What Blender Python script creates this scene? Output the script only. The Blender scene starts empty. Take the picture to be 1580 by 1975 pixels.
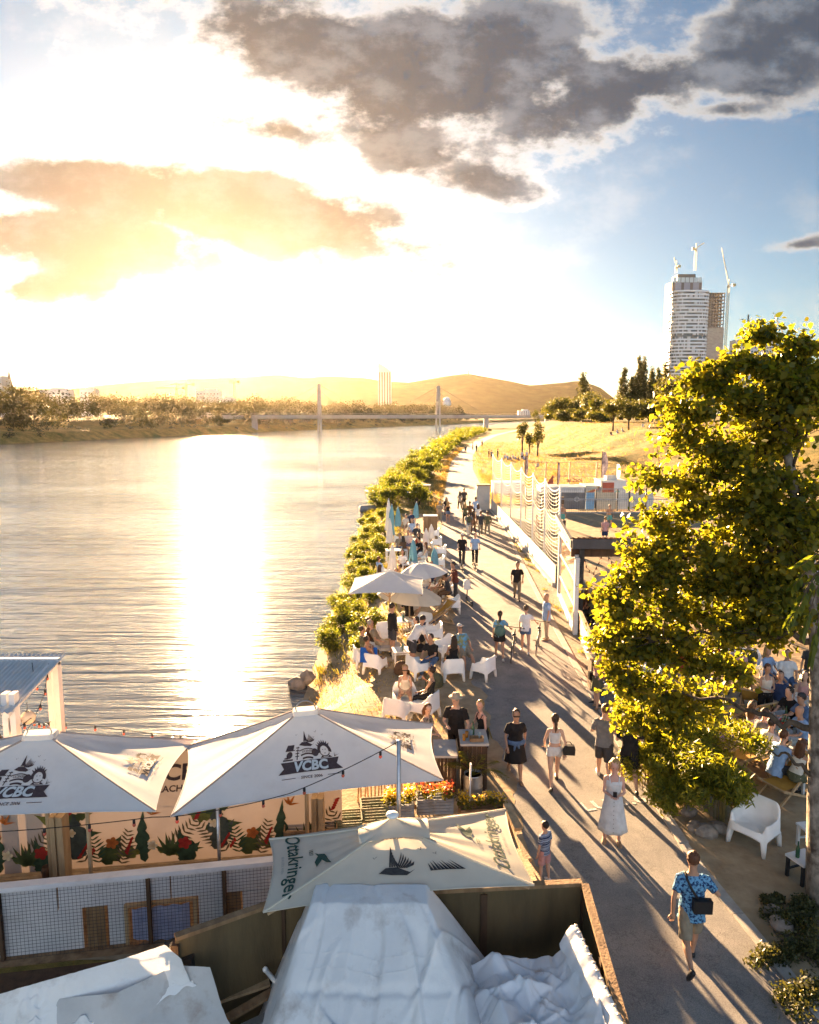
import bpy, bmesh, math, random
import numpy as np
from mathutils import Vector, Matrix, noise as mnoise
R = math.radians
sc = bpy.context.scene
COL = sc.collection
# ---------------------------------------------------------------- camera
F, H = 1400.0, 8.2                    # focal length in photo pixels (1580 wide), eye height above the path
PITCH = math.atan(187.5 / F)
cd = bpy.data.cameras.new('camera'); cam = bpy.data.objects.new('camera', cd); COL.objects.link(cam)
cam.location = (0, 0, H); cam.rotation_euler = (math.pi/2 - PITCH, 0, 0)
cd.sensor_fit = 'VERTICAL'; cd.sensor_height = 36.0; cd.lens = 36.0 * F / 1975.0
cd.clip_start = 0.1; cd.clip_end = 30000
sc.camera = cam
def at(px, py, z=0.0):
    """the place in the world at height z seen at photo position px, py"""
    xc = (px-790)/F; yc = (987.5-py)/F
    dy = math.cos(PITCH)+yc*math.sin(PITCH); dz = yc*math.cos(PITCH)-math.sin(PITCH)
    t = (z-H)/dz
    return Vector((xc*t, dy*t, z))
def atd(px, py, Y):
    """the place in the world at depth Y seen at photo position px, py"""
    xc = (px-790)/F; yc = (987.5-py)/F
    dy = math.cos(PITCH)+yc*math.sin(PITCH); dz = yc*math.cos(PITCH)-math.sin(PITCH)
    t = Y/dy
    return Vector((xc*t, Y, H+dz*t))
def skyuv(px, py):
    xc = (px-790)/F; yc = (987.5-py)/F
    dy = math.cos(PITCH)+yc*math.sin(PITCH); dz = yc*math.cos(PITCH)-math.sin(PITCH)
    return xc/dy, dz/dy
# ---------------------------------------------------------------- sun, sky, exposure
SUN_AZ = math.atan2(425-790, F)       # left of the view axis
SUN_EL = R(9.0)
SUN_DIR = Vector((math.sin(SUN_AZ)*math.cos(SUN_EL), math.cos(SUN_AZ)*math.cos(SUN_EL), math.sin(SUN_EL)))
sl = bpy.data.lights.new('sun', 'SUN'); sl.energy = 3.1; sl.angle = R(0.6); sl.color = (1.0, 0.64, 0.33)
so = bpy.data.objects.new('sun', sl); COL.objects.link(so)
so.rotation_euler = SUN_DIR.to_track_quat('Z', 'Y').to_euler()
sc.view_settings.view_transform = 'Standard'; sc.view_settings.look = 'None'
sc.view_settings.gamma = 1.0; sc.view_settings.exposure = 4.2
sc.cycles.use_denoising = True
sc.cycles.max_bounces = 8; sc.cycles.diffuse_bounces = 2; sc.cycles.glossy_bounces = 3
sc.cycles.transmission_bounces = 4; sc.cycles.transparent_max_bounces = 12; sc.cycles.volume_bounces = 0
sc.cycles.caustics_reflective = False; sc.cycles.caustics_refractive = False
sc.cycles.sample_clamp_indirect = 6.0
sc.cycles.use_light_tree = False
world = bpy.data.worlds.new('World'); sc.world = world; world.use_nodes = True
world.cycles.sampling_method = 'MANUAL'; world.cycles.sample_map_resolution = 512
def build_sky():
    nt = world.node_tree; N = nt.nodes; L = nt.links; N.clear()
    def mth(op, a, b=None, c=None):
        n = N.new('ShaderNodeMath'); n.operation = op
        for i, v in enumerate((a, b, c)):
            if v is None: continue
            if isinstance(v, (int, float)): n.inputs[i].default_value = v
            else: L.new(v, n.inputs[i])
        return n.outputs[0]
    def mix(f, a, b, mode='MIX'):
        n = N.new('ShaderNodeMix'); n.data_type = 'RGBA'; n.blend_type = mode
        for s, v in ((0, f), (6, a), (7, b)):
            if isinstance(v, (int, float)): n.inputs[s].default_value = v
            elif isinstance(v, tuple): n.inputs[s].default_value = (*v, 1)
            else: L.new(v, n.inputs[s])
        return n.outputs[2]
    def sstep(x, e0, e1):
        n = N.new('ShaderNodeMapRange'); n.interpolation_type = 'SMOOTHSTEP'
        L.new(x, n.inputs[0]); n.inputs[1].default_value = e0; n.inputs[2].default_value = e1
        return n.outputs[0]
    tc = N.new('ShaderNodeTexCoord'); sep = N.new('ShaderNodeSeparateXYZ'); L.new(tc.outputs['Generated'], sep.inputs[0])
    x, y, z = sep.outputs
    ay = mth('MAXIMUM', mth('ABSOLUTE', y), 0.08)
    u = mth('DIVIDE', x, ay); v = mth('DIVIDE', z, ay)
    uv = N.new('ShaderNodeCombineXYZ'); L.new(u, uv.inputs[0]); L.new(mth('MULTIPLY', v, 1.7), uv.inputs[1])
    uvp = N.new('ShaderNodeCombineXYZ'); L.new(u, uvp.inputs[0]); L.new(v, uvp.inputs[1])
    def fbm(scale, det, rough, off):
        n = N.new('ShaderNodeTexNoise'); n.noise_dimensions = '2D'; n.inputs['Scale'].default_value = scale; n.inputs['Detail'].default_value = det
        n.inputs['Roughness'].default_value = rough
        m = N.new('ShaderNodeVectorMath'); m.operation = 'ADD'; L.new(uv.outputs[0], m.inputs[0]); m.inputs[1].default_value = off
        L.new(m.outputs[0], n.inputs['Vector']); return n.outputs['Fac']
    sky = N.new('ShaderNodeTexSky'); sky.sky_type = 'NISHITA'; sky.sun_disc = False
    sky.sun_elevation = SUN_EL; sky.sun_rotation = SUN_AZ
    sky.air_density = 1.0; sky.dust_density = 0.4; sky.ozone_density = 2.5; sky.altitude = 150
    sundot = N.new('ShaderNodeVectorMath'); sundot.operation = 'DOT_PRODUCT'
    L.new(tc.outputs['Generated'], sundot.inputs[0]); sundot.inputs[1].default_value = SUN_DIR
    sd = mth('MAXIMUM', sundot.outputs['Value'], 0.0)
    base = mix(1.0, sky.outputs[0], (SKYG[0], SKYG[1], SKYG[2]), 'MULTIPLY')
    # hazy air round a low sun: broad pale aureole and a tight golden one
    def add(a, col, k): 
        n = N.new('ShaderNodeVectorMath'); n.operation = 'MULTIPLY_ADD'
        cn = N.new('ShaderNodeCombineXYZ')
        for i in range(3): L.new(mth('MULTIPLY', k, col[i]), cn.inputs[i])
        n.inputs[1].default_value = (1, 1, 1)
        L.new(cn.outputs[0], n.inputs[0]); L.new(a, n.inputs[2]); return n.outputs[0]
    aur = mth('MULTIPLY', mth('POWER', sd, 6.0), mth('POWER', mth('SUBTRACT', 1.0, mth('MINIMUM', mth('ABSOLUTE', z), 1.0)), 1.6)); aur2 = mth('POWER', sd, 45.0); aur3 = mth('POWER', sd, 900.0)
    low = mth('POWER', mth('SUBTRACT', 1.0, mth('MINIMUM', mth('ABSOLUTE', z), 1.0)), 6.0)
    base = add(base, (2.1, 2.0, 1.8), aur)
    base = add(base, (2.2, 1.9, 1.3), aur2)
    base = add(base, (14.0, 10.0, 5.0), aur3)
    base = add(base, (0.75, 0.70, 0.60), low)
    # clouds: two banks and scattered shreds
    big = fbm(3.1, 6, 0.62, (3.3, 1.1, 0.4)); fine = fbm(11.0, 6, 0.66, (0.2, 5.1, 2.0))
    mask = None
    for (cx, cy, rx, ry, rot, w) in CLOUDS:
        u0, v0 = skyuv(cx, cy); ux, _ = skyuv(cx+rx, cy); _, vy = skyuv(cx, cy-ry)
        a_, b_ = abs(ux-u0), abs(vy-v0)
        mp = N.new('ShaderNodeMapping'); mp.vector_type = 'TEXTURE'; L.new(uvp.outputs[0], mp.inputs[0])
        mp.inputs['Location'].default_value = (u0, v0, 0); mp.inputs['Rotation'].default_value = (0, 0, R(rot)); mp.inputs['Scale'].default_value = (a_, b_, 1)
        ln = N.new('ShaderNodeVectorMath'); ln.operation = 'LENGTH'; L.new(mp.outputs[0], ln.inputs[0])
        e = mth('MULTIPLY_ADD', ln.outputs['Value'], -.72*w, 1.22*w)
        mask = e if mask is None else mth('SMOOTH_MAX', mask, e, 0.12)
    front = sstep(mth('MULTIPLY', sundot.outputs['Value'], -1.0), -0.35, 0.45)  # weight of the unseen sky away from the sun
    mask = mth('MAXIMUM', mask, mth('MULTIPLY_ADD', front, 0.5, -0.35))  # extra cloud cover out of view, added as fill light
    dens = mth('ADD', mth('ADD', mask, mth('MULTIPLY', mth('SUBTRACT', big, 0.5), 2.1)), mth('MULTIPLY', mth('SUBTRACT', fine, 0.5), 1.1))
    cover = sstep(dens, 0.20, 0.62); core = sstep(dens, 0.34, 0.80)
    cirr = mth('MULTIPLY', sstep(mth('ADD', fbm(5.0, 5, 0.65, (7.7, 2.2, 1.0)), mth('MULTIPLY', aur, 0.10)), 0.52, 0.80), 0.32)
    rimk = mth('ADD', 0.25, mth('MULTIPLY', aur, 1.0))
    n = N.new('ShaderNodeCombineXYZ')
    for i, c_ in enumerate((5.6, 5.3, 4.9)): L.new(mth('MULTIPLY', rimk, c_), n.inputs[i])
    rim = n.outputs[0]
    lump = sstep(mth('SUBTRACT', mth('ADD', fine, mth('MULTIPLY', big, 0.25)), mth('MULTIPLY', dens, 0.10)), 0.46, 0.72)
    dark = mix(lump, (0.18, 0.25, 0.36), (0.62, 0.70, 0.82))
    dark = add(dark, (0.55, 0.28, 0.06), mth('POWER', sd, 34.0))
    # sun-facing clouds out of view, added and brightened to lift the shade
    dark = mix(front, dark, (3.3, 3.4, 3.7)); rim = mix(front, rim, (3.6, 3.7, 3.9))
    ccol = mix(core, rim, dark)
    col = mix(cirr, base, rim)
    col = mix(mth('MULTIPLY', cover, 0.96), col, ccol)
    sc_ = mth('MULTIPLY_ADD', front, 0.55, 0.45); vs = N.new('ShaderNodeVectorMath'); vs.operation = 'SCALE'; L.new(col, vs.inputs[0]); L.new(sc_, vs.inputs['Scale']); col = vs.outputs[0]  # sunward sky dimmed, unseen side kept bright for fill
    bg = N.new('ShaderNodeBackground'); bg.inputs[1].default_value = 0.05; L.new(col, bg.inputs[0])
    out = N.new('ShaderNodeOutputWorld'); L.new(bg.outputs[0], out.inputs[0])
SKYG = (0.13, 0.225, 0.27)
CLOUDS = [  # photo x, y, half width, half height, tilt, weight
    (540, 80, 300, 130, -20, 1.1), (860, 150, 330, 120, 2, 1.15), (1180, 180, 280, 90, 16, 1.1), (800, 280, 170, 90, -8, .85),
    (1490, 90, 190, 110, 14, 1.1), (900, 340, 120, 45, -8, .78), (560, 250, 120, 45, -12, .78),
    (150, 360, 320, 62, -6, 1.15), (480, 400, 330, 62, -9, 1.15), (100, 460, 260, 75, -4, 1.1), (70, 555, 190, 42, 8, 1.05),
    (1400, 210, 120, 26, 4, .8), (1560, 470, 80, 16, 8, .86)]
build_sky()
# ---------------------------------------------------------------- mesh helpers
class MB:
    def __init__(s): s.v = []; s.f = []; s.m = []
    def add(s, vs, fs, m=0):
        o = len(s.v); s.v.extend([tuple(p) for p in vs]); s.f.extend([tuple(i+o for i in f) for f in fs]); s.m.extend([m]*len(fs)); return s
    def box(s, c, d, m=0, rz=0.0, M=None):
        x, y, z = d[0]/2, d[1]/2, d[2]/2; ca, sa = math.cos(rz), math.sin(rz)
        vs = []
        for i in (-1, 1):
            for j in (-1, 1):
                for k in (-1, 1):
                    p = (i*x*ca-j*y*sa, i*x*sa+j*y*ca, k*z)
                    if M is not None: p = M @ Vector(p)
                    vs.append((p[0]+c[0], p[1]+c[1], p[2]+c[2]))
        return s.add(vs, [(0,1,3,2),(4,6,7,5),(0,4,5,1),(2,3,7,6),(0,2,6,4),(1,5,7,3)], m)
    def bar(s, a, b, w, h=None, m=0, up=(0,0,1)):
        """a square bar from a to b"""
        a = Vector(a); b = Vector(b); h = h or w; d = (b-a).normalized(); u = Vector(up)
        if abs(d.dot(u)) > .98: u = Vector((1,0,0))
        sx = d.cross(u).normalized(); sy = sx.cross(d)
        vs = [p+sx*i*w/2+sy*j*h/2 for p in (a, b) for i, j in ((-1,-1),(1,-1),(1,1),(-1,1))]
        return s.add(vs, [(0,3,2,1),(4,5,6,7),(0,1,5,4),(1,2,6,5),(2,3,7,6),(3,0,4,7)], m)
    def tube(s, pts, rad, n=8, m=0, cap=True, flat=None):
        pts = [Vector(p) for p in pts]; k = len(pts)
        if isinstance(rad, (int, float)): rad = [rad]*k
        rings = []; ref = None
        for i in range(k):
            d = (pts[min(i+1, k-1)]-pts[max(i-1, 0)]).normalized()
            if ref is None:
                ref = Vector((1,0,0)) if abs(d.x) < .9 else Vector((0,1,0))
            sx = (ref - d*ref.dot(d)).normalized(); sy = d.cross(sx); ref = sx
            r = rad[i]; rx, ry = (r if isinstance(r, tuple) else (r, r))
            rings.append([pts[i]+sx*rx*math.cos(2*math.pi*j/n)+sy*ry*math.sin(2*math.pi*j/n) for j in range(n)])
        return s.loft(rings, m, cap)
    def loft(s, rings, m=0, cap=True, closed=True):
        n = len(rings[0]); vs = [p for r in rings for p in r]; fs = []
        for i in range(len(rings)-1):
            for j in range(n if closed else n-1):
                a = i*n+j; b = i*n+(j+1) % n; fs.append((a, b, b+n, a+n))
        if cap and closed:
            fs.append(tuple(range(n-1, -1, -1))); o = (len(rings)-1)*n; fs.append(tuple(o+j for j in range(n)))
        return s.add(vs, fs, m)
    def lathe(s, prof, n=16, c=(0,0,0), m=0, cap=True):
        return s.loft([[(c[0]+r*math.cos(2*math.pi*j/n), c[1]+r*math.sin(2*math.pi*j/n), c[2]+z) for j in range(n)] for r, z in prof], m, cap)
    def ball(s, c, r, n=10, k=7, m=0):
        rx, ry, rz = r if isinstance(r, tuple) else (r, r, r)
        rings = []
        for i in range(k+1):
            t = math.pi*(i/k)*.98+.03; rings.append([(c[0]+rx*math.sin(t)*math.cos(2*math.pi*j/n), c[1]+ry*math.sin(t)*math.sin(2*math.pi*j/n), c[2]-rz*math.cos(t)) for j in range(n)])
        return s.loft(rings, m)
    def grid(s, P, m=0):
        """P[i][j] rows of points"""
        n = len(P[0]); vs = [p for r in P for p in r]
        return s.add(vs, [(i*n+j, i*n+j+1, (i+1)*n+j+1, (i+1)*n+j) for i in range(len(P)-1) for j in range(n-1)], m)
    def mesh(s, name):
        me = bpy.data.meshes.new(name); me.from_pydata(s.v, [], s.f)
        if any(s.m): me.polygons.foreach_set('material_index', s.m)
        return me
def link(name, me, mats, parent=None, smooth=False):
    o = bpy.data.objects.new(name, me); COL.objects.link(o)
    if mats is not None and len(me.materials) == 0:
        for m in (mats if isinstance(mats, (list, tuple)) else [mats]): me.materials.append(m)
    if smooth: me.polygons.foreach_set('use_smooth', [True]*len(me.polygons))
    if parent: o.parent = parent
    return o
def build(mb, name, mats, parent=None, smooth=False):
    return link(name, mb.mesh(name), mats, parent, smooth)
def fast_mesh(name, V, Fq, mat=None):
    """numpy vertices (n,3) and equal-sided faces (m,k)"""
    me = bpy.data.meshes.new(name); k = Fq.shape[1]
    me.vertices.add(len(V)); me.vertices.foreach_set('co', np.ascontiguousarray(V, dtype=np.float32).ravel())
    me.loops.add(Fq.size); me.loops.foreach_set('vertex_index', np.ascontiguousarray(Fq, dtype=np.int32).ravel())
    me.polygons.add(len(Fq)); me.polygons.foreach_set('loop_start', np.arange(0, Fq.size, k, dtype=np.int32))
    me.polygons.foreach_set('loop_total', np.full(len(Fq), k, dtype=np.int32))
    me.update(calc_edges=True)
    if mat: me.materials.append(mat)
    return me
def tag(o, label=None, cat=None, group=None, kind=None):
    if label: o['label'] = label
    if cat: o['category'] = cat
    if group: o['group'] = group
    if kind: o['kind'] = kind
    return o
def thing(name, label, cat, loc=(0,0,0), rz=0.0, group=None):
    o = bpy.data.objects.new(name, None); COL.objects.link(o); o.location = loc; o.rotation_euler = (0, 0, rz); o.empty_display_size = .2
    return tag(o, label, cat, group)
def copy_tree(o, parent=None):
    c = o.copy(); COL.objects.link(c)
    if parent: c.parent = parent
    for ch in list(o.children): copy_tree(ch, c)
    return c
def autosmooth(o, ang=35):
    me = o.data; bm = bmesh.new(); bm.from_mesh(me)
    for f in bm.faces: f.smooth = True
    for e in bm.edges:
        if len(e.link_faces) == 2 and e.calc_face_angle(0) > R(ang): e.smooth = False
    bm.to_mesh(me); bm.free(); return o
# ---------------------------------------------------------------- materials
MATS = {}
def nodes(name):
    m = bpy.data.materials.new(name); m.use_nodes = True; nt = m.node_tree
    return m, nt.nodes, nt.links, nt.nodes['Principled BSDF']
def mat(name, col, rough=.7, col2=None, scale=6.0, bump=0.0, bscale=40.0, metal=0.0, detail=6, stretch=(1,1,1), spec=.3, trans=0.0, dirt=None, emit=None, coord='Object', lo=.35, hi=.65):
    """colour broken up by noise, relief, optional light passing through (cloth, leaves), optional dirt colour in patches"""
    if name in MATS: return MATS[name]
    m, N, L, p = nodes(name)
    p.inputs['Roughness'].default_value = rough; p.inputs['Metallic'].default_value = metal
    p.inputs['Specular IOR Level'].default_value = spec
    tc = N.new('ShaderNodeTexCoord'); mp = N.new('ShaderNodeMapping'); mp.inputs['Scale'].default_value = stretch
    L.new(tc.outputs[coord], mp.inputs[0])
    col2 = col2 or tuple(c*.78 for c in col)
    nz = N.new('ShaderNodeTexNoise'); nz.inputs['Scale'].default_value = scale; nz.inputs['Detail'].default_value = detail; nz.inputs['Roughness'].default_value = .6
    L.new(mp.outputs[0], nz.inputs[0])
    rp = N.new('ShaderNodeValToRGB'); rp.color_ramp.elements[0].position = lo; rp.color_ramp.elements[1].position = hi
    rp.color_ramp.elements[0].color = (*col2, 1); rp.color_ramp.elements[1].color = (*col, 1)
    L.new(nz.outputs[0], rp.inputs[0]); cs = rp.outputs[0]
    if dirt:
        dcol, dscale, lo_, hi_ = dirt
        n2 = N.new('ShaderNodeTexNoise'); n2.inputs['Scale'].default_value = dscale; n2.inputs['Detail'].default_value = 8; n2.inputs['Roughness'].default_value = .65
        L.new(tc.outputs[coord], n2.inputs[0]); mr = N.new('ShaderNodeMapRange'); L.new(n2.outputs[0], mr.inputs[0]); mr.inputs[1].default_value = lo_; mr.inputs[2].default_value = hi_
        mx = N.new('ShaderNodeMix'); mx.data_type = 'RGBA'; L.new(mr.outputs[0], mx.inputs[0]); L.new(cs, mx.inputs[6]); mx.inputs[7].default_value = (*dcol, 1); cs = mx.outputs[2]
    L.new(cs, p.inputs['Base Color'])
    if bump:
        nb = N.new('ShaderNodeTexNoise'); nb.inputs['Scale'].default_value = bscale; nb.inputs['Detail'].default_value = 5; L.new(mp.outputs[0], nb.inputs[0])
        b = N.new('ShaderNodeBump'); b.inputs['Strength'].default_value = min(1.0, bump); b.inputs['Distance'].default_value = .02; L.new(nb.outputs[0], b.inputs['Height']); L.new(b.outputs[0], p.inputs['Normal'])
    if trans:
        t = N.new('ShaderNodeBsdfTranslucent'); L.new(cs, t.inputs[0]); ms = N.new('ShaderNodeMixShader'); ms.inputs[0].default_value = trans
        L.new(p.outputs[0], ms.inputs[1]); L.new(t.outputs[0], ms.inputs[2]); L.new(ms.outputs[0], N['Material Output'].inputs[0])
    if emit:
        p.inputs['Emission Color'].default_value = (*emit[0], 1); p.inputs['Emission Strength'].default_value = emit[1]
    MATS[name] = m; return m
def leaf_mat(name, c0, c1, trans=.5, tcol=None, rough=.5):
    if name in MATS: return MATS[name]
    m, N, L, p = nodes(name); p.inputs['Roughness'].default_value = rough; p.inputs['Specular IOR Level'].default_value = .35
    g = N.new('ShaderNodeNewGeometry'); rp = N.new('ShaderNodeValToRGB')
    rp.color_ramp.elements[0].color = (*c0, 1); rp.color_ramp.elements[1].color = (*c1, 1)
    L.new(g.outputs['Random Per Island'], rp.inputs[0]); L.new(rp.outputs[0], p.inputs['Base Color'])
    t = N.new('ShaderNodeBsdfTranslucent')
    mx = N.new('ShaderNodeMix'); mx.data_type = 'RGBA'; mx.blend_type = 'MULTIPLY'; mx.inputs[0].default_value = 1; L.new(rp.outputs[0], mx.inputs[6]); mx.inputs[7].default_value = (*(tcol or (2.2, 1.9, .8)), 1)
    L.new(mx.outputs[2], t.inputs[0]); ms = N.new('ShaderNodeMixShader'); ms.inputs[0].default_value = trans
    L.new(p.outputs[0], ms.inputs[1]); L.new(t.outputs[0], ms.inputs[2]); L.new(ms.outputs[0], N['Material Output'].inputs[0])
    MATS[name] = m; return m
WHITE_PLASTIC = mat('white_plastic', (.80, .80, .78), .42, (.74, .74, .72), 5, spec=.4)
WOOD = mat('weathered_wood', (.30, .19, .10), .75, (.16, .095, .05), 5, .35, 30, stretch=(1, 1, .15))
WOOD_LIGHT = mat('pale_wood', (.46, .32, .18), .7, (.30, .20, .11), 6, .3, 30, stretch=(1, 1, .2))
WOOD_DARK = mat('dark_wood', (.10, .055, .03), .7, (.05, .028, .016), 5, .3, 30, stretch=(1, 1, .2))
STEEL = mat('galvanised_steel', (.45, .46, .48), .38, (.33, .34, .36), 8, metal=.85)
DARK_METAL = mat('dark_metal', (.05, .05, .055), .45, (.03, .03, .03), 8, metal=.5)
BLACK = mat('black_plastic', (.018, .018, .02), .5, (.012, .012, .013), 20)
GLASS = mat('bottle_glass', (.04, .13, .06), .12, (.03, .09, .05), 6, spec=.6)
# ---------------------------------------------------------------- the land
WATER_Z = -1.5
NB = ((-300, -15), (0, -15), (14, -13), (17, -9.5), (19.5, -5.2), (22.5, -3.8), (24.3, -3.62), (35, -3.86), (71, -4.6), (130, -1.4), (250, 11), (430, 28), (620, 70), (812, 125), (1100, 240), (1700, 520), (6000, 2700))
FB = ((-3000, -900), (-200, -270), (0, -210), (130, -170), (241, -135.6), (320, -111.5), (492, -60.5), (812, 63), (1100, 180), (1700, 440), (6000, 2500))
TOE = ((-300, 60), (50, 46), (80, 32), (115, 26), (150, 25), (190, 26), (250, 33), (300, 41), (430, 72), (620, 125), (1100, 310), (1700, 600), (6000, 2900))
CREST = ((-300, 85), (50, 72), (80, 58), (115, 50), (155, 49), (257, 51), (300, 60), (430, 92), (620, 145), (1100, 340), (1700, 640), (6000, 3000))
PATH_R = ((-20, 5.8), (6, 5.7), (8.85, 5.56), (12.4, 5.18), (16.1, 5.17), (23.5, 5.4), (31.4, 5.75), (45.65, 6.45), (67.6, 7.54), (110, 9.6), (145, 12.6), (178.7, 16.55), (230, 24), (291, 35.1), (380, 56), (500, 90))
PATH_L = ((-20, 1.4), (6, 1.5), (10.6, 2.15), (14.3, 2.2), (18.4, 2.1), (23.8, 1.76), (29.65, 1.7), (40.6, 1.92), (57.3, 2.45), (76.8, 3.7), (110, 6.0), (128.75, 7.5), (178.7, 13.3), (230, 20.8), (291, 32), (380, 53), (500, 87))
def itp(tab, y):
    return np.interp(y, [a for a, b in tab], [b for a, b in tab])
def sm(t): t = np.clip(t, 0, 1); return t*t*(3-2*t)
def _n(x, y, s):      # cheap smooth undulation
    return (np.sin(x/s+1.3*np.sin(y/s*.7))+np.sin(y/s*1.13+1.7*np.sin(x/s*.6+2)))*.5
def height(X, Y):
    X = np.asarray(X, float); Y = np.asarray(Y, float)
    nb = itp(NB, Y); fb = itp(FB, Y); toe = itp(TOE, Y); cr = itp(CREST, Y)
    w = np.where(Y < 60, 3.6, 4.0)
    s = X-nb
    z = -1.5 + 1.5*sm(s/w) + np.minimum(s, 0)*.45
    z = z + 6.0*sm((X-toe)/(cr-toe)) + (.35*_n(X, Y, 9)+.2*_n(X, Y, 3.5))*sm((X-toe)/6)
    left = -1.5 + 3.2*sm((fb-X)/9) + 4.5*sm((fb-X-6)/50) + .6*_n(X, Y, 22)*sm((fb-X)/12) - np.maximum(X-fb, 0)*.45
    z = np.where(X < (nb+fb)/2, left, z)
    z = np.maximum(z, -6)
    return z
def hz(x, y): return float(height(x, y))
def axis(lo, hi, n, k):
    t = np.linspace(np.arcsinh(lo/k), np.arcsinh(hi/k), n); return np.sinh(t)*k
gx = axis(-7000, 7000, 520, 14); gy = axis(-2500, 7500, 520, 22)+14
GX, GY = np.meshgrid(gx, gy); GZ = height(GX, GY)
def ground_material():
    m, N, L, p = nodes('dry_meadow_ground'); p.inputs['Roughness'].default_value = .95; p.inputs['Specular IOR Level'].default_value = .1
    tc = N.new('ShaderNodeTexCoord')
    def nz(scale, det=6, st=(1, 1, 1)):
        mp = N.new('ShaderNodeMapping'); mp.inputs['Scale'].default_value = st; L.new(tc.outputs['Object'], mp.inputs[0])
        n = N.new('ShaderNodeTexNoise'); n.inputs['Scale'].default_value = scale; n.inputs['Detail'].default_value = det; n.inputs['Roughness'].default_value = .65; L.new(mp.outputs[0], n.inputs[0]); return n.outputs[0]
    def ramp(f, a, b, lo, hi):
        r = N.new('ShaderNodeValToRGB'); r.color_ramp.elements[0].position = lo; r.color_ramp.elements[1].position = hi; r.color_ramp.elements[0].color = (*a, 1); r.color_ramp.elements[1].color = (*b, 1); L.new(f, r.inputs[0]); return r.outputs[0]
    def mx(f, a, b):
        n = N.new('ShaderNodeMix'); n.data_type = 'RGBA'; L.new(f, n.inputs[0]); L.new(a, n.inputs[6]); L.new(b, n.inputs[7]); return n.outputs[2]
    c1 = ramp(nz(.35), (.16, .13, .035), (.42, .27, .085), .38, .62)
    c2 = ramp(nz(2.5, 8, (1, .5, 1)), (.10, .095, .025), (.36, .24, .08), .35, .7)
    h = N.new('ShaderNodeMath'); h.operation = 'MULTIPLY'; h.inputs[0].default_value = .5; h.inputs[1].default_value = 1
    col = mx(h.outputs[0], c1, c2)
    n3 = nz(.12, 4); mr = N.new('ShaderNodeMapRange'); L.new(n3, mr.inputs[0]); mr.inputs[1].default_value = .5; mr.inputs[2].default_value = .66
    col = mx(mr.outputs[0], col, ramp(nz(3), (.055, .07, .018), (.14, .14, .035), .3, .7))
    L.new(col, p.inputs['Base Color'])
    b = N.new('ShaderNodeBump'); b.inputs['Strength'].default_value = .9; b.inputs['Distance'].default_value = .12; L.new(nz(5, 8), b.inputs['Height']); L.new(b.outputs[0], p.inputs['Normal'])
    return m
idx = np.arange(GX.size).reshape(GX.shape)
FQ = np.stack([idx[:-1, :-1], idx[:-1, 1:], idx[1:, 1:], idx[1:, :-1]], -1).reshape(-1, 4)
gme = fast_mesh('ground', np.stack([GX, GY, GZ], -1).reshape(-1, 3), FQ, ground_material())
ground = tag(link('ground', gme, None, smooth=True), kind='structure')
# water ---------------------------------------------------------
def water_material():
    m, N, L, p = nodes('river_water'); p.inputs['Base Color'].default_value = (.095, .10, .10, 1); p.inputs['Roughness'].default_value = .085; p.inputs['IOR'].default_value = 1.9
    p.inputs['Specular IOR Level'].default_value = .5
    tc = N.new('ShaderNodeTexCoord'); hs = None
    for sc_, st, w, rot in ((.16, (.22, 2.4, 1), .9, 4), (.5, (.22, 2.8, 1), .72, -3), (1.5, (.30, 2.6, 1), .30, 5), (4.6, (.6, 2.0, 1), .07, 0)):
        mp = N.new('ShaderNodeMapping'); mp.inputs['Scale'].default_value = st; mp.inputs['Rotation'].default_value = (0, 0, R(rot)); L.new(tc.outputs['Object'], mp.inputs[0])
        n = N.new('ShaderNodeTexNoise'); n.inputs['Scale'].default_value = sc_; n.inputs['Detail'].default_value = 3; n.inputs['Distortion'].default_value = .6; L.new(mp.outputs[0], n.inputs[0])
        k = N.new('ShaderNodeMath'); k.operation = 'MULTIPLY_ADD'; L.new(n.outputs[0], k.inputs[0]); k.inputs[1].default_value = w
        if hs is None: k.inputs[2].default_value = 0
        else: L.new(hs, k.inputs[2])
        hs = k.outputs[0]
    wn = N.new('ShaderNodeTexNoise'); wn.inputs['Scale'].default_value = .03; wn.inputs['Detail'].default_value = 3; mpw = N.new('ShaderNodeMapping'); mpw.inputs['Scale'].default_value = (.6, 1.6, 1); L.new(tc.outputs['Object'], mpw.inputs[0]); L.new(mpw.outputs[0], wn.inputs[0])
    wr = N.new('ShaderNodeMapRange'); L.new(wn.outputs[0], wr.inputs[0]); wr.inputs[1].default_value = .32; wr.inputs[2].default_value = .68; wr.inputs[3].default_value = .55; wr.inputs[4].default_value = 1.35
    wm = N.new('ShaderNodeMath'); wm.operation = 'MULTIPLY'; L.new(hs, wm.inputs[0]); L.new(wr.outputs[0], wm.inputs[1]); hs = wm.outputs[0]
    b = N.new('ShaderNodeBump'); b.inputs['Strength'].default_value = 1.0; b.inputs['Distance'].default_value = WAVE; L.new(hs, b.inputs['Height']); L.new(b.outputs[0], p.inputs['Normal'])
    return m
WAVE = .16
ys = np.array([-290, -150, 0, 60, 120, 200, 300, 400, 520, 700, 900, 1400, 2500, 5900.])
P = [[(float(itp(FB, y))-60, y, WATER_Z), (float(itp(FB, y)*.5+itp(NB, y)*.5), y, WATER_Z), (float(itp(NB, y))+30, y, WATER_Z)] for y in ys]
tag(build(MB().grid(P), 'river_water', water_material()), kind='structure')
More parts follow.
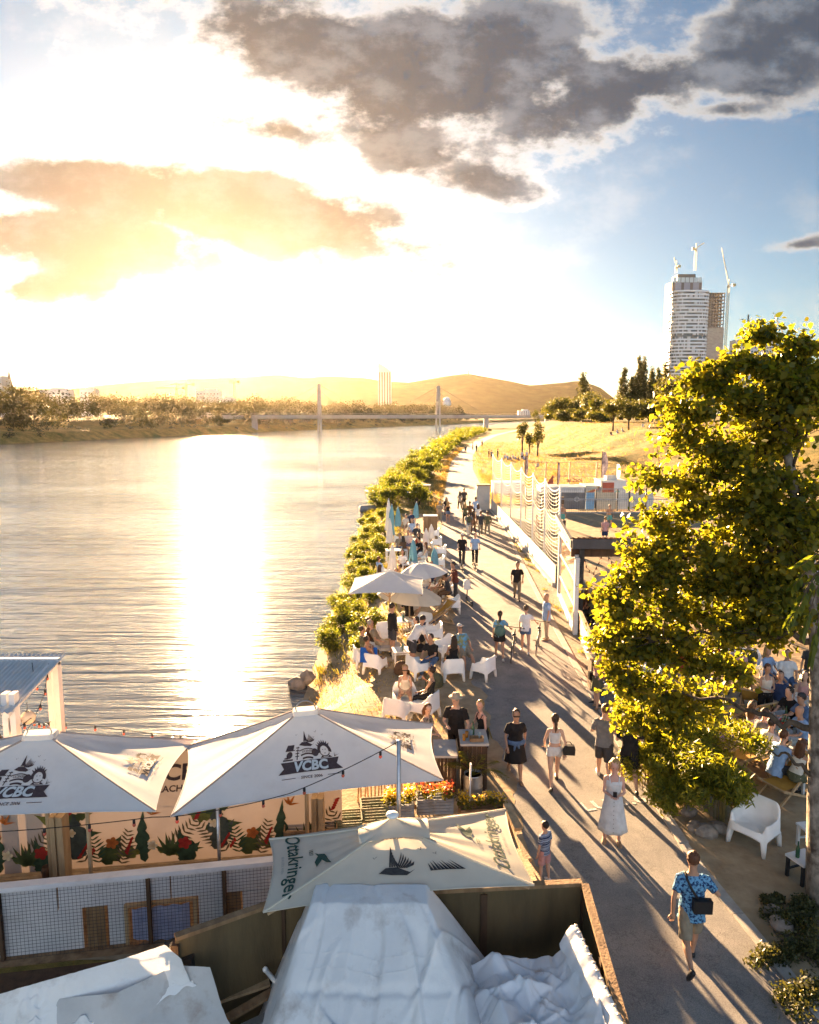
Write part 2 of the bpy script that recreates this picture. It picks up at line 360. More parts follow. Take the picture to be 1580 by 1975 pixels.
# sheets that follow the land -----------------------------------
def sheet(name, left, right, y0, y1, step, lift, m, cols=8, jag=0.0, parent=None):
    yy = np.concatenate([np.arange(y0, min(y1, 60), step), np.arange(max(60, y0), y1+step*4, step*4)]) if y1 > 60 else np.arange(y0, y1+step, step)
    rng = np.random.default_rng(len(name)); P = []
    for y in yy:
        l = float(left(y)) if callable(left) else float(itp(left, y)); r = float(right(y)) if callable(right) else float(itp(right, y))
        l += rng.normal()*jag; r += rng.normal()*jag
        P.append([(l+(r-l)*t, y, hz(l+(r-l)*t, y)+lift) for t in np.linspace(0, 1, cols)])
    o = build(MB().grid(P), name, m, parent, smooth=True); return o
def asphalt_material():
    m, N, L, p = nodes('path_asphalt'); p.inputs['Roughness'].default_value = .88; p.inputs['Specular IOR Level'].default_value = .25
    tc = N.new('ShaderNodeTexCoord')
    def nz(s, d=6):
        n = N.new('ShaderNodeTexNoise'); n.inputs['Scale'].default_value = s; n.inputs['Detail'].default_value = d; n.inputs['Roughness'].default_value = .7; L.new(tc.outputs['Object'], n.inputs[0]); return n.outputs[0]
    def ramp(f, a, b, lo, hi):
        r = N.new('ShaderNodeValToRGB'); r.color_ramp.elements[0].position = lo; r.color_ramp.elements[1].position = hi; r.color_ramp.elements[0].color = (*a, 1); r.color_ramp.elements[1].color = (*b, 1); L.new(f, r.inputs[0]); return r.outputs[0]
    g = ramp(nz(60, 3), (.17, .168, .168), (.34, .33, .315), .3, .7); d = ramp(nz(.9, 8), (.62, .62, .64), (1.12, 1.08, 1.02), .3, .72)
    mx = N.new('ShaderNodeMix'); mx.data_type = 'RGBA'; mx.blend_type = 'MULTIPLY'; mx.inputs[0].default_value = 1; L.new(g, mx.inputs[6]); L.new(d, mx.inputs[7])
    vo = N.new('ShaderNodeTexVoronoi'); vo.feature = 'DISTANCE_TO_EDGE'; vo.inputs['Scale'].default_value = .21
    wp = N.new('ShaderNodeMix'); wp.data_type = 'VECTOR'; wp.inputs[0].default_value = .12
    nn = N.new('ShaderNodeTexNoise'); nn.inputs['Scale'].default_value = 1.6; nn.inputs['Detail'].default_value = 6; L.new(tc.outputs['Object'], nn.inputs[0])
    L.new(tc.outputs['Object'], wp.inputs[4]); L.new(nn.outputs['Color'], wp.inputs[5]); L.new(wp.outputs[1], vo.inputs[0])
    cr = N.new('ShaderNodeMapRange'); L.new(vo.outputs['Distance'], cr.inputs[0]); cr.inputs[1].default_value = .0; cr.inputs[2].default_value = .012; cr.inputs[3].default_value = .90; cr.inputs[4].default_value = 1.0
    m2 = N.new('ShaderNodeMix'); m2.data_type = 'RGBA'; m2.blend_type = 'MULTIPLY'; m2.inputs[0].default_value = 1; L.new(mx.outputs[2], m2.inputs[6]); L.new(cr.outputs[0], m2.inputs[7])
    ck = N.new('ShaderNodeMath'); ck.operation = 'ABSOLUTE'; c0 = N.new('ShaderNodeMath'); c0.operation = 'SUBTRACT'; L.new(nz(.42, 9), c0.inputs[0]); c0.inputs[1].default_value = .5; L.new(c0.outputs[0], ck.inputs[0])
    c2 = N.new('ShaderNodeMapRange'); L.new(ck.outputs[0], c2.inputs[0]); c2.inputs[1].default_value = 0; c2.inputs[2].default_value = .006; c2.inputs[3].default_value = .62; c2.inputs[4].default_value = 1
    m3 = N.new('ShaderNodeMix'); m3.data_type = 'RGBA'; m3.blend_type = 'MULTIPLY'; m3.inputs[0].default_value = 1; L.new(m2.outputs[2], m3.inputs[6]); L.new(c2.outputs[0], m3.inputs[7]); L.new(m3.outputs[2], p.inputs['Base Color'])
    b = N.new('ShaderNodeBump'); b.inputs['Strength'].default_value = .5; b.inputs['Distance'].default_value = .012; L.new(nz(70, 4), b.inputs['Height']); L.new(b.outputs[0], p.inputs['Normal'])
    return m
SAND = mat('pale_sand', (.40, .31, .20), .95, (.27, .20, .125), 2.2, .9, 7, spec=.1, dirt=((.20, .15, .085), .7, .52, .75))
GRAVEL = mat('light_gravel', (.36, .31, .25), .95, (.20, .17, .13), 9, .9, 45, spec=.1)
CONCRETE = mat('kerb_concrete', (.42, .39, .35), .9, (.30, .275, .25), 3, .4, 50, dirt=((.20, .18, .15), 1.2, .55, .8))
path = tag(sheet('path', PATH_L, PATH_R, -14, 480, .5, .012, asphalt_material(), 6), kind='structure')
tag(sheet('bank_sand', lambda y: itp(NB, y)-1.0, lambda y: itp(PATH_L, y)+.10+.10*math.sin(y*1.3)+.09*math.sin(y*3.7+1), 10.0, 60, .2, .017, SAND, 14, .03), kind='structure')
tag(sheet('beach_sand', lambda y: itp(PATH_R, y)+.2, lambda y: 40, -10, 78, .8, .005, SAND, 18), kind='structure')
tag(sheet('gravel_verge', lambda y: itp(PATH_R, y)+.18, lambda y: itp(PATH_R, y)+1.25+.25*math.sin(y*.8), 18, 72, .5, .010, GRAVEL, 4, .04), kind='structure')
# concrete edging stones along the right side of the path, laid flush
kerb = bpy.data.objects.new('path_kerb', None); COL.objects.link(kerb); tag(kerb, kind='structure')
random.seed(4)
y = -2.0; km = {}
while y < 66:
    ln = 1.0; yc = y+ln/2; x = float(itp(PATH_R, yc))+.10; ang = math.atan2(float(itp(PATH_R, y+ln)-itp(PATH_R, y)), ln)
    if 'k' not in km: km['k'] = MB().box((0, 0, 0), (.2, ln-.012, .16)).mesh('kerb_stone'); km['k'].materials.append(CONCRETE)
    o = link('kerb_stone', km['k'], None, kerb); o.location = (x, yc, -.038+random.uniform(-.006, .006)); o.rotation_euler = (0, 0, -ang)
    y += ln
# painted distance mark on the path
def text_mesh(txt, size=1.0, offset=0.0, shear=0.0, align='CENTER', space=1.0):
    cu = bpy.data.curves.new('t', 'FONT'); cu.body = txt; cu.size = size; cu.offset = offset; cu.shear = shear; cu.align_x = align; cu.space_character = space; cu.resolution_u = 3
    o = bpy.data.objects.new('t', cu); COL.objects.link(o); bpy.context.view_layer.update()
    me = bpy.data.meshes.new_from_object(o.evaluated_get(bpy.context.evaluated_depsgraph_get()))
    bpy.data.objects.remove(o); bpy.data.curves.remove(cu); return me
PAINT = mat('worn_white_paint', (.62, .60, .57), .85, (.26, .25, .245), 16, lo=.36, hi=.54)
tm = text_mesh('LU 0.6', .62, .012); tm.materials.append(PAINT)
a_ = at(1124, 1558); b_ = at(1244, 1540)
to = tag(link('path_marking', tm, None), 'worn white letters and number painted across the grey path', 'marking')
mid = (a_+b_)/2; to.location = (mid.x+.02, mid.y-.16, .018); to.rotation_euler = (0, 0, math.atan2(b_.y-a_.y, b_.x-a_.x)); wd = max(v.co.x for v in tm.vertices)-min(v.co.x for v in tm.vertices); k = (b_-a_).length/wd; to.scale = (k, k*.85, 1)
# hills ----------------------------------------------------------
HILL = ((-900, 792), (-500, 770), (-200, 752), (0, 748), (60, 745), (130, 750), (190, 743), (270, 735), (340, 730), (420, 728), (480, 726), (540, 721), (590, 728), (640, 725), (700, 727), (740, 734), (790, 736), (850, 726), (900, 720), (960, 730), (1020, 742), (1080, 737), (1110, 733), (1150, 744), (1180, 766), (1215, 790), (1300, 795), (2600, 796))
def hills():
    random.seed(2); rows = []
    px = np.linspace(-900, 2600, 260); D = 3600.0
    for t in np.linspace(0, 1, 14):
        row = []
        for p_ in px:
            hgt = max(0., (800-np.interp(p_, [a for a, b in HILL], [b for a, b in HILL]))/F*D)
            d = D*(.72+.28*t) if t <= 1 else D
            prof = sm(t)**.8
            nn = mnoise.fractal(Vector((p_*.012, t*3.1, 4.2)), 1.0, 2.0, 5)*.10+mnoise.fractal(Vector((p_*.08, t*9.1, 1.2)), 1.0, 2.0, 4)*.02
            zz = hgt*max(0, prof+nn*prof*(1-t)*1.6)+(mnoise.noise(Vector((p_*.7, 0, 0)))*2.2 if t == 1 else 0)
            row.append(((p_-790)/F*d, d, zz))
        rows.append(row)
    rows.append([(p[0]*1.25, p[1]*1.25, -5) for p in rows[-1]])
    HM = mat('forested_hill', (.040, .042, .022), .95, (.012, .015, .009), .02, spec=.0, dirt=((.09, .075, .04), .006, .56, .70))
    return tag(build(MB().grid(rows), 'hills', HM, smooth=True), kind='structure')
hills()
# air -------------------------------------------------------------
def haze():
    m = bpy.data.materials.new('evening_haze'); m.use_nodes = True; N = m.node_tree.nodes; L = m.node_tree.links
    N.remove(N['Principled BSDF']); v = N.new('ShaderNodeVolumePrincipled'); v.inputs['Color'].default_value = (1.0, .86, .62, 1); v.inputs['Density'].default_value = HAZE
    v.inputs['Anisotropy'].default_value = .74; L.new(v.outputs[0], N['Material Output'].inputs['Volume'])
    o = build(MB().box((0, 2500, 128), (15000, 11000, 272)), 'haze', m); return tag(o, kind='stuff')
HAZE = .000011
haze()
# ---------------------------------------------------------------- leaves
def leaf_cloud(rng, n, blobs, size, shell=.55, up=.35, narrow=.5, hexa=False, flat=1.0):
    """n leaves spread through ellipsoid blobs (x, y, z, rx, ry, rz); returns vertices and faces"""
    B = np.array(blobs, float); w = (B[:, 3]*B[:, 4]*B[:, 5])**.75; w /= w.sum()
    k = rng.choice(len(B), n, p=w); d = rng.normal(size=(n, 3)); d /= np.linalg.norm(d, axis=1)[:, None]
    r = shell+(1-shell)*rng.random(n)**.6; inner = rng.random(n) < .28; r = np.where(inner, rng.random(n)**.5*shell, r)
    r = r*(1+.16*np.sin(d[:, 0]*5+k*1.7)*np.sin(d[:, 2]*4+k)+.12*rng.normal(size=n))
    P = B[k, :3]+d*B[k, 3:]*r[:, None]
    nrm = d*.5+rng.normal(size=(n, 3))*.6; nrm[:, 2] += up; nrm /= np.linalg.norm(nrm, axis=1)[:, None]
    t = rng.normal(size=(n, 3)); t -= nrm*(t*nrm).sum(1)[:, None]; t /= np.linalg.norm(t, axis=1)[:, None]; b = np.cross(nrm, t)
    s = size*(.6+.8*rng.random(n)); s = s[:, None]
    if hexa:
        out = [(0, 0, 0), (.36, .28, .06), (.30, .66, .04), (0, 1, -.10), (-.30, .66, .04), (-.36, .28, .06)]
        V = np.stack([P+t*s*(y-.4)+b*s*x+nrm*s*z for x, y, z in out], 1); return V.reshape(-1, 3), np.arange(n*6).reshape(n, 6)
    V = np.stack([P-t*s*.5, P+b*s*narrow*.5, P+t*s*.5, P-b*s*narrow*.5], 1)
    return V.reshape(-1, 3), np.arange(n*4).reshape(n, 4)
def merge(parts):
    Vs, Fs, o = [], [], 0
    for V, Fq in parts: Vs.append(V); Fs.append(Fq+o); o += len(V)
    return np.concatenate(Vs), np.concatenate(Fs)
LEAF_FAR = leaf_mat('far_foliage', (.020, .024, .010), (.055, .052, .018), .3)
LEAF_MID = leaf_mat('tree_foliage', (.030, .045, .012), (.11, .11, .025), .42)
LEAF_BUSH = leaf_mat('bank_bush_foliage', (.035, .058, .012), (.16, .155, .028), .55, (2.1, 2.1, .8))
LEAF_POPLAR = leaf_mat('poplar_foliage', (.035, .042, .015), (.10, .095, .03), .38)
BARK = mat('bark', (.11, .08, .055), .9, (.05, .038, .028), 12, .6, 25, stretch=(1, 1, .25))
rng = np.random.default_rng(11); random.seed(11)
# far bank: one continuous belt of trees and scrub
def far_belt():
    parts = []
    for i in range(520):
        y = rng.uniform(190, 900); fbx = float(itp(FB, y)); off = 6+70*rng.random()**.8
        x = fbx-off; g = hz(x, y); h = rng.uniform(4.5, 9)+(off > 25)*rng.uniform(2, 7); w = h*rng.uniform(.55, .95)
        bl = [(x+rng.normal()*w*.25, y+rng.normal()*w*.25, g+h*rng.uniform(.4, .8), w*rng.uniform(.3, .6), w*rng.uniform(.3, .6), h*rng.uniform(.25, .42)) for _ in range(4)]
        parts.append(leaf_cloud(rng, 330, bl, .9+y*.0006, .5))
    for i in range(420):   # low scrub on the grassy slope and between the trees
        y = rng.uniform(190, 800); o_ = rng.uniform(3, 70); x = float(itp(FB, y))-o_; g = hz(x, y); h = rng.uniform(.8, 2.4)*(1 if o_ < 20 else 2.0)
        parts.append(leaf_cloud(rng, 90, [(x, y, g+h*.4, h*1.1, h*1.1, h*.6)], .6, .5))
    V, Fq = merge(parts); return tag(link('tree_belt', fast_mesh('tree_belt', V, Fq, LEAF_FAR), None), kind='stuff')
far_belt()
TREEMESH = {}
def tree(name, label, x, y, h, w, seed, n=1500, size=.35, trunk=.3, m=None, group=None, form='round', base=None):
    g = hz(x, y) if base is None else base
    r = np.random.default_rng(seed); t = thing(name, label, 'tree' if 'bush' not in name and 'shrub' not in name else 'bush', (x, y, g), r.uniform(0, 6), group)
    th = h*trunk
    if form == 'poplar':
        bl = [(r.normal()*w*.10, r.normal()*w*.10, h*(.06+.92*k/9), w*.5*math.sin(math.pi*(.12+.80*(k/9)**.75))+.12*w, w*.5*math.sin(math.pi*(.12+.80*(k/9)**.75))+.12*w, h*.085) for k in range(10)]
    elif form == 'bush':
        bl = [(r.normal()*w*.26, r.normal()*w*.26, h*r.uniform(.25, .72), w*r.uniform(.22, .36), w*r.uniform(.22, .36), h*r.uniform(.2, .32)) for _ in range(7)]
    else:
        bl = [(math.cos(a)*w*.26*r.uniform(.5, 1.2), math.sin(a)*w*.26*r.uniform(.5, 1.2), th+(h-th)*r.uniform(.22, .8), w*r.uniform(.2, .3), w*r.uniform(.2, .3), (h-th)*r.uniform(.16, .27)) for a in np.linspace(0, 6.28*1.6, 9)]
    V, Fq = leaf_cloud(r, n, bl, size, .5)
    link('crown', fast_mesh('crown', V, Fq, m or LEAF_MID), None, t)
    mb = MB()
    if form == 'bush':
        for k in range(5):
            b = bl[k]; mb.tube([(r.normal()*.1, r.normal()*.1, -.15), (b[0]*.5, b[1]*.5, b[2]*.5), (b[0], b[1], b[2])], [.05, .035, .015], 5)
        build(mb, 'stems', BARK, t)
    else:
        rt = max(.08, h*.022); mb.tube([(0, 0, -.2), (r.normal()*.05, 0, th*.6), (0, 0, th), (0, 0, h*.72)], [rt*1.3, rt, rt*.85, rt*.25], 8)
        for b in bl[::2]: mb.tube([(0, 0, th*.9), (b[0]*.55, b[1]*.55, (th+b[2])*.5), (b[0], b[1], b[2])], [rt*.5, rt*.32, rt*.1], 5)
        build(mb, 'trunk', BARK, t, True)
    return t
def onland(px, Y): return (px-790)/F*(Y*math.cos(PITCH)+(H-4)*math.sin(PITCH))
def tree_px(name, label, px, ytop, Y, wpx, **k):
    x = onland(px, Y); g = hz(x, Y); top = atd(px, ytop, Y).z
    return tree(name, label, x, Y, max(1.0, top-g), wpx/F*Y, **k)
tree_px('round_tree', 'round dark green tree above a picnic group on the golden slope', 1212, 762, 150, 66, seed=1, n=2600, size=.42, trunk=.28)
tree_px('round_tree', 'dark rounded tree just left of the slope picnic tree', 1182, 765, 156, 50, seed=2, n=2200, size=.42, trunk=.3)
tree_px('dark_tree', 'tall dark tree on the embankment below the white tower', 1300, 726, 150, 84, seed=3, n=3200, size=.5, trunk=.2)
tree_px('dark_tree', 'brownish tree on the embankment right of the white tower base', 1420, 722, 165, 110, seed=4, n=3200, size=.5, trunk=.2)
tree_px('dark_tree', 'dark tree behind the big foreground crown at the picture edge', 1540, 735, 160, 120, seed=5, n=2600, size=.5, trunk=.2)
tree_px('poplar_tree', 'single slender poplar beside the end of the hills', 1126, 722, 300, 26, seed=6, n=3000, size=.95, form='poplar', m=LEAF_POPLAR)
for i, (px, yt, w, lab) in enumerate([(1199, 713, 20, 'short poplar at the start of the row before the tower'), (1215, 730, 14, 'lowest poplar of the row, between two taller ones'), (1228, 692, 15, 'tallest poplar of the row left of the tower'), (1239, 694, 15, 'poplar close against the tallest one'), (1253, 712, 18, 'poplar in the middle of the row by the tower'), (1266, 715, 16, 'poplar second from the white tower'), (1279, 704, 20, 'broad poplar next to the white tower')]):
    tree_px('poplar_tree', lab, px, yt, 290, w, seed=20+i, n=2600, size=.95, form='poplar', m=LEAF_POPLAR, group='row of poplars on the embankment')
for i, (px, yt, Y, w, lab) in enumerate([(1062, 772, 280, 34, 'pale leafy tree at the far end of the embankment wood'), (1085, 770, 265, 40, 'bushy tree near the far end of the embankment wood'), (1110, 764, 255, 44, 'tree in the embankment wood below the single poplar'), (1140, 758, 240, 48, 'broad tree in the embankment wood right of the single poplar'), (1160, 772, 200, 42, 'low tree at the near end of the embankment wood'), (1095, 790, 235, 36, 'low bush at the foot of the embankment wood'), (1130, 792, 215, 40, 'wide low bush in front of the embankment wood'), (1075, 795, 270, 26, 'small bush at the far tip of the embankment wood'), (1160, 795, 190, 36, 'low bush left of the two rounded slope trees'), (1250, 765, 170, 50, 'tree between the poplars and the rounded slope tree')]):
    tree_px('embankment_tree' if 'bush' not in lab else 'embankment_bush', lab, px, yt-4, Y, w*1.35, seed=40+i, n=3200, size=.75, trunk=.12, form='round' if 'bush' not in lab else 'bush', group='trees and bushes along the embankment')
for i, (px, yt, Y, w, lab) in enumerate([(1038, 812, 143, 30, 'young tree with a thin trunk in the middle of the meadow'), (1008, 810, 160, 26, 'thin young tree behind the picnic table group'), (1022, 822, 152, 20, 'sparse sapling between the two young meadow trees'), (1033, 788, 300, 20, 'small tree by the far end of the bridge')]):
    tree_px('young_tree', lab, px, yt, Y, w, seed=60+i, n=900, size=.42, trunk=.22, group='young trees on the meadow')
tree_px('round_tree', 'round crowned tree standing above the far bank woods', 490, 758, 420, 46, seed=71, n=900, size=.9, m=LEAF_FAR)
tree_px('round_tree', 'big tree on the far bank beside the church spire', 45, 742, 300, 60, seed=72, n=1100, size=.9, m=LEAF_FAR)
tree_px('round_tree', 'wide tree on the far bank left of the bridge tower', 560, 768, 470, 60, seed=73, n=900, size=.9, m=LEAF_FAR)
# ---------------------------------------------------------------- bridge
BCON = mat('bridge_concrete', (.42, .40, .38), .8, (.33, .31, .30), .2)
p1 = at(845, 830, WATER_Z); p2 = at(617, 832, WATER_Z); d = (p1-p2).normalized(); d.z = 0
deckz = 8.0
b = thing('river_bridge', 'slender cable stayed bridge with two masts crossing the river', 'bridge', (p2.x, p2.y, 0))
def bp(t, z, off=0): return Vector((d.x*t-d.y*off, d.y*t+d.x*off, z))
span = (p1-p2).length
mb = MB()
for s, e in ((-70, span+150),):
    mb.bar(bp(s, deckz-.7), bp(e, deckz-.7), 5.2, 1.5); mb.bar(bp(s, deckz-1.7), bp(e, deckz-1.7), 3.0, .8)
build(mb, 'deck', BCON, b)
mb = MB()
for off in (-2.5, 2.5):
    mb.bar(bp(-70, deckz+1.0, off), bp(span+150, deckz+1.0, off), .09, .12)
    for t in np.arange(-70, span+150, 6): mb.bar(bp(t, deckz, off), bp(t, deckz+1, off), .08)
build(mb, 'railing', BCON, b)
for t in (0, span):
    mb = MB(); topz = atd(845, 744, p1.y).z
    for off in (-3.2, 3.2): mb.bar(bp(t, -4, off), bp(t, topz, off*.35), .85, 1.1)
    for z in (deckz-1, (deckz+topz)/2, topz-1): mb.bar(bp(t, z, -2.6), bp(t, z, 2.6), .7, .8)
    mast = build(mb, 'mast', BCON, b)
    for s in (-1, 1):
        for L_ in (18, 34):
            mb = MB().tube([bp(t, topz-.5-(L_ == 18)*3), bp(t+s*L_, deckz)], .07, 5); build(mb, 'cable', DARK_METAL, mast)
for t in (span+34, span+80, -38):
    mb = MB().bar(bp(t, -5), bp(t, deckz-1.9), 2.2, 3.0); build(mb, 'pier', BCON, b)
# ---------------------------------------------------------------- buildings
FACADE = mat('pale_facade', (.52, .55, .60), .7, (.44, .47, .51), .05)
SLAB = mat('white_balcony_slab', (.62, .68, .74), .5, (.55, .61, .67), .1)
PANE = mat('tinted_glass', (.05, .065, .085), .15, (.03, .04, .055), .2, spec=.6)
CONC = mat('raw_concrete', (.36, .33, .30), .85, (.26, .24, .22), .15)
SCREEN = mat('brown_safety_screen', (.15, .13, .125), .8, (.11, .10, .10), .1, stretch=(1, 1, .1))
CRANE = mat('crane_yellow', (.50, .42, .22), .6, (.40, .34, .2), 1)
def zpx(py, Y): return atd(790, py, Y).z
def crane(label, px, ybot, ytop, Y, jib, luff=None, group=None, counter=12):
    x = (px-790)/F*Y*.992; zb = max(zpx(ybot, Y), -2); zt = zpx(ytop, Y); t = thing('tower_crane', label, 'crane', (x, Y, zb), 0, group); h = zt-zb
    mb = MB(); w = 1.1
    for sx in (-1, 1):
        for sy in (-1, 1): mb.bar((sx*w, sy*w, -1), (sx*w, sy*w, h), .35)
    k = 0
    while k < h-3: mb.bar((-w, -w, k), (w, -w, k+3), .22); mb.bar((w, w, k), (-w, w, k+3), .22); k += 3
    build(mb, 'mast', CRANE, t)
    mb = MB(); j = Vector((jib, 0, 0)) if luff is None else Vector((math.cos(luff)*jib, 0, math.sin(abs(luff))*abs(jib)))
    a = Vector((0, 0, h)); n = 12
    for off in ((0, -.8, 0), (0, .8, 0), (0, 0, 1.6)): mb.bar(a+Vector(off), a+j+Vector(off)*.6, .3)
    for i in range(n): mb.bar(a+j*(i/n)+Vector((0, -.8, 0)), a+j*((i+.5)/n)+Vector((0, 0, 1.5)), .18); mb.bar(a+j*((i+.5)/n)+Vector((0, 0, 1.5)), a+j*((i+1)/n)+Vector((0, .8, 0)), .18)
    build(mb, 'jib', CRANE, t)
    mb = MB(); s = -1 if j.x > 0 else 1
    mb.bar(a, a+Vector((s*counter, 0, 1.0)), 1.2, .5); mb.box((s*counter*.8, 0, h+.2), (4, 2, 3)); mb.box((0, 1.4, h-1.5), (1.8, 1.8, 2.2)); mb.bar(a, a+Vector((0, 0, 7)), .8)
    build(mb, 'counter_jib', CRANE, t)
    build(MB().tube([a+Vector((0, 0, 7)), a+j*.8+Vector((0, 0, 1.6))], .12, 4).tube([a+Vector((0, 0, 7)), a+Vector((s*counter, 0, 1))], .12, 4), 'stay', DARK_METAL, t)
    return t
def tower():
    Y = 900; k = Y*.992/F; x0 = (1290-790)*k; zb = -2; zt = zpx(563, Y)
    t = thing('residential_tower', 'white high rise with curved banded balconies and cranes on top', 'tower', (x0+45, Y, 0))
    w1 = (1358-1290)*k; fl = 38; fh = (zt)/fl
    def plan(z, g=0.0, n=26):    # rounded front, seen from the river
        cx, cy, rx, ry = -45+w1/2, 14, w1/2+g, 16+g
        return [(cx+math.copysign(abs(math.cos(a))**.55, math.cos(a))*rx, cy+math.copysign(abs(math.sin(a))**.55, math.sin(a))*ry, z) for a in np.linspace(0, 2*math.pi, n, endpoint=False)]
    build(MB().loft([plan(0), plan(zt-1)]), 'core_glazing', PANE, t)
    for i in range(fl+1):
        if i == 25: continue
        z = i*fh; build(MB().loft([plan(z, 1.1), plan(z+fh*.46, 1.1)]), 'balcony_band', SLAB, t)
    r2 = np.random.default_rng(3); mb = MB(); ring = plan(0, .25, 60)
    for i in range(fl):
        for j in range(60):
            if r2.random() < .42: a = Vector(ring[j]); c = Vector(ring[(j+1) % 60]); mb.bar((a+c)/2+Vector((0, 0, i*fh+fh*.46)), (a+c)/2+Vector((0, 0, i*fh+fh)), (a-c).length*.55)
    tag(build(mb, 'partition_walls', FACADE, t), kind='stuff')
    # unfinished concrete part behind on the right: slabs and columns one can look through
    xr0 = -45+(1358-1290)*k; xr1 = -45+(1391-1290)*k; mb = MB(); mc = MB()
    for i in range(fl+1): mb.box(((xr0+xr1)/2, 18, i*fh), (xr1-xr0, 22, .55))
    build(mb, 'floor_slabs', CONC, t)
    for j in range(7):
        x = xr0+(xr1-xr0)*(j+.3)/6.6
        for yy in (7.5, 18, 28): mc.bar((x, yy, 0), (x, yy, zt-.5), .9)
    mc.box((xr0+6, 18, zt*.5), (8, 12, zt-2)); build(mc, 'columns', CONC, t)
    net = MB().box(((xr0+xr1)/2+.5, 6.6, zt*.42), (xr1-xr0-1, .3, zt*.62)); build(net, 'scaffold_net', mat('grey_scaffold_net', (.42, .39, .34), .9, (.28, .26, .23), .25, stretch=(1, 1, 3)), t)
    # taller shaft behind, wrapped in brown screens
    xs0, xs1 = -45+(1304-1290)*k, -45+(1362-1290)*k; z2 = zpx(532, Y)
    build(MB().box(((xs0+xs1)/2, 48, z2/2), (xs1-xs0, 26, z2)), 'rear_shaft', SCREEN, t)
    for q in range(3): build(MB().box((xs0+(xs1-xs0)*(.2+.3*q), 34.8, zt+(z2-zt)*.5), ((xs1-xs0)*.2, .5, (z2-zt)*.8)), 'screen_panel', mat('blue_grey_panel', (.25, .27, .33), .5, (.2, .22, .27), .1), t)
    for q in range(7): build(MB().box((xs0+(xs1-xs0)*(.07+.143*q), 34.9, z2+1.5), ((xs1-xs0)*.12, .4, 6)), 'glass_screen', mat('pale_blue_screen', (.42, .52, .56), .3, (.34, .44, .48), .2), t)
    build(MB().box(((xs0+xs1)/2, 48, z2+4.5), ((xs1-xs0)*.6, 20, 9)), 'roof_box', SCREEN, t)
    crane('thin crane on the roof centre of the white tower', 1326, 520, 480, Y+50, 12, .6, 'cranes on the white tower', 4)
    crane('leaning jib crane at the outer corner of the white tower roof', 1291, 525, 514, Y+45, -11, .0+1.25, 'cranes on the white tower', 4)
    crane('tall luffing crane climbing the unfinished side of the white tower', 1391, 740, 550, Y-4, -44, 1.32, 'cranes on the white tower', 8)
tower()
def office():
    Y = 820; k = Y*.992/F; x0, x1 = (1411-790)*k, (1492-790)*k; zt = zpx(655, Y)
    t = thing('apartment_block', 'broad white block with small windows behind the foreground tree crown', 'building', ((x0+x1)/2, Y, 0)); w = x1-x0
    build(MB().box((0, 8, zt/2), (w, 16, zt)), 'wall', FACADE, t)
    me = MB().box((0, 0, 0), (1.7, .2, 1.5)).mesh('window'); me.materials.append(PANE)
    for i in range(16):
        for j in range(14):
            o = link('window', me, None, t); o.location = (-w/2+w*(j+.5)/14, -.02, zt*(.25+.72*(i+.5)/16))
    build(MB().bar((-8, 8, zt), (-8, 8, zt+28), 1.2), 'mast', DARK_METAL, t)
    t2 = thing('apartment_block', 'reddish block peeping out beside the white block', 'building', ((1520-790)*k, Y+60, 0)); z3 = zpx(676, Y+60)
    build(MB().box((0, 8, z3/2), (26, 16, z3)), 'wall', mat('red_render', (.40, .22, .20), .8, (.33, .18, .17), .05), t2); build(MB().box((9, 8, z3+2), (6, 10, 5)), 'roof_box', SLAB, t2)
    crane('far thin crane rising behind the tree top', 1506, 740, 655, Y+120, -34, 1.05, 'cranes beyond the tree', 6)
office()
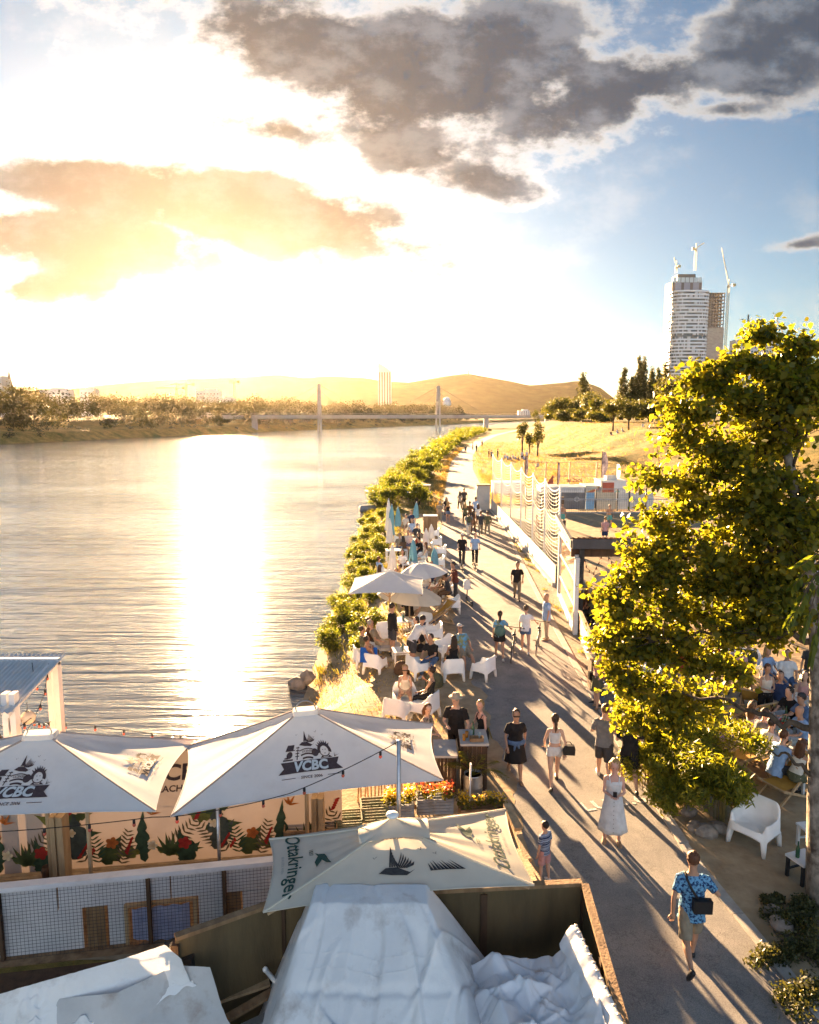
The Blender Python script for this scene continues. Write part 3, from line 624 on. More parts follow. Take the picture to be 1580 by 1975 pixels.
def millennium():
    Y = 2400; k = Y*.992/F; x0, x1 = (730-790)*k, (755-790)*k; w = x1-x0; z1 = zpx(700, Y); z2 = zpx(716, Y)
    t = thing('office_tower', 'lone tall tower with a slanted top in front of the hills', 'tower', ((x0+x1)/2, Y, 0))
    prof = [(-w/2, 0), (w/2, 0), (w/2, z2), (w*.02, zpx(707, Y)), (-w*.3, zpx(702, Y)), (-w/2, z1)]
    mb = MB(); n = len(prof); mb.add([(x, 0, z) for x, z in prof]+[(x, 26, z) for x, z in prof], [tuple(range(n)), tuple(range(2*n-1, n-1, -1))]+[(i, i+n, (i+1) % n+n, (i+1) % n) for i in range(n)]); build(mb, 'shaft', FACADE, t)
    for j in range(5): build(MB().box((-w/2+w*(j+.5)/5, -.4, z2*.5), (w*.09, .8, z2*.96)), 'window_strip', PANE, t)
    t = thing('radio_mast', 'thin transmitter mast on top of the highest hill', 'mast', ((902-790)*3600/F, 3590, zpx(722, 3600)-6)); hh = zpx(706, 3600)-zpx(722, 3600)+6
    build(MB().lathe([(5, 0), (3.5, hh*.3), (3.5, hh*.5), (1.5, hh*.55), (1, hh)], 8), 'shaft', FACADE, t); build(MB().lathe([(6, hh*.42), (7, hh*.46), (6, hh*.5)], 10), 'pod', SLAB, t)
    Y = 900; k = Y*.992/F; t = thing('control_tower', 'small white tower with a bright round head behind the bridge', 'tower', ((862-790)*k, Y, 0)); zt = zpx(775, Y)
    build(MB().lathe([(3, 0), (3, zt*.8), (5, zt*.84), (5, zt)], 12), 'shaft', SLAB, t); build(MB().ball((0, 0, zt+2), 4.2, 12, 8), 'dome', SLAB, t, True)
    Y = 700; k = Y*.992/F; t = thing('church_tower', 'dark pointed church spire on the far left bank', 'church', ((24-790)*k, Y, 0)); z0 = zpx(748, Y); z1 = zpx(714, Y); sw = 6*k
    build(MB().box((0, 0, z0/2), (sw*2, sw*2, z0)), 'tower_wall', CONC, t); build(MB().lathe([(sw*1.35, z0), (sw*.75, z0+(z1-z0)*.35), (.2, z1)], 8), 'spire', mat('slate', (.07, .065, .065), .7, (.05, .045, .045), .3), t)
    for i, (a, b_, yt, Y, lab) in enumerate([(80, 135, 752, 800, 'long pale apartment block beyond the left bank trees'), (157, 186, 751, 850, 'small square block beyond the left bank trees'), (380, 425, 753, 900, 'stepped building under construction below the sun'), (425, 452, 768, 900, 'low building next to the stepped one below the sun'), (-4, 8, 730, 600, 'narrow slab building at the left picture edge'), (1000, 1022, 792, 1300, 'low flat building by the far end of the river')]):
        k = Y*.992/F; t = thing('distant_block', lab, 'building', (((a+b_)/2-790)*k, Y, 0), 0, 'blocks beyond the far bank'); zt = zpx(yt, Y); w = (b_-a)*k
        build(MB().box((0, 7, zt/2), (w, 14, zt)), 'wall', FACADE, t); build(MB().box((w*.1, 7, zt+1), (w*.5, 9, 2.6)), 'roof_storey', FACADE, t)
        me = MB().box((0, 0, 0), (1.6, .2, 1.3)).mesh('window'); me.materials.append(PANE); n = max(2, int(w/4))
        for i2 in range(4):
            for j in range(n): o = link('window', me, None, t); o.location = (-w/2+w*(j+.5)/n, -.02, zt*(.45+.5*(i2+.5)/4))
    crane('tower crane with a long jib below the sun', 362, 790, 742, 1000, -22, None, 'cranes beyond the far bank')
    crane('lower tower crane left of the long jib crane', 343, 790, 749, 1000, -28, None, 'cranes beyond the far bank')
    crane('tower crane standing apart under the sun glow', 454, 790, 737, 1000, -8, None, 'cranes beyond the far bank', 7)
millennium()
# ---------------------------------------------------------------- bushes along the near bank
rng = np.random.default_rng(21)
BUSH = []
for k in range(5):
    bl = [(rng.normal()*.42, rng.normal()*.42, rng.uniform(.45, 1.25), rng.uniform(.35, .6), rng.uniform(.35, .6), rng.uniform(.3, .5)) for _ in range(9)]
    V, Fq = leaf_cloud(rng, 3000, bl, .115, .45, narrow=.55); me = fast_mesh('foliage', V, Fq, LEAF_BUSH)
    mb = MB()
    for b in bl: mb.tube([(rng.normal()*.08, rng.normal()*.08, -.3), (b[0]*.5, b[1]*.5, b[2]*.5), b[:3]], [.03, .02, .008], 5)
    ms = mb.mesh('stems'); ms.materials.append(BARK); BUSH.append((me, ms))
def bush(x, y, s, sz, label, group, k):
    t = thing('bank_bush', label, 'bush', (x, y, hz(x, y)-.05), rng.uniform(0, 6.3), group); t.scale = (s, s, sz)
    link('foliage', BUSH[k % 5][0], None, t); link('stems', BUSH[k % 5][1], None, t); return t
near = 0
LAB = ['yellow green bush on the river bank nearest the sand slope', 'second bush from the sand slope on the river bank', 'low bright bush at the water edge below the white parasol', 'backlit bush behind the white parasol with the wooden pole']
for i, y in enumerate(np.arange(26.2, 66, 1.25)):
    nb = float(itp(NB, y))
    for j in range(2):
        x = nb+(.75 if j == 0 else 2.0)+rng.normal()*.28
        if j == 1 and y > 40 and rng.random() < .25: continue
        if rng.random() < (.12 if j == 0 else .28): continue
        s = rng.uniform(.5, 1.0)*(.85 if j else .8)*(1 if y > 27.5 else .75)
        lab = LAB[near] if near < len(LAB) else ('leafy bush on the bank between the river and the seated guests' if y < 55 else 'leafy bush on the bank beside the narrow part of the path')
        bush(x, y, s, s*rng.uniform(.75, 1.05), lab, 'bushes on the near river bank', near); near += 1
for y in np.arange(66, 132, 4.2):
    nb = float(itp(NB, y)); pl = float(itp(PATH_L, y)); w = max(2.0, (pl-nb)*.62)
    for j in range(2):
        x = nb+.8+(j*.5+.5*rng.random())*w; s = rng.uniform(.9, 1.5)*(1.25 if 70 < y < 110 and j == 0 else 1)
        bush(x, y+rng.normal(), s, s*rng.uniform(.75, 1.1), 'big bush at the water side of the belt along the curving path' if j == 0 else 'bush at the path side of the belt along the curving path', 'bushes along the curving path', near); near += 1
parts = []
for y in np.arange(132, 400, 3.2):
    nb = float(itp(NB, y)); pl = float(itp(PATH_L, y)); w = max(2.0, (pl-nb)*.62)
    for j in range(2):
        x = nb+.8+rng.random()*w; s = rng.uniform(.9, 2.0); z = hz(x, y)
        parts.append(leaf_cloud(rng, 260, [(x, y, z+s*.5, s, s, s*.7), (x+rng.normal()*s*.6, y, z+s*.9, s*.6, s*.6, s*.6)], .45, .45))
V, Fq = merge(parts); tag(link('bank_scrub', fast_mesh('bank_scrub', V, Fq, LEAF_BUSH), None), kind='stuff')
# ---------------------------------------------------------------- bamboo hedge beside the path
LEAF_BAMBOO = leaf_mat('bamboo_leaf', (.070, .090, .012), (.24, .22, .025), .5, (2.1, 2.1, .7))
CANE = mat('bamboo_cane', (.30, .24, .09), .5, (.18, .14, .05), 8)
def clump(label, px, py, h, r, n, seed):
    g = np.random.default_rng(seed); c = at(px, py); t = thing('bamboo_clump', label, 'bamboo', c, 0, 'bamboo hedge beside the path')
    bl = [(g.normal()*r*.45, g.normal()*r*.45, h*g.uniform(.35, .9), r*g.uniform(.35, .55), r*g.uniform(.35, .55), h*.22) for _ in range(11)]
    V, Fq = leaf_cloud(g, n, bl, .15, .4, up=.1, narrow=.2); link('leaves', fast_mesh('leaves', V, Fq, LEAF_BAMBOO), None, t)
    mb = MB()
    for k in range(24):
        a = g.uniform(0, 6.28); q = r*.35*g.random(); e = bl[k % 11]
        mb.tube([(math.cos(a)*q, math.sin(a)*q, -.05), (math.cos(a)*q*1.3, math.sin(a)*q*1.3, h*.5), (e[0], e[1], e[2]+.1)], [.010, .008, .003], 5)
    build(mb, 'canes', CANE, t)
clump('bushy bamboo clump at the near end of the hedge, above the white armchair', 1395, 1585, 1.35, .78, 7000, 1)
clump('bamboo clump at the path side of the hedge, above the stones', 1315, 1555, 1.3, .72, 6500, 2)
clump('bamboo clump leaning over the path in the middle of the hedge', 1262, 1495, 1.25, .72, 6000, 3)
clump('bamboo clump in the middle of the hedge on the sand side', 1350, 1500, 1.35, .85, 6500, 4)
clump('bamboo clump beside the man in black shorts', 1232, 1445, 1.3, .65, 5000, 5)
clump('low bamboo clump spilling over the path edge', 1250, 1520, 1.0, .55, 4000, 7)
clump('low bamboo clump beside the stones at the path edge', 1292, 1565, .95, .5, 3800, 8)
clump('bamboo clump at the far end of the hedge under the tree branches', 1290, 1440, 1.4, .8, 5500, 6)
# ---------------------------------------------------------------- the big tree at the picture edge
LEAF_TREE = leaf_mat('big_tree_leaf', (.055, .080, .013), (.22, .20, .026), .62, (2.2, 2.05, .65), .42)
BIRCH = mat('pale_flaky_bark', (.34, .29, .24), .85, (.10, .08, .06), 7, .7, 18, stretch=(1, 1, .6), dirt=((.06, .045, .035), 2.2, .5, .62))
def big_tree():
    base = at(1592, 1745); t = thing('big_tree', 'large leafy tree overhanging the sand at the picture edge', 'tree', base)
    def L_(px, py, Y): return atd(px, py, Y)-base
    g = np.random.default_rng(5)
    stem = [Vector((0, 0, -.2)), L_(1584, 1640, 11.4), L_(1576, 1520, 11.5), L_(1578, 1380, 11.6), L_(1576, 1230, 11.8), L_(1555, 1080, 12.1), L_(1530, 930, 12.4), L_(1500, 780, 12.7), L_(1470, 660, 13)]
    mb = MB().tube(stem, [.30, .23, .15, .135, .12, .115, .09, .05, .015], 10)
    build(mb, 'trunk', BIRCH, t, True)
    blobs = [(1462, 650, 13, 30), (1540, 675, 12.6, 32), (1565, 740, 12.2, 50), (1425, 705, 13, 32), (1495, 760, 12.8, 60), (1345, 745, 13.2, 30), (1310, 795, 13.2, 42), (1400, 800, 13, 78), (1530, 850, 12.4, 95),
             (1440, 890, 12.8, 95), (1330, 870, 13.2, 75), (1275, 930, 13.4, 55), (1380, 980, 13.2, 100), (1500, 990, 12.6, 110), (1270, 1010, 13.5, 55), (1560, 1090, 11.6, 70), (1320, 1080, 13.4, 90), (1430, 1090, 13, 100),
             (1245, 1100, 13.6, 65), (1185, 1160, 13.8, 52), (1280, 1180, 13.6, 85), (1380, 1190, 13.3, 80), (1480, 1170, 12.6, 70), (1180, 1235, 13.8, 48), (1240, 1260, 13.8, 70), (1330, 1280, 13.5, 70), (1175, 1290, 13.9, 38),
             (1270, 1340, 13.9, 62), (1350, 1350, 13.6, 55), (1230, 1390, 14.0, 42), (1410, 1300, 13.2, 45), (1540, 1200, 11.4, 40), (1300, 1395, 14, 45), (1480, 880, 12.8, 75), (1545, 960, 12.2, 75), (1500, 1100, 12.5, 75), (1440, 1010, 12.9, 80), (1560, 1030, 12, 60), (1460, 960, 12.8, 70), (1400, 1130, 13.1, 70), (1540, 800, 12.4, 70), (1460, 1230, 12.6, 50)]
    extra_b = []
    for q in range(len(blobs)):
        for w in range(q+1, len(blobs)):
            a, b = blobs[q], blobs[w]; dd = math.hypot(a[0]-b[0], a[1]-b[1])
            if 60 < dd < 135 and g.random() < .55: extra_b.append(((a[0]+b[0])/2+g.normal()*10, (a[1]+b[1])/2+g.normal()*10, (a[2]+b[2])/2+g.normal()*.35, 44))
    blobs = blobs+extra_b
    # main limbs first, then branches and twigs from the nearest limb
    lb = MB(); cl = []; mains = []
    for pts, r0 in (([(1576, 1240, 11.8), (1520, 1222, 12.0), (1440, 1232, 12.5), (1350, 1222, 13.0), (1262, 1238, 13.5)], .060), ([(1577, 1400, 11.6), (1510, 1398, 11.8), (1452, 1368, 12.2), (1370, 1345, 13.0), (1280, 1335, 13.6)], .065), ([(1555, 1085, 12.1), (1480, 1052, 12.5), (1390, 1066, 13.0), (1300, 1080, 13.4), (1225, 1112, 13.7)], .060), ([(1530, 935, 12.4), (1460, 905, 12.8), (1380, 925, 13.1), (1300, 930, 13.4)], .05), ([(1508, 800, 12.7), (1440, 770, 12.9), (1360, 785, 13.2)], .04), ([(1480, 690, 12.9), (1440, 690, 13.0), (1405, 705, 13.1)], .025), ([(1530, 900, 12.4), (1560, 820, 12.2), (1570, 740, 12.2)], .03), ([(1576, 1500, 11.5), (1540, 1472, 11.5), (1508, 1452, 11.7), (1480, 1455, 11.9)], .04)):
        P_ = []
        for a, b in zip(pts[:-1], pts[1:]):
            for q in range(5): f = q/5; P_.append(L_(a[0]+(b[0]-a[0])*f, a[1]+(b[1]-a[1])*f+6*math.sin(f*6+a[0]), a[2]+(b[2]-a[2])*f))
        P_.append(L_(*pts[-1])); lb.tube(P_, [r0*(1-.8*q/len(P_)) for q in range(len(P_))], 7); mains += P_[3:]
    mains += [stem[6], stem[7], stem[8]]
    for (px, py, Y, r) in blobs:
        c = L_(px, py, Y); s = min(mains, key=lambda q: (q-c).length); rm = r*1.15/F*(Y+1); lw = .006+.007*(c-s).length
        m = s.lerp(c, .5)+Vector((g.normal()*.12, g.normal()*.12, .10))
        lb.tube([s, s.lerp(m, .5)+Vector((0, 0, .05)), m, c], [lw*1.3, lw, lw*.7, .006], 5)
        for k in range(16):
            dirn = Vector(g.normal(size=3)); dirn.z = abs(dirn.z)*.6-.1; e = c+dirn.normalized()*rm*g.uniform(.4, 1.28); lb.tube([c.lerp(m, .15*g.random()), c.lerp(e, .5)+Vector((0, 0, .04)), e], [.007, .005, .003], 4)
            for q in range(5): f = .3+.17*q+.1*g.random(); cl.append((c.lerp(e, f), .12+.13*g.random()))
    build(lb, 'limbs', BARK, t, True)
    n = 46000; C = np.array([c for c, r in cl]); RR = np.array([r for c, r in cl]); k = g.integers(0, len(cl), n)
    d_ = g.normal(size=(n, 3)); d_ /= np.linalg.norm(d_, axis=1)[:, None]; P = C[k]+d_*(RR[k]*g.random(n)**.5)[:, None]
    nrm = g.normal(size=(n, 3))*.75; nrm[:, 2] += .55; nrm /= np.linalg.norm(nrm, axis=1)[:, None]
    tt = g.normal(size=(n, 3)); tt[:, 2] -= .6; tt -= nrm*(tt*nrm).sum(1)[:, None]; tt /= np.linalg.norm(tt, axis=1)[:, None]; bb = np.cross(nrm, tt); s = (.108*(.45+.95*g.random(n)))[:, None]
    out = [(0, 0, 0), (.40, .24, .07), (.33, .62, .05), (0, 1.05, -.14), (-.33, .62, .05), (-.40, .24, .07)]
    V = np.stack([P+tt*s*y+bb*s*x+nrm*s*z for x, y, z in out], 1)
    Y_ = P[:, 1]+base.y; order = np.argsort(Y_/(s[:, 0])); V = V[order]; ns = 260
    o = link('crown', fast_mesh('crown', V[ns:].reshape(-1, 3), np.arange((n-ns)*6).reshape(-1, 6), LEAF_TREE), None, t); o['kind'] = 'stuff'
    for i in range(ns): link('leaf', fast_mesh('leaf', V[i], np.arange(6).reshape(1, 6), LEAF_TREE), None, t)
    # hanging ash sprays in front of the trunk
    return t
big_tree()
def ash_branch():
    t = thing('ash_branch', 'drooping feathery ash branch hanging in at the picture edge', 'branch', atd(1600, 1080, 10)); g = np.random.default_rng(8); b0 = t.location.copy()
    mb = MB(); fr = []
    for (px, py) in [(1545, 1090), (1560, 1150), (1540, 1170), (1550, 1220), (1575, 1240), (1530, 1130), (1565, 1270), (1520, 1200)]:
        e = atd(px, py, 9.9+g.normal()*.2)-b0; m = e*.5+Vector((0, 0, .12)); mb.tube([(0.1, 0, 0), m, e], [.015, .009, .003], 5)
        for q in np.linspace(.35, 1, 8):
            c = m.lerp(e, q) if q > .5 else (e*.25).lerp(m, q*2)
            for s in (-1, 1):
                dr = (e.normalized().cross(Vector((0, 0, 1)))*s+Vector((0, 0, -.55))+e.normalized()*.5).normalized(); L0 = .17*g.uniform(.8, 1.2); sd = dr.cross(Vector((0, 1, 0))).normalized()*.028
                fr.append([c, c+dr*L0*.5+sd, c+dr*L0, c+dr*L0*.5-sd])
    build(mb, 'twigs', BARK, t); V = np.array([[tuple(p) for p in f] for f in fr]).reshape(-1, 3)
    link('leaflets', fast_mesh('leaflets', V, np.arange(len(V)).reshape(-1, 4), leaf_mat('ash_leaflet', (.05, .08, .012), (.12, .15, .02), .5)), None, t)['kind'] = 'stuff'
ash_branch()
# ---------------------------------------------------------------- grass and weeds
def tufts(name, pts, h, n, m, spread=.12):
    g = np.random.default_rng(len(pts)); V = []
    for (x, y) in pts:
        z = hz(x, y)+.01
        for k in range(n):
            a = g.uniform(0, 6.28); q = spread*g.random(); hh = h*g.uniform(.5, 1.2); bx, by = x+math.cos(a)*q, y+math.sin(a)*q; lx, ly = math.cos(a)*hh*g.uniform(.1, .7), math.sin(a)*hh*g.uniform(.1, .7); w = .006+.01*h
            V.append(((bx-w, by, z), (bx+w, by, z), (bx+lx*.5+w*.7, by+ly*.5, z+hh*.65), (bx+lx, by+ly, z+hh)))
    V = np.array(V).reshape(-1, 3); return tag(link(name, fast_mesh(name, V, np.arange(len(V)).reshape(-1, 4), m), None), kind='stuff')
DRY = leaf_mat('dry_grass_blade', (.16, .12, .035), (.42, .29, .09), .4, (1.5, 1.3, .8)); GREEN = leaf_mat('green_grass_blade', (.06, .075, .015), (.16, .15, .03), .45)
g = np.random.default_rng(31)
pts = [(float(itp(PATH_R, y))+.32+abs(g.normal())*.45, y) for y in g.uniform(19, 70, 120)]
tufts('verge_weeds', [p for p in pts if p[1] < 70][:70], .13, 26, GREEN, .16)
pts = []
for i in range(5200):
    y = 66+150*g.random()**1.6; e = float(itp(PATH_R, y)); x = e+.3+abs(g.normal())*(7 if y < 100 else 20)
    if y < 84 and x > float(itp(PATH_R, y))+4: continue
    pts.append((x, y))
tufts('meadow_grass', pts, .38, 7, DRY, .35)
pts = [(float(itp(NB, y))+.2+3.6*g.random(), y) for y in g.uniform(25, 75, 900)]
tufts('bank_grass', pts, .28, 9, GREEN, .25)
pts = [(float(itp(PATH_L, y))-.15-abs(g.normal())*.9, y) for y in g.uniform(58, 180, 700)]
tufts('path_edge_grass', pts, .32, 8, DRY, .25)
g = np.random.default_rng(77); pts = []
for i in range(900):
    y = g.uniform(17.5, 27); nb = float(itp(NB, y)); pl = float(itp(PATH_L, y)); x = nb+.3+(pl-nb-.9)*g.random()**1.3
    if x < pl-1.0: pts.append((x, y))
tufts('dry_straw', pts, .07, 7, DRY, .3)
# rocks at the foot of the bamboo
ROCK = mat('grey_rock', (.30, .26, .22), .9, (.18, .155, .13), 5, .8, 14)
for i, (px, py, s, lab) in enumerate([(1362, 1610, .20, 'flat grey stone at the near foot of the bamboo'), (1340, 1600, .16, 'round grey stone between bamboo and path'), (1385, 1602, .17, 'grey stone nearest the white armchair'), (1330, 1570, .16, 'pale stone half hidden under the bamboo'), (1505, 1790, .16, 'pale stone in the shaded bed by the trunk'), (1490, 1760, .12, 'small stone at the border of the shaded bed')]):
    g = np.random.default_rng(i); c = at(px, py); mb = MB().ball((0, 0, 0), (s*1.3, s, s*.75), 9, 6); mb.v = [tuple(np.array(v)*(1+.22*mnoise.noise(Vector(v)*6+Vector((i*3, 0, 0))))) for v in mb.v]
    o = tag(build(mb, 'rock', ROCK), lab, 'rock', 'stones beside the bamboo'); o.location = (c.x, c.y, s*.35); o.rotation_euler = (0, 0, i*1.3)
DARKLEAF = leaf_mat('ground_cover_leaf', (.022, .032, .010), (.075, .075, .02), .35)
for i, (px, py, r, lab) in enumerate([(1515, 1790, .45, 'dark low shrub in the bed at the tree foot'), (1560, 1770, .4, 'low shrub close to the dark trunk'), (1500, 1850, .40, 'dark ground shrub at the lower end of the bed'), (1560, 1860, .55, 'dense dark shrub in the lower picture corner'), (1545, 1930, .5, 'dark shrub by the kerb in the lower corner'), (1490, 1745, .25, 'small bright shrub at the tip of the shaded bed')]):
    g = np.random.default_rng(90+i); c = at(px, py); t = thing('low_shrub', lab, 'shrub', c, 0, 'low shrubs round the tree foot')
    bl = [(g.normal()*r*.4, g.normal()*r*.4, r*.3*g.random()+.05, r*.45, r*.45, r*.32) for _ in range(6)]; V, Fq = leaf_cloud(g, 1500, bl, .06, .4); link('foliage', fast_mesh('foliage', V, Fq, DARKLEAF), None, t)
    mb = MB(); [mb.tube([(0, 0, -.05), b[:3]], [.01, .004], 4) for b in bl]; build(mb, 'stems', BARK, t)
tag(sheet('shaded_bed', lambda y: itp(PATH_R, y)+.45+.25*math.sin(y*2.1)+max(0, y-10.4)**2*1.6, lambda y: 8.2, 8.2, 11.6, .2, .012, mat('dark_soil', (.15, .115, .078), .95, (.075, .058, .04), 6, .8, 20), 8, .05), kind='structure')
# ---------------------------------------------------------------- printed shapes laid on cloth and boards
INK = mat('brown_print', (.050, .030, .032), .8, (.075, .05, .05), 30); INK_GREEN = mat('green_print', (.022, .055, .042), .8, (.03, .07, .055), 30)
def shape_mesh(polys, texts=()):
    """flat outlines (lists of 2D points) and texts (string, size, x, y, offset, shear) as one flat triangulated sheet"""
    bm = bmesh.new()
    for p in polys:
        vs = [bm.verts.new((x, y, 0)) for x, y in p]
        try: bm.faces.new(vs)
        except ValueError: pass
    for (tx, size, x, y, off, sh) in texts:
        me = text_mesh(tx, size, off, sh); bmt = bmesh.new(); bmt.from_mesh(me); bmesh.ops.translate(bmt, verts=bmt.verts, vec=(x, y, 0)); m2 = bpy.data.meshes.new('t'); bmt.to_mesh(m2); bm.from_mesh(m2); bmt.free(); bpy.data.meshes.remove(m2); bpy.data.meshes.remove(me)
    bmesh.ops.triangulate(bm, faces=bm.faces[:])
    for _ in range(3):
        es = [e for e in bm.edges if e.calc_length() > .14]
        if es: bmesh.ops.subdivide_edges(bm, edges=es, cuts=1); bmesh.ops.triangulate(bm, faces=[f for f in bm.faces if len(f.verts) > 3])
    return bm
def mapped(bm, fn, name, m, parent):
    for v in bm.verts: v.co = fn(v.co.x, v.co.y)
    me = bpy.data.meshes.new(name); bm.to_mesh(me); bm.free(); return link(name, me, m, parent)
def ell(cx, cy, rx, ry, n=18, rot=0, a0=0, a1=360):
    return [(cx+rx*math.cos(R(a))*math.cos(R(rot))-ry*math.sin(R(a))*math.sin(R(rot)), cy+rx*math.cos(R(a))*math.sin(R(rot))+ry*math.sin(R(a))*math.cos(R(rot))) for a in np.linspace(a0, a1, n, endpoint=a1-a0 < 360)]
def ringseg(cx, cy, r0, r1, a0, a1, n=14):
    return ell(cx, cy, r1, r1, n, 0, a0, a1) + ell(cx, cy, r0, r0, n, 0, a0, a1)[::-1]
def gull(cx, cy, s): return [(cx-s, cy+.35*s), (cx-.4*s, cy+.42*s), (cx, cy), (cx+.5*s, cy+.6*s), (cx+1.1*s, cy+.7*s), (cx+.5*s, cy+.42*s), (cx, cy-.14*s), (cx-.4*s, cy+.26*s)]
def wing_bird(cx, cy, s):
    P = []
    P.append([(cx-.9*s, cy-.12*s), (cx-.55*s, cy+.12*s), (cx+.1*s, cy+.10*s), (cx+.75*s, cy-.18*s), (cx+1.1*s, cy-.02*s), (cx+.55*s, cy-.34*s), (cx-.2*s, cy-.28*s)])
    for k in range(6):      # feathers of both wings
        a = k/6; P.append([(cx-.35*s+.13*s*k, cy+.14*s), (cx-.30*s+.02*s*k, cy+(1.15-.14*k)*s), (cx-.17*s+.06*s*k, cy+(.95-.13*k)*s), (cx-.26*s+.13*s*k, cy+.13*s)])
        P.append([(cx+.05*s+.10*s*k, cy+.06*s), (cx+(.55+.13*k)*s, cy+(.86-.10*k)*s), (cx+(.48+.12*k)*s, cy+(.62-.09*k)*s), (cx+.12*s+.10*s*k, cy+.03*s)])
    return P
def club_logo(fn, parent, w=1.0):
    P = [[(-.5*w, 0), (.5*w, 0), (.43*w, .09*w), (.5*w, .19*w), (-.5*w, .19*w), (-.43*w, .09*w)]]
    P += [[(-.44*w, -.075*w), (-.24*w, -.075*w), (-.24*w, -.085*w), (-.44*w, -.085*w)], [(.24*w, -.075*w), (.44*w, -.075*w), (.44*w, -.085*w), (.24*w, -.085*w)]]
    P += wing_bird(-.05*w, .46*w, .17*w)
    P += [ringseg(-.04*w, -.02*w, .30*w, .325*w, 65, 112), ringseg(-.04*w, -.02*w, .385*w, .40*w, 65, 112), ringseg(-.04*w, -.04*w, .255*w, .285*w, 68, 108), ringseg(.11*w, .30*w, .05*w, .065*w, 0, 330), ringseg(.11*w, .30*w, .015*w, .035*w, 20, 300)]
    # woman with crown of hair and flowers
    P += [ringseg(.29*w, .32*w, .075*w, .13*w, -20, 200), ringseg(.29*w, .32*w, .085*w, .10*w, 200, 330), ell(.265*w, .335*w, .012*w, .006*w, 8), ell(.315*w, .335*w, .012*w, .006*w, 8), ell(.29*w, .275*w, .016*w, .006*w, 8), [(.23*w, .24*w), (.26*w, .21*w), (.33*w, .21*w), (.35*w, .24*w), (.40*w, .20*w), (.19*w, .20*w)]]
    for k in range(7): a = R(40+17*k); P.append([(.29*w+.125*w*math.cos(a-.12), .32*w+.125*w*math.sin(a-.12)), (.29*w+.185*w*math.cos(a), .32*w+.175*w*math.sin(a)), (.29*w+.125*w*math.cos(a+.12), .32*w+.125*w*math.sin(a+.12))])
    for k in range(4): a = R(25+18*k); P.append([(.43*w, .20*w), (.44*w+.11*w*math.cos(a), .20*w+.09*w*math.sin(a)), (.445*w, .215*w)])
    # top hat, stacked crates and palm on the other side
    P += [[(-.46*w, .36*w), (-.28*w, .36*w), (-.28*w, .375*w), (-.31*w, .375*w), (-.30*w, .455*w), (-.44*w, .455*w), (-.43*w, .375*w), (-.46*w, .375*w)], ringseg(-.37*w, .30*w, .035*w, .055*w, 180, 520), [(-.47*w, .21*w), (-.30*w, .21*w), (-.30*w, .235*w), (-.47*w, .235*w)], ell(-.41*w, .255*w, .05*w, .014*w, 10), [(-.235*w, .21*w), (-.215*w, .21*w), (-.212*w, .42*w), (-.225*w, .42*w)]]
    for k in range(4): P.append([(-.26*w, (.26+.045*k)*w), (-.19*w, (.26+.045*k)*w), (-.19*w, (.275+.045*k)*w), (-.26*w, (.275+.045*k)*w)])
    P += [gull(-.30*w, .60*w, .03*w), gull(.22*w, .62*w, .04*w), gull(.36*w, .56*w, .03*w), gull(.14*w, .54*w, .03*w)]
    mapped(shape_mesh(P, [('SINCE 2006', .065*w, 0, -.105*w, .001, .1), ('LICENSE', .052*w, -.04*w, .315*w, .001, 0)]), lambda x, y: fn(x, y, .012), 'emblem', INK, parent)
    mapped(shape_mesh([], [('VCBC', .215*w, 0, .022*w, .009*w, .12)]), lambda x, y: fn(x, y, .022), 'lettering', CANVAS, parent)
CANVAS = mat('white_canvas', (.76, .76, .75), .85, (.69, .69, .69), 1.6, .12, 90, trans=.30, dirt=((.60, .57, .53), .9, .55, .85))
CREAM = mat('cream_canvas', (.66, .62, .52), .85, (.60, .56, .47), 1.8, .12, 90, trans=.28, dirt=((.54, .50, .42), .8, .55, .85))
PIPING = mat('beige_piping', (.42, .33, .28), .9, (.35, .27, .23), 10)
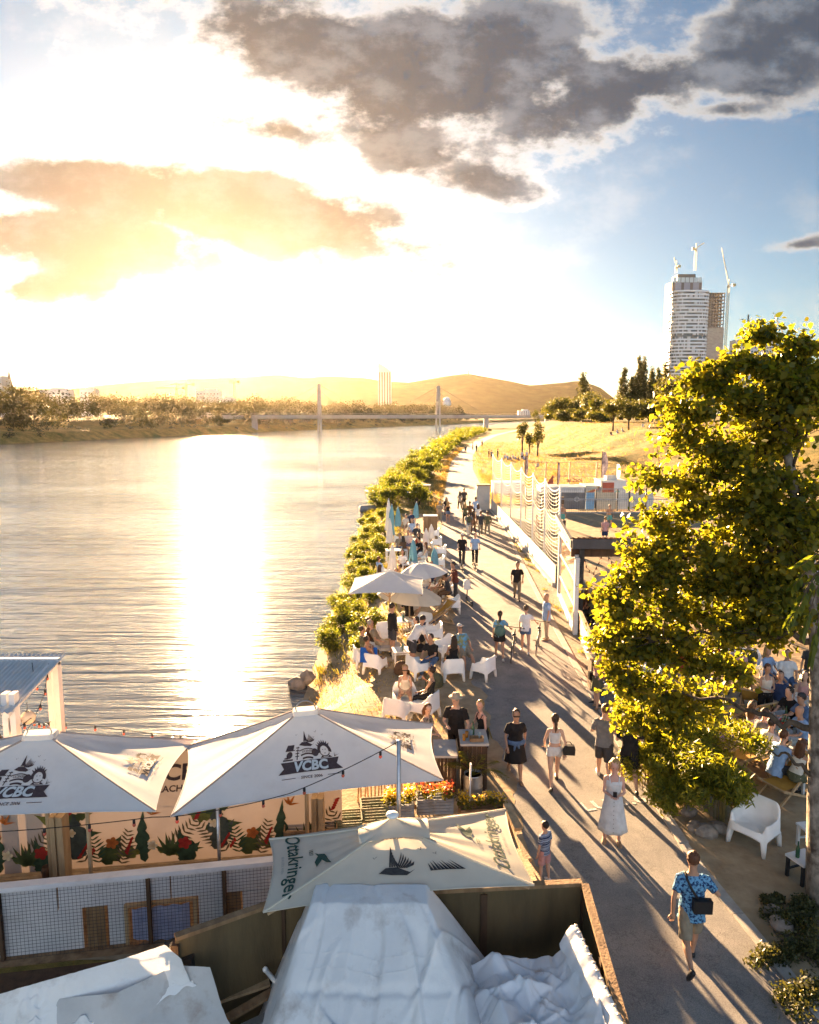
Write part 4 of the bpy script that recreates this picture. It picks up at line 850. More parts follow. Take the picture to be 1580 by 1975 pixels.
def parasol(label, corners, apex, cap, canvas, pole_to=0.0, sag=.10, pull=.10, logo_panels=(), logo_kind='club', vent=False, name='square_parasol', group=None, logo_w=1.22, logo_y=.30):
    """four-sided parasol; corners front left, front right, back right, back left"""
    A = [Vector(c) for c in corners]; T = Vector(apex); c0 = sum(A, Vector())/4; base = Vector((T.x, T.y, pole_to)); t = thing(name, label, 'parasol', base, 0, group)
    def pt(k, u, v, lift=0.0):
        a, b_ = A[k], A[(k+1) % 4]; e = a.lerp(b_, u); e = e+(c0-e)*pull*4*u*(1-u)*.5; e.z += .05*4*u*(1-u)
        p = T.lerp(e, v); p.z -= sag*math.sin(math.pi*v)*(1-.55*(2*u-1)**2) + .035*math.sin(u*23+k)*v*(1-v)*.5
        n = (b_-a).cross(T-a).normalized(); return p+n*lift-base
    top = build(MB(), 'canopy', canvas, t) if False else None
    for k in range(4):
        nu, nv = 18, 14; P = [[pt(k, i/nu, cap+(1-cap)*j/nv) for i in range(nu+1)] for j in range(nv+1)]
        o = build(MB().grid(P), 'canopy_panel', canvas, t, True)
        hem = MB().tube([pt(k, i/nu, 1.0, .004) for i in range(nu+1)], .008, 5); build(hem, 'hem', canvas, o)
    for k in range(4):      # seams, ribs and struts
        seam = [pt(k, 0, cap+(1-cap)*j/14, .01) for j in range(15)]; build(MB().tube(seam, .016, 6), 'seam', PIPING if group else canvas, t)
        hub = Vector((T.x, T.y, T.z-.25))-base; rib = MB().tube([hub, pt(k, 0, .97)-Vector((0, 0, .06))], .018, 6); build(rib, 'rib', WOOD_LIGHT, t)
        low = Vector((T.x, T.y, T.z-.95))-base; build(MB().tube([low, pt(k, 0, .5)-Vector((0, 0, .10))], .014, 6), 'strut', WOOD_LIGHT, t)
    if vent:
        cp = [pt(k, 0, cap*1.4)+Vector((0, 0, .05)) for k in range(4)]; tp = T-base+Vector((0, 0, .12)); mb = MB()
        for k in range(4):
            a, b_ = cp[k], cp[(k+1) % 4]; P = [[tp.lerp(a.lerp(b_, i/8), j/6)-Vector((0, 0, .05*math.sin(math.pi*j/6)))+Vector((0, 0, .05*4*(i/8)*(1-i/8)*(j/6))) for i in range(9)] for j in range(7)]; mb.grid(P)
        build(mb, 'vent_cap', canvas, t, True); build(MB().ball(tp+Vector((0, 0, .02)), (.09, .09, .04), 12, 6), 'finial', WHITE_PLASTIC, t, True)
    else:
        cp = [pt(k, 0, cap) for k in range(4)]; mb = MB(); ring = []
        for k in range(4): ring += [cp[k].lerp(cp[(k+1) % 4], .12), cp[k].lerp(cp[(k+1) % 4], .88)]
        mb.loft([[p+Vector((0, 0, -.03)) for p in ring], [p+Vector((0, 0, .05)) for p in ring], [p*.93+(T-base)*.07+Vector((0, 0, .075)) for p in ring]]); build(mb, 'top_plate', canvas, t)
        mm = sum(cp, Vector())/4; s = (cp[1]-cp[0]).length*.42; build(MB().tube([mm+Vector((-s*math.cos(a), 0, .05+s*1.0*math.sin(a))) for a in np.linspace(0, math.pi, 12)], .012, 6), 'top_hoop', STEEL, t)
    build(MB().tube([(0, 0, 0), (0, 0, T.z-pole_to-.05)], .035, 10), 'pole', WOOD_LIGHT, t, True)
    build(MB().box((0, 0, .06), (.7, .7, .12)), 'base_plate', CONCRETE, t)
    for k in logo_panels:
        wd = (A[(k+1) % 4]-A[k]).length; sl = ((A[k]+A[(k+1) % 4])/2-T).length
        lw = logo_w*min(1, wd/3.6)
        if logo_kind == 'club': club_logo(lambda x, y, l, k=k: pt(k, .5+(x/wd)/(1-.6*(y+logo_y)/sl), 1-(y+logo_y)/sl, l), t, lw)
        else: brew_print(lambda x, y, l, k=k: pt(k, .5+(x/wd)/(1-.6*y/sl), 1-y/sl, l), t, k)
    return t
def brew_print(fn, t, k):
    if k == 0:
        P = wing_bird(-.05, .36, .30)+[gull(.55, .62, .06), gull(.78, .55, .05), gull(-.45, .55, .05)]
        for q in range(9): P.append([(.50+.06*q, .30), (.52+.05*q, .42+.02*(q % 3)), (.56+.06*q, .30)])
        mapped(shape_mesh(P), lambda x, y: fn(x, y, .012), 'emblem', mat('black_print', (.03, .028, .028), .8, (.05, .05, .05), 30), t); return
    leafp = [[(-.06, .60), (.06, .64), (.20, .60), (.34, .64), (.22, .70), (.08, .72)], [(.0, .66), (.16, .68), (.33, .78), (.42, .86), (.26, .80), (.06, .74)]]
    mapped(shape_mesh(leafp, [('Ottakringer', .30, 0, .22, .004, .28), ('1837', .08, -.1, .52, .001, 0)]), lambda x, y: fn(x, y, .012), 'lettering', INK_GREEN, t)
    mapped(shape_mesh([], [('BRAUEREI WIEN', .055, 0, .12, .0, .1)]), lambda x, y: fn(x, y, .012), 'small_print', mat('grey_print', (.25, .27, .26), .8, (.3, .3, .3), 30), t)
z = 2.35
rc = [at(330, 1575, z), at(855, 1505, z), at(835, 1397, z), at(362, 1440, z)]
ap = atd(588, 1364, 11.9)
parasol('big white parasol with brown emblem over the terrace, a light string across it', rc, ap, .10, CANVAS, sag=.05, logo_panels=(0, 1), group='white emblem parasols', logo_y=.42)
lc = [at(-310, 1600, z), at(300, 1565, z), at(376, 1428, z), at(-200, 1465, z)]
parasol('white parasol with brown emblem at the picture edge, beside the river terrace', lc, atd(80, 1410, 11.2), .11, CANVAS, sag=.05, logo_panels=(0, 1), group='white emblem parasols', logo_y=.30)
oc = [at(508, 1760, 2.25), at(1030, 1708, 2.25), at(975, 1562, 2.25), at(520, 1620, 2.25)]
parasol('cream brewery parasol with green lettering behind the tarpaulins', oc, atd(757, 1590, 9.2), .2, CREAM, logo_panels=(0, 1, 3), logo_kind='brew', sag=.04, vent=True, name='brewery_parasol')
# ---------------------------------------------------------------- river terrace: printed screen, posts, railing
A0, A1 = Vector((-9.2, 11.55, 0)), Vector((-1.25, 12.6, 0)); bd = (A1-A0).normalized(); bn = Vector((bd.y, -bd.x, 0))
def bpt(s, z, lift=0.0): return A0+bd*s+Vector((0, 0, z))+bn*lift
BL_ = (A1-A0).length
scr = thing('printed_screen', 'long beige screen printed with tropical leaves and flowers behind the terrace', 'screen', A0)
BEIGE = mat('beige_banner', (.44, .345, .28), .85, (.38, .295, .24), 1.2, .1, 40, trans=.04)
mb = MB(); P = [[bpt(BL_*i/60, z_)-A0-bn*.015*math.sin(i*1.1+z_*2) for i in range(61)] for z_ in (0, .6, 1.2, 1.8, 2.4)]; build(mb.grid(P), 'cloth', BEIGE, scr, True)
GRN = [mat('print_green_%d' % i, c, .8, tuple(x*.55 for x in c), 6) for i, c in enumerate([(.050, .085, .042), (.08, .10, .03), (.17, .16, .035), (.075, .085, .065), (.14, .11, .06)])]
REDS = [mat('print_red', (.42, .035, .022), .8, (.30, .02, .015), 9), mat('print_orange', (.50, .14, .025), .8, (.36, .09, .02), 9), mat('print_white', (.70, .58, .40), .8, (.62, .44, .22), 9)]
def leafshape(x, y, L_, w, rot, curve=.15, n=14):
    """lanceolate leaf with a pointed tip and notched edge"""
    pts = []; c, s = math.cos(R(rot)), math.sin(R(rot)); pr = lambda q: w*(math.sin(math.pi*q**.62)**1.15)
    for i in range(n+1): q = i/n; k = .62 if (i % 3 == 2 and w > .1) else 1; pts.append((pr(q)*k+curve*L_*q*q, L_*q+(.02 if k < 1 else 0)))
    for i in range(n-1, 0, -1): q = i/n; k = .62 if (i % 3 == 2 and w > .1) else 1; pts.append((-pr(q)*k+curve*L_*q*q, L_*q+(.02 if k < 1 else 0)))
    return [(x+a*c-b*s, y+a*s+b*c) for a, b in pts]
def frond(x, y, L_, rot, n=11, w=.22):
    out = []; c, s = math.cos(R(rot)), math.sin(R(rot))
    for i in range(1, n):
        q = i/n; bx, by = -.12*L_*q*q, L_*q
        for sd in (-1, 1):
            l = w*(1-abs(q-.4)*1.1); tip = (bx+sd*l, by+l*.55); loc = [(bx, by+.012), (bx+sd*l*.5, by+l*.33+.012), tip, (bx+sd*l*.5, by+l*.20-.012), (bx, by-.012)]; out.append([(x+a*c-b*s, y+a*s+b*c) for a, b in loc])
    return out
def flower(x, y, r, n=5): return [ell(x+r*.55*math.cos(R(72*k)), y+r*.55*math.sin(R(72*k)), r*.52, r*.42, 10, 72*k) for k in range(n)]
def motif(s0):
    S = lambda *a, **k: [leafshape(*a, **k)]
    seq = [(GRN[4], 'frond_print', frond(.55, .3, .95, -50)), (GRN[4], 'frond_print', frond(1.75, .25, .85, 35)), (GRN[1], 'leaf_print', S(1.35, .75, .65, .14, -75)), (GRN[1], 'leaf_print', S(1.3, 1.0, .6, .13, -62)), (GRN[2], 'leaf_print', S(1.45, .95, .6, .13, 70)), (GRN[0], 'leaf_print', S(.28, .2, 1.0, .14, 8)), (GRN[0], 'leaf_print', S(1.1, .2, .6, .19, 30)), (GRN[1], 'leaf_print', S(2.05, .2, .6, .20, -20)),
           (GRN[3], 'leaf_print', S(1.5, .35, .65, .18, -25)), (GRN[3], 'leaf_print', S(1.62, .6, .6, .2, 15)), (GRN[2], 'leaf_print', S(.5, .42, .8, .12, -97, -.1)), (GRN[2], 'leaf_print', S(.2, .42, .45, .11, 100)), (GRN[0], 'frond_print', frond(1.95, .2, .65, 5, 9, .2)), (GRN[1], 'fan_print', [leafshape(.75, .3, .46, .04, -60+20*k) for k in range(7)]), (GRN[4], 'frond_print', frond(2.3, .15, .75, -20, 10, .2)), (GRN[0], 'leaf_print', S(.9, .15, .5, .17, -35)),
           (REDS[0], 'flower_print', flower(1.42, 1.24, .11)), (REDS[0], 'flower_print', flower(.98, .52, .12)), (REDS[0], 'heliconia_print', [ell(1.62+.035*k, .40+.055*(k % 5), .05, .024, 8, 30+10*k) for k in range(8)]), (REDS[0], 'heliconia_print', [ell(1.2+.02*k, .98+.045*k, .055, .024, 8, 25) for k in range(5)]), (REDS[1], 'flower_print', flower(2.18, .62, .11)),
           (REDS[1], 'strelitzia_print', [leafshape(.42, 1.12, .2, .024, -20), leafshape(.42, 1.12, .19, .024, 20), leafshape(.42, 1.12, .18, .024, 48), leafshape(.40, 1.11, .2, .02, -75)]), (REDS[0], 'heliconia_print', [ell(2.42+.02*k, .42+.05*k, .05, .024, 8, 120-12*k) for k in range(6)]), (REDS[2], 'flower_print', flower(.42, .52, .09)), (REDS[2], 'flower_print', flower(1.5, .86, .08))]
    for q, (m, nm, P) in enumerate(seq):
        P = [p for p in P if all(0 < s0+x < BL_ for x, y in p)]
        if P: mapped(shape_mesh(P), lambda x, y, q=q: bpt(s0+x, y+.02, .018+.0008*q)-A0, nm, m, scr)['kind'] = 'stuff'
for s0 in (-.7, 1.75, 4.2, 6.65): motif(s0)
mapped(shape_mesh([], [('VCBC', .42, 0, 0, .012, .1), ('BEACH CLUB', .17, 0, -.22, .004, .1)]), lambda x, y: bpt(5.15+x, y+1.75, .02)-A0, 'lettering', INK, scr)
def post(label, px, ptop, pbot, Y, w, m, name='terrace_post', lean=0.0, round_=False, group=None):
    a = atd(px, ptop, Y); z1 = a.z; t = thing(name, label, 'post', (a.x, Y, 0), 0, group)
    mb = MB()
    if round_: mb.tube([(0, 0, 0), (lean, 0, z1)], w/2, 8)
    else:
        mb.box((-w*.28, 0, z1/2), (w*.4, w, z1)); mb.box((w*.28, 0, z1/2), (w*.4, w, z1)); mb.box((0, 0, z1/2), (w*.3, w*.7, z1-.02))
    build(mb, 'shaft', m, t, round_); build(MB().box((0, 0, .03), (w*1.6, w*1.6, .05)), 'foot', STEEL, t)
post('thick grooved wooden post under the parasol at the picture edge', 112, 1570, 1700, 11.3, .24, WOOD_LIGHT, group='terrace posts')
post('grooved wooden post at the river end of the printed screen', 613, 1535, 1600, 12.2, .22, WOOD_LIGHT, group='terrace posts')
post('slim pale pole beside the thick wooden terrace post', 168, 1560, 1690, 10.9, .07, WOOD_LIGHT, round_=True, group='terrace posts')
post('slim grey pole in front of the printed screen below the emblem parasol', 419, 1540, 1665, 11.2, .06, STEEL, round_=True, group='terrace posts')
post('tall grey pole holding the light string in front of the parasol', 769, 1428, 1580, 10.6, .07, STEEL, round_=True, group='terrace posts')
# railing
Ra, Rb = Vector((-8.6, 9.62, 0)), Vector((-2.1, 10.72, 0)); rd = (Rb-Ra).normalized(); rn = Vector((rd.y, -rd.x, 0)); RL = (Rb-Ra).length
WPANEL = mat('white_board', (.62, .61, .62), .7, (.54, .53, .55), 2.5, dirt=((.42, .40, .40), 1.3, .55, .8))
rail = thing('terrace_railing', 'white boarded terrace railing covered with wire mesh', 'railing', Ra)
def rp(s, z, off=0.0): return rd*s+Vector((0, 0, z))+rn*off
build(MB().bar(rp(0, 1.17), rp(RL, 1.17), .16, .07), 'top_rail', WPANEL, rail)
for s0, s1, za, zb in ((0, RL, .72, 1.13),): 
    n = 4
    for i in range(n): a, b_ = s0+(s1-s0)*i/n+.012, s0+(s1-s0)*(i+1)/n-.012; build(MB().bar(rp(a, (za+zb)/2), rp(b_, (za+zb)/2), .03, zb-za), 'upper_board', WPANEL, rail)
for a, b_, m in ((0, 1.1, WPANEL), (1.14, 2.45, WPANEL), (2.5, 3.62, WPANEL), (3.68, 3.95, WOOD), (4.0, 4.25, WPANEL), (5.35, 5.75, WPANEL), (5.78, 6.0, WOOD), (6.03, RL, WPANEL)):
    build(MB().bar(rp(a, .36, -.03), rp(b_, .36, -.03), .03, .68), 'lower_board', m, rail)
for s in (4.27, 5.30): build(MB().bar(rp(s, .02, -.01), rp(s, .68, -.01), .06), 'window_frame', WOOD_LIGHT, rail)
build(MB().bar(rp(4.27, .66, -.01), rp(5.3, .66, -.01), .05), 'window_frame', WOOD_LIGHT, rail)
P = [[rp(4.35+.86*i/14, .60-.5*j/8-.10*math.sin(math.pi*i/14)*(j/8), .0+.02*math.sin(i*1.7)) for i in range(15)] for j in range(9)]; build(MB().grid(P), 'blue_cloth', mat('blue_cloth', (.30, .36, .55), .9, (.22, .27, .45), 5, trans=.2), rail, True)
for s in (2.48, 4.62, 5.76): build(MB().bar(rp(s, -.02, .05), rp(s, 1.14, .05), .055), 'post', WOOD_DARK, rail)
mb = MB()
for i in range(int(RL/.055)): mb.bar(rp(i*.055, .03, .07), rp(i*.055, 1.12, .07), .0035)
for j in range(20): mb.bar(rp(0, .03+j*.055, .072), rp(RL, .03+j*.055, .072), .0035)
tag(build(mb, 'wire_mesh', DARK_METAL, rail), kind='stuff')
build(MB().bar(rp(0, -.05, .1), rp(RL, -.05, .1), .16, .10), 'bottom_beam', WOOD_DARK, rail)
tag(build(MB().box((-5.2, 11.2, -.03), (8.2, 2.4, .10), rz=.15), 'terrace_deck', WOOD), kind='structure')
bench = thing('terrace_ledge', 'narrow slatted wooden ledge with cups below the printed screen', 'bench', (0, 0, 0))
for i in range(4): build(MB().bar(bpt(.2, .24, .16+.1*i), bpt(BL_-.6, .24, .16+.1*i), .085, .03), 'slat', WOOD_LIGHT, bench)
for s in np.linspace(.5, BL_-.8, 7): build(MB().bar(bpt(s, 0, .3), bpt(s, .22, .3), .06), 'leg', WOOD, bench)
for i, (s, lab, m) in enumerate([(1.05, 'white cup on the terrace ledge', WHITE_PLASTIC), (.72, 'brown jar on the terrace ledge at the picture edge', WOOD), (2.9, 'dark flower pot on the terrace ledge', WOOD_DARK)]):
    o = tag(build(MB().lathe([(.05, 0), (.075, .02), (.085, .14), (.07, .2), (.06, .2), (.06, .15)], 12), 'cup' if i == 0 else 'jar', m, smooth=True), lab, 'cup' if i == 0 else 'jar'); o.location = bpt(s, .256, .3)
# corrugated roof hut at the picture edge
def hut():
    c = atd(104, 1268, 14); t = thing('corrugated_hut', 'corrugated metal roof on pale posts by the water at the picture edge', 'shelter', (c.x, 14, -1)); z1 = c.z+1
    COR = mat('corrugated_metal', (.60, .60, .60), .45, (.50, .50, .50), 2, metal=.3, dirt=((.38, .34, .30), 1.0, .55, .8))
    def cor(Pfn, nu, nv, name):
        P = [[Pfn(i/nu, j/nv) for i in range(nu+1)] for j in range(nv+1)]; return build(MB().grid(P), name, COR, t, True)
    cor(lambda u, v: Vector((.15-4.4*u, -1.9+2.1*v, z1-.35+.35*v+.018*math.sin(u*4.4/.09*2*math.pi))), 260, 3, 'roof_sheet')
    cor(lambda u, v: Vector((-.75-3.5*u, -1.55+.0*v, z1-.45-.75*v))+Vector((0, .02*math.sin(u*3.5/.09*2*math.pi), 0)), 220, 3, 'side_sheet')
    for x, y in ((0, 0), (0, -1.6), (-4, 0)): build(MB().box((x-.09, y, z1/2-.05), (.10, .16, z1-.1)).box((x+.05, y, z1/2-.05), (.10, .16, z1-.1)), 'post', WPANEL, t)
    build(MB().bar((.1, 0, z1-.08), (-4.2, 0, z1-.08), .1, .14), 'beam', WPANEL, t); build(MB().bar((0, .1, z1-.08), (0, -1.8, z1-.42), .1, .14), 'beam', WPANEL, t); build(MB().bar((-.9, -1.5, z1-1.25), (-.3, -1.5, z1-1.0), .08, .2), 'brace', WOOD_DARK, t)
hut()
for i, (px, py, m, lab) in enumerate([(26, 1385, mat('blue_lantern', (.03, .16, .42), .6, (.02, .12, .34), 8, trans=.3), 'round blue paper lantern hanging by the corrugated hut'), (54, 1384, mat('white_lantern', (.70, .60, .48), .7, (.62, .52, .42), 8, trans=.3), 'round white paper lantern next to the blue one')]):
    c = atd(px, py, 12.6); t = thing('paper_lantern', lab, 'lantern', c); mb = MB()
    mb.loft([[((.13*math.sin(a)+.004*math.cos(k*math.pi))*math.cos(2*math.pi*j/18), (.13*math.sin(a)+.004*math.cos(k*math.pi))*math.sin(2*math.pi*j/18), -.12*math.cos(a)) for j in range(18)] for k, a in enumerate(np.linspace(.25, 2.9, 13))]); build(mb, 'shade', m, t, True); build(MB().lathe([(.035, .11), (.035, .13)], 10), 'collar', DARK_METAL, t); build(MB().tube([(0, 0, .12), (0, 0, .3)], .006, 5), 'hanger', BLACK, t)
# ---------------------------------------------------------------- strings of lamps
BULB = mat('coral_bulb', (.62, .16, .10), .25, (.55, .12, .08), 5, spec=.5, trans=.3)
def light_string(label, pts, n, sag=.12, first=.5):
    pts = [Vector(p) for p in pts]; t = thing('light_string', label, 'string lights', pts[0], 0, 'strings of coral bulbs'); o = pts[0]
    full = []
    for a, b_ in zip(pts[:-1], pts[1:]):
        for i in range(17): q = i/16; p = a.lerp(b_, q); p.z -= sag*4*q*(1-q)*(b_-a).length/3; full.append(p)
    build(MB().tube([p-o for p in full], .007, 5), 'cable', BLACK, t)
    ln = [0]
    for a, b_ in zip(full[:-1], full[1:]): ln.append(ln[-1]+(b_-a).length)
    for k in range(n):
        s = (k+first)/n*ln[-1]; i = max(j for j in range(len(ln)) if ln[j] <= s); i = min(i, len(full)-2); p = full[i].lerp(full[i+1], (s-ln[i])/max(1e-6, ln[i+1]-ln[i]))-o
        b_ = build(MB().lathe([(.010, 0), (.020, -.01), (.022, -.055), (.016, -.065)], 8, p), 'socket', BLACK, t, True); build(MB().ball(p+Vector((0, 0, -.085)), (.026, .026, .03), 8, 6), 'bulb', BULB, b_, True)
fz = Vector((0, -.12, -.02))
light_string('bulb string along the front edge of both emblem parasols', [lc[0]+fz, lc[1]+fz, at(372, 1560, 2.4)+fz, atd(560, 1530, 10.3), atd(769, 1430, 10.58)], 13, .06)
light_string('bulb string behind the parasols along the water', [atd(96, 1395, 14), atd(152, 1395, 14.2), atd(430, 1425, 14.4)], 6, .05)
light_string('bulb string hanging under the corrugated roof', [atd(62, 1278, 13.6), atd(68, 1325, 13.4), atd(94, 1280, 13.8), atd(85, 1340, 13.2), atd(58, 1400, 12.5)], 7, .1)
light_string('bulb string hanging by the paper lanterns', [atd(-4, 1395, 12.4), atd(20, 1412, 12.4), atd(60, 1385, 12.5), atd(98, 1392, 13.8)], 6, .1)
# ---------------------------------------------------------------- storage yard under tarpaulins
PLY = mat('dark_plywood', (.135, .095, .045), .7, (.085, .06, .03), 3, .3, 40, stretch=(1, 1, .2), dirt=((.09, .07, .04), 1.5, .55, .8))
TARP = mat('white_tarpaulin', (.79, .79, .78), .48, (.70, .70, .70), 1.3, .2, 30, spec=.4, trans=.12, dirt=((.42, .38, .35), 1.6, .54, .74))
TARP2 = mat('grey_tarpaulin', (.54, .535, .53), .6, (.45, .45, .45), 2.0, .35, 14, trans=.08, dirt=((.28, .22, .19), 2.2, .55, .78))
def wall_panel(label, a, b_, zlo, m, name='plywood_wall', cap=True, group=None):
    a = Vector(a); b_ = Vector(b_); t = thing(name, label, 'wall', (a.x, a.y, 0), 0, group); d_ = b_-a; ctr = (a+b_)/2; o = Vector((a.x, a.y, 0))
    n = max(1, round(d_.length/1.22)); h = a.z-zlo
    for i in range(n):
        p, q = a.lerp(b_, i/n), a.lerp(b_, (i+1)/n); e = (q-p).normalized()*.005
        vs = []
        nn = Vector((d_.y, -d_.x, 0)).normalized()*.018
        for s in (-1, 1): vs += [p+e+nn*s-Vector((0, 0, h))-o, q-e+nn*s-Vector((0, 0, h))-o, q-e+nn*s-o, p+e+nn*s-o]
        build(MB().add(vs, [(0, 1, 2, 3), (7, 6, 5, 4), (0, 4, 5, 1), (3, 2, 6, 7), (0, 3, 7, 4), (1, 5, 6, 2)]), 'panel', m, t)
        build(MB().bar(p-o-Vector((0, 0, h)), p-o-Vector((0, 0, .05)), .09), 'stud', WOOD_DARK, t)
    build(MB().bar(p*0+a-o+Vector((0, 0, .03)), b_-o+Vector((0, 0, .03)), .10, .05), 'cap_board', WOOD, t)
wall_panel('dark plywood wall running in from the river side of the yard', at(338, 1812, 2.0), at(542, 1740, 2.0), .2, PLY, group='plywood walls of the yard')
wall_panel('dark plywood wall at the path side behind the crumpled tarpaulin', at(540, 1738, 2.0)+Vector((.02, .02, 0)), at(1122, 1706, 2.0), .2, PLY, group='plywood walls of the yard')
wall_panel('short plywood side wall along the path under the tarpaulin edge', at(1124, 1708, 2.0)+Vector((.02, -.03, 0)), at(1215, 2020, 1.95), .2, PLY, group='plywood walls of the yard')
def crease(x, y, f, seed, sharp=.12):
    """sharp fold lines: thin ridges where a warped noise crosses zero"""
    w = .35*mnoise.noise(Vector((x*f*.7+seed, y*f*.7, 3.1))); v = abs(mnoise.noise(Vector((x*f+w+seed*2, y*f*.8-w, seed)))); return max(0.0, 1-v/sharp)
FOLDS = []
def make_folds(seed, n, xr, yr):
    r = random.Random(seed); out = []
    for k in range(n):
        x = r.uniform(*xr); y = r.uniform(*yr); a = R(r.choice([90, 95, 75, 105, 62, 118, 84, 30, 150])+r.uniform(-12, 12)); out.append((x, y, math.cos(a), math.sin(a), r.uniform(.4, 1.2), r.uniform(.02, .06), r.choice([1, 1, -1])*r.uniform(.015, .05)))
    return out
def folds(X, Y, FL):
    """straight sharp folds as stiff sheet makes: steep on one side, shallow on the other, dying out at both ends"""
    z = 0.0
    for (x, y, c, s, L_, w, h) in FL:
        dx, dy = X-x, Y-y; a = dx*c+dy*s; b = -dx*s+dy*c+.05*math.sin(a*4+x*9)
        if abs(a) < L_ and -w < b < w*3.2: z += h*(1-(a/L_)**2)*((1+b/w) if b < 0 else (1-b/(3.2*w)))
    return z
BIGF = make_folds(5, 30, (-1.9, 1.3), (6.2, 8.3))
def cloth_height(X, Y, rect, top, slopes, seed, fold):
    x0, x1, y0, y1 = rect; dl = max(0, x0-X)*slopes[0]; dr = max(0, X-x1)*slopes[1]; df = max(0, y0-Y)*slopes[2]; db = max(0, Y-y1)*slopes[3]
    q = max(dl, dr); fall = (max(q, 0)**7+df**7+db**7)**(1/7)
    w = min(1.0, fall*3+.25)
    f = mnoise.noise(Vector((X*1.1+seed, Y*.7, 0)))*fold*.14*w+folds(X, Y, BIGF)*w*1.7+.004*mnoise.noise(Vector((X*11, Y*11, seed)))
    return top-fall+f
def tarp(label, xr, yr, nx, ny, fn, m, name='tarpaulin'):
    P = [[(x, y, fn(x, y)) for x in np.linspace(*xr, nx)] for y in np.linspace(*yr, ny)]
    o = build(MB().grid(P), name, m, None, True); return tag(o, label, 'tarpaulin', 'tarpaulins over the storage yard')
def big(x, y):
    zz = cloth_height(x, y, (-1.18, .22, 8.05, 8.42), 2.36, (2.4, 1.5, .80, 5), 2.0, .30)
    zz -= .05*max(0, 1-abs(y-7.35)/.06)*max(0, min(1, (1.0-abs(x+.4))*3)) * .6
    return max(zz, .35+.1*mnoise.noise(Vector((x*3, y*3, 0))))
bigtarp = tarp('large dirty white tarpaulin draped over a box shaped stack', (-2.0, 1.42), (6.05, 8.58), 170, 140, big, TARP)
CRF = make_folds(11, 46, (.2, 2.0), (6.0, 8.3))
_rc = np.random.default_rng(17); CGX, CGY = np.linspace(.2, 2.2, 8), np.linspace(5.8, 8.6, 11); CG = _rc.uniform(-.11, .12, (11, 8))
def facet(x, y):
    """stiff crumpled sheet: flat triangular facets between random high and low points"""
    i = min(6, max(0, int((x-CGX[0])/(CGX[1]-CGX[0])))); j = min(9, max(0, int((y-CGY[0])/(CGY[1]-CGY[0])))); u = (x-CGX[i])/(CGX[1]-CGX[0]); v = (y-CGY[j])/(CGY[1]-CGY[0]); a, b, c, d = CG[j, i], CG[j, i+1], CG[j+1, i], CG[j+1, i+1]
    if (i+j) % 2: return a+(b-a)*u+(d-b)*v if u > v else a+(d-c)*u+(c-a)*v
    return a+(b-a)*u+(c-a)*v if u+v < 1 else d+(c-d)*(1-u)+(b-d)*(1-v)
def crumple(x, y):
    wx, wy = .12*mnoise.noise(Vector((x*1.7, y*1.7, 4))), .12*mnoise.noise(Vector((x*1.7, y*1.7, 8)))
    return 1.74+facet(x+wx, y+wy)+folds(x, y, CRF)*.9-max(0, 1.0-x)*.75+.30*max(0, x-1.75)/.3-max(0, y-8.0)*1.6
tarp('crumpled white tarpaulin heaped beside the path side wall', (.30, 2.02), (6.0, 8.38), 130, 150, crumple, mat('shiny_tarpaulin', (.76, .77, .79), .36, (.68, .70, .73), 2, .2, 12, spec=.5, trans=.12, dirt=((.40, .30, .24), 2.3, .62, .75)))
for yy in (7.62, 7.5, 6.9): build(MB().tube([(x, yy+.02*math.sin(x*5), big(x, yy+.02*math.sin(x*5))+.004) for x in np.linspace(-1.25, .45, 50)], .005, 4), 'seam', TARP, bigtarp)
hm = [(x, 6.08, big(x, 6.08)) for x in np.linspace(-2, 1.4, 60)]; build(MB().tube(hm, .012, 5), 'hem', TARP, bigtarp)
for q in np.linspace(6.3, 8.3, 9): build(MB().lathe([(.008, 0), (.02, .004), (.022, .009), (.01, .011)], 8, (1.34, q, big(1.34, q)+.006)), 'eyelet', STEEL, bigtarp)
# folded edge with eyelets hanging over the side wall
a, b_ = at(1108, 1792, 2.05), at(1215, 2020, 2.0); e = thing('tarpaulin_edge', 'folded tarpaulin edge with eyelets hanging over the path side wall', 'tarpaulin', a, 0, 'tarpaulins over the storage yard'); dd = b_-a; nn = Vector((-dd.y, dd.x, 0)).normalized()
P = [[dd*(j/50)+nn*w*.7*(1+.12*mnoise.noise(Vector((j*.23, i*.4, 0))))+Vector((0, 0, zz*.8+.02*mnoise.noise(Vector((j*.21, i*.3, 4)))+.010*mnoise.noise(Vector((j*.8, i*.9, 2))))) for i, (w, zz) in enumerate([(-.26, -.22), (-.14, -.02), (-.06, .06), (.02, .07), (.08, .0), (.11, -.20), (.12, -.42)])] for j in range(51)]
build(MB().grid(P), 'sheet', MATS['shiny_tarpaulin'], e, True)
for j in range(14): build(MB().lathe([(.010, 0), (.022, .004), (.024, .010), (.012, .012)], 10, dd*((j+.5)/14)+Vector((0, 0, .085))), 'eyelet', STEEL, e, True)
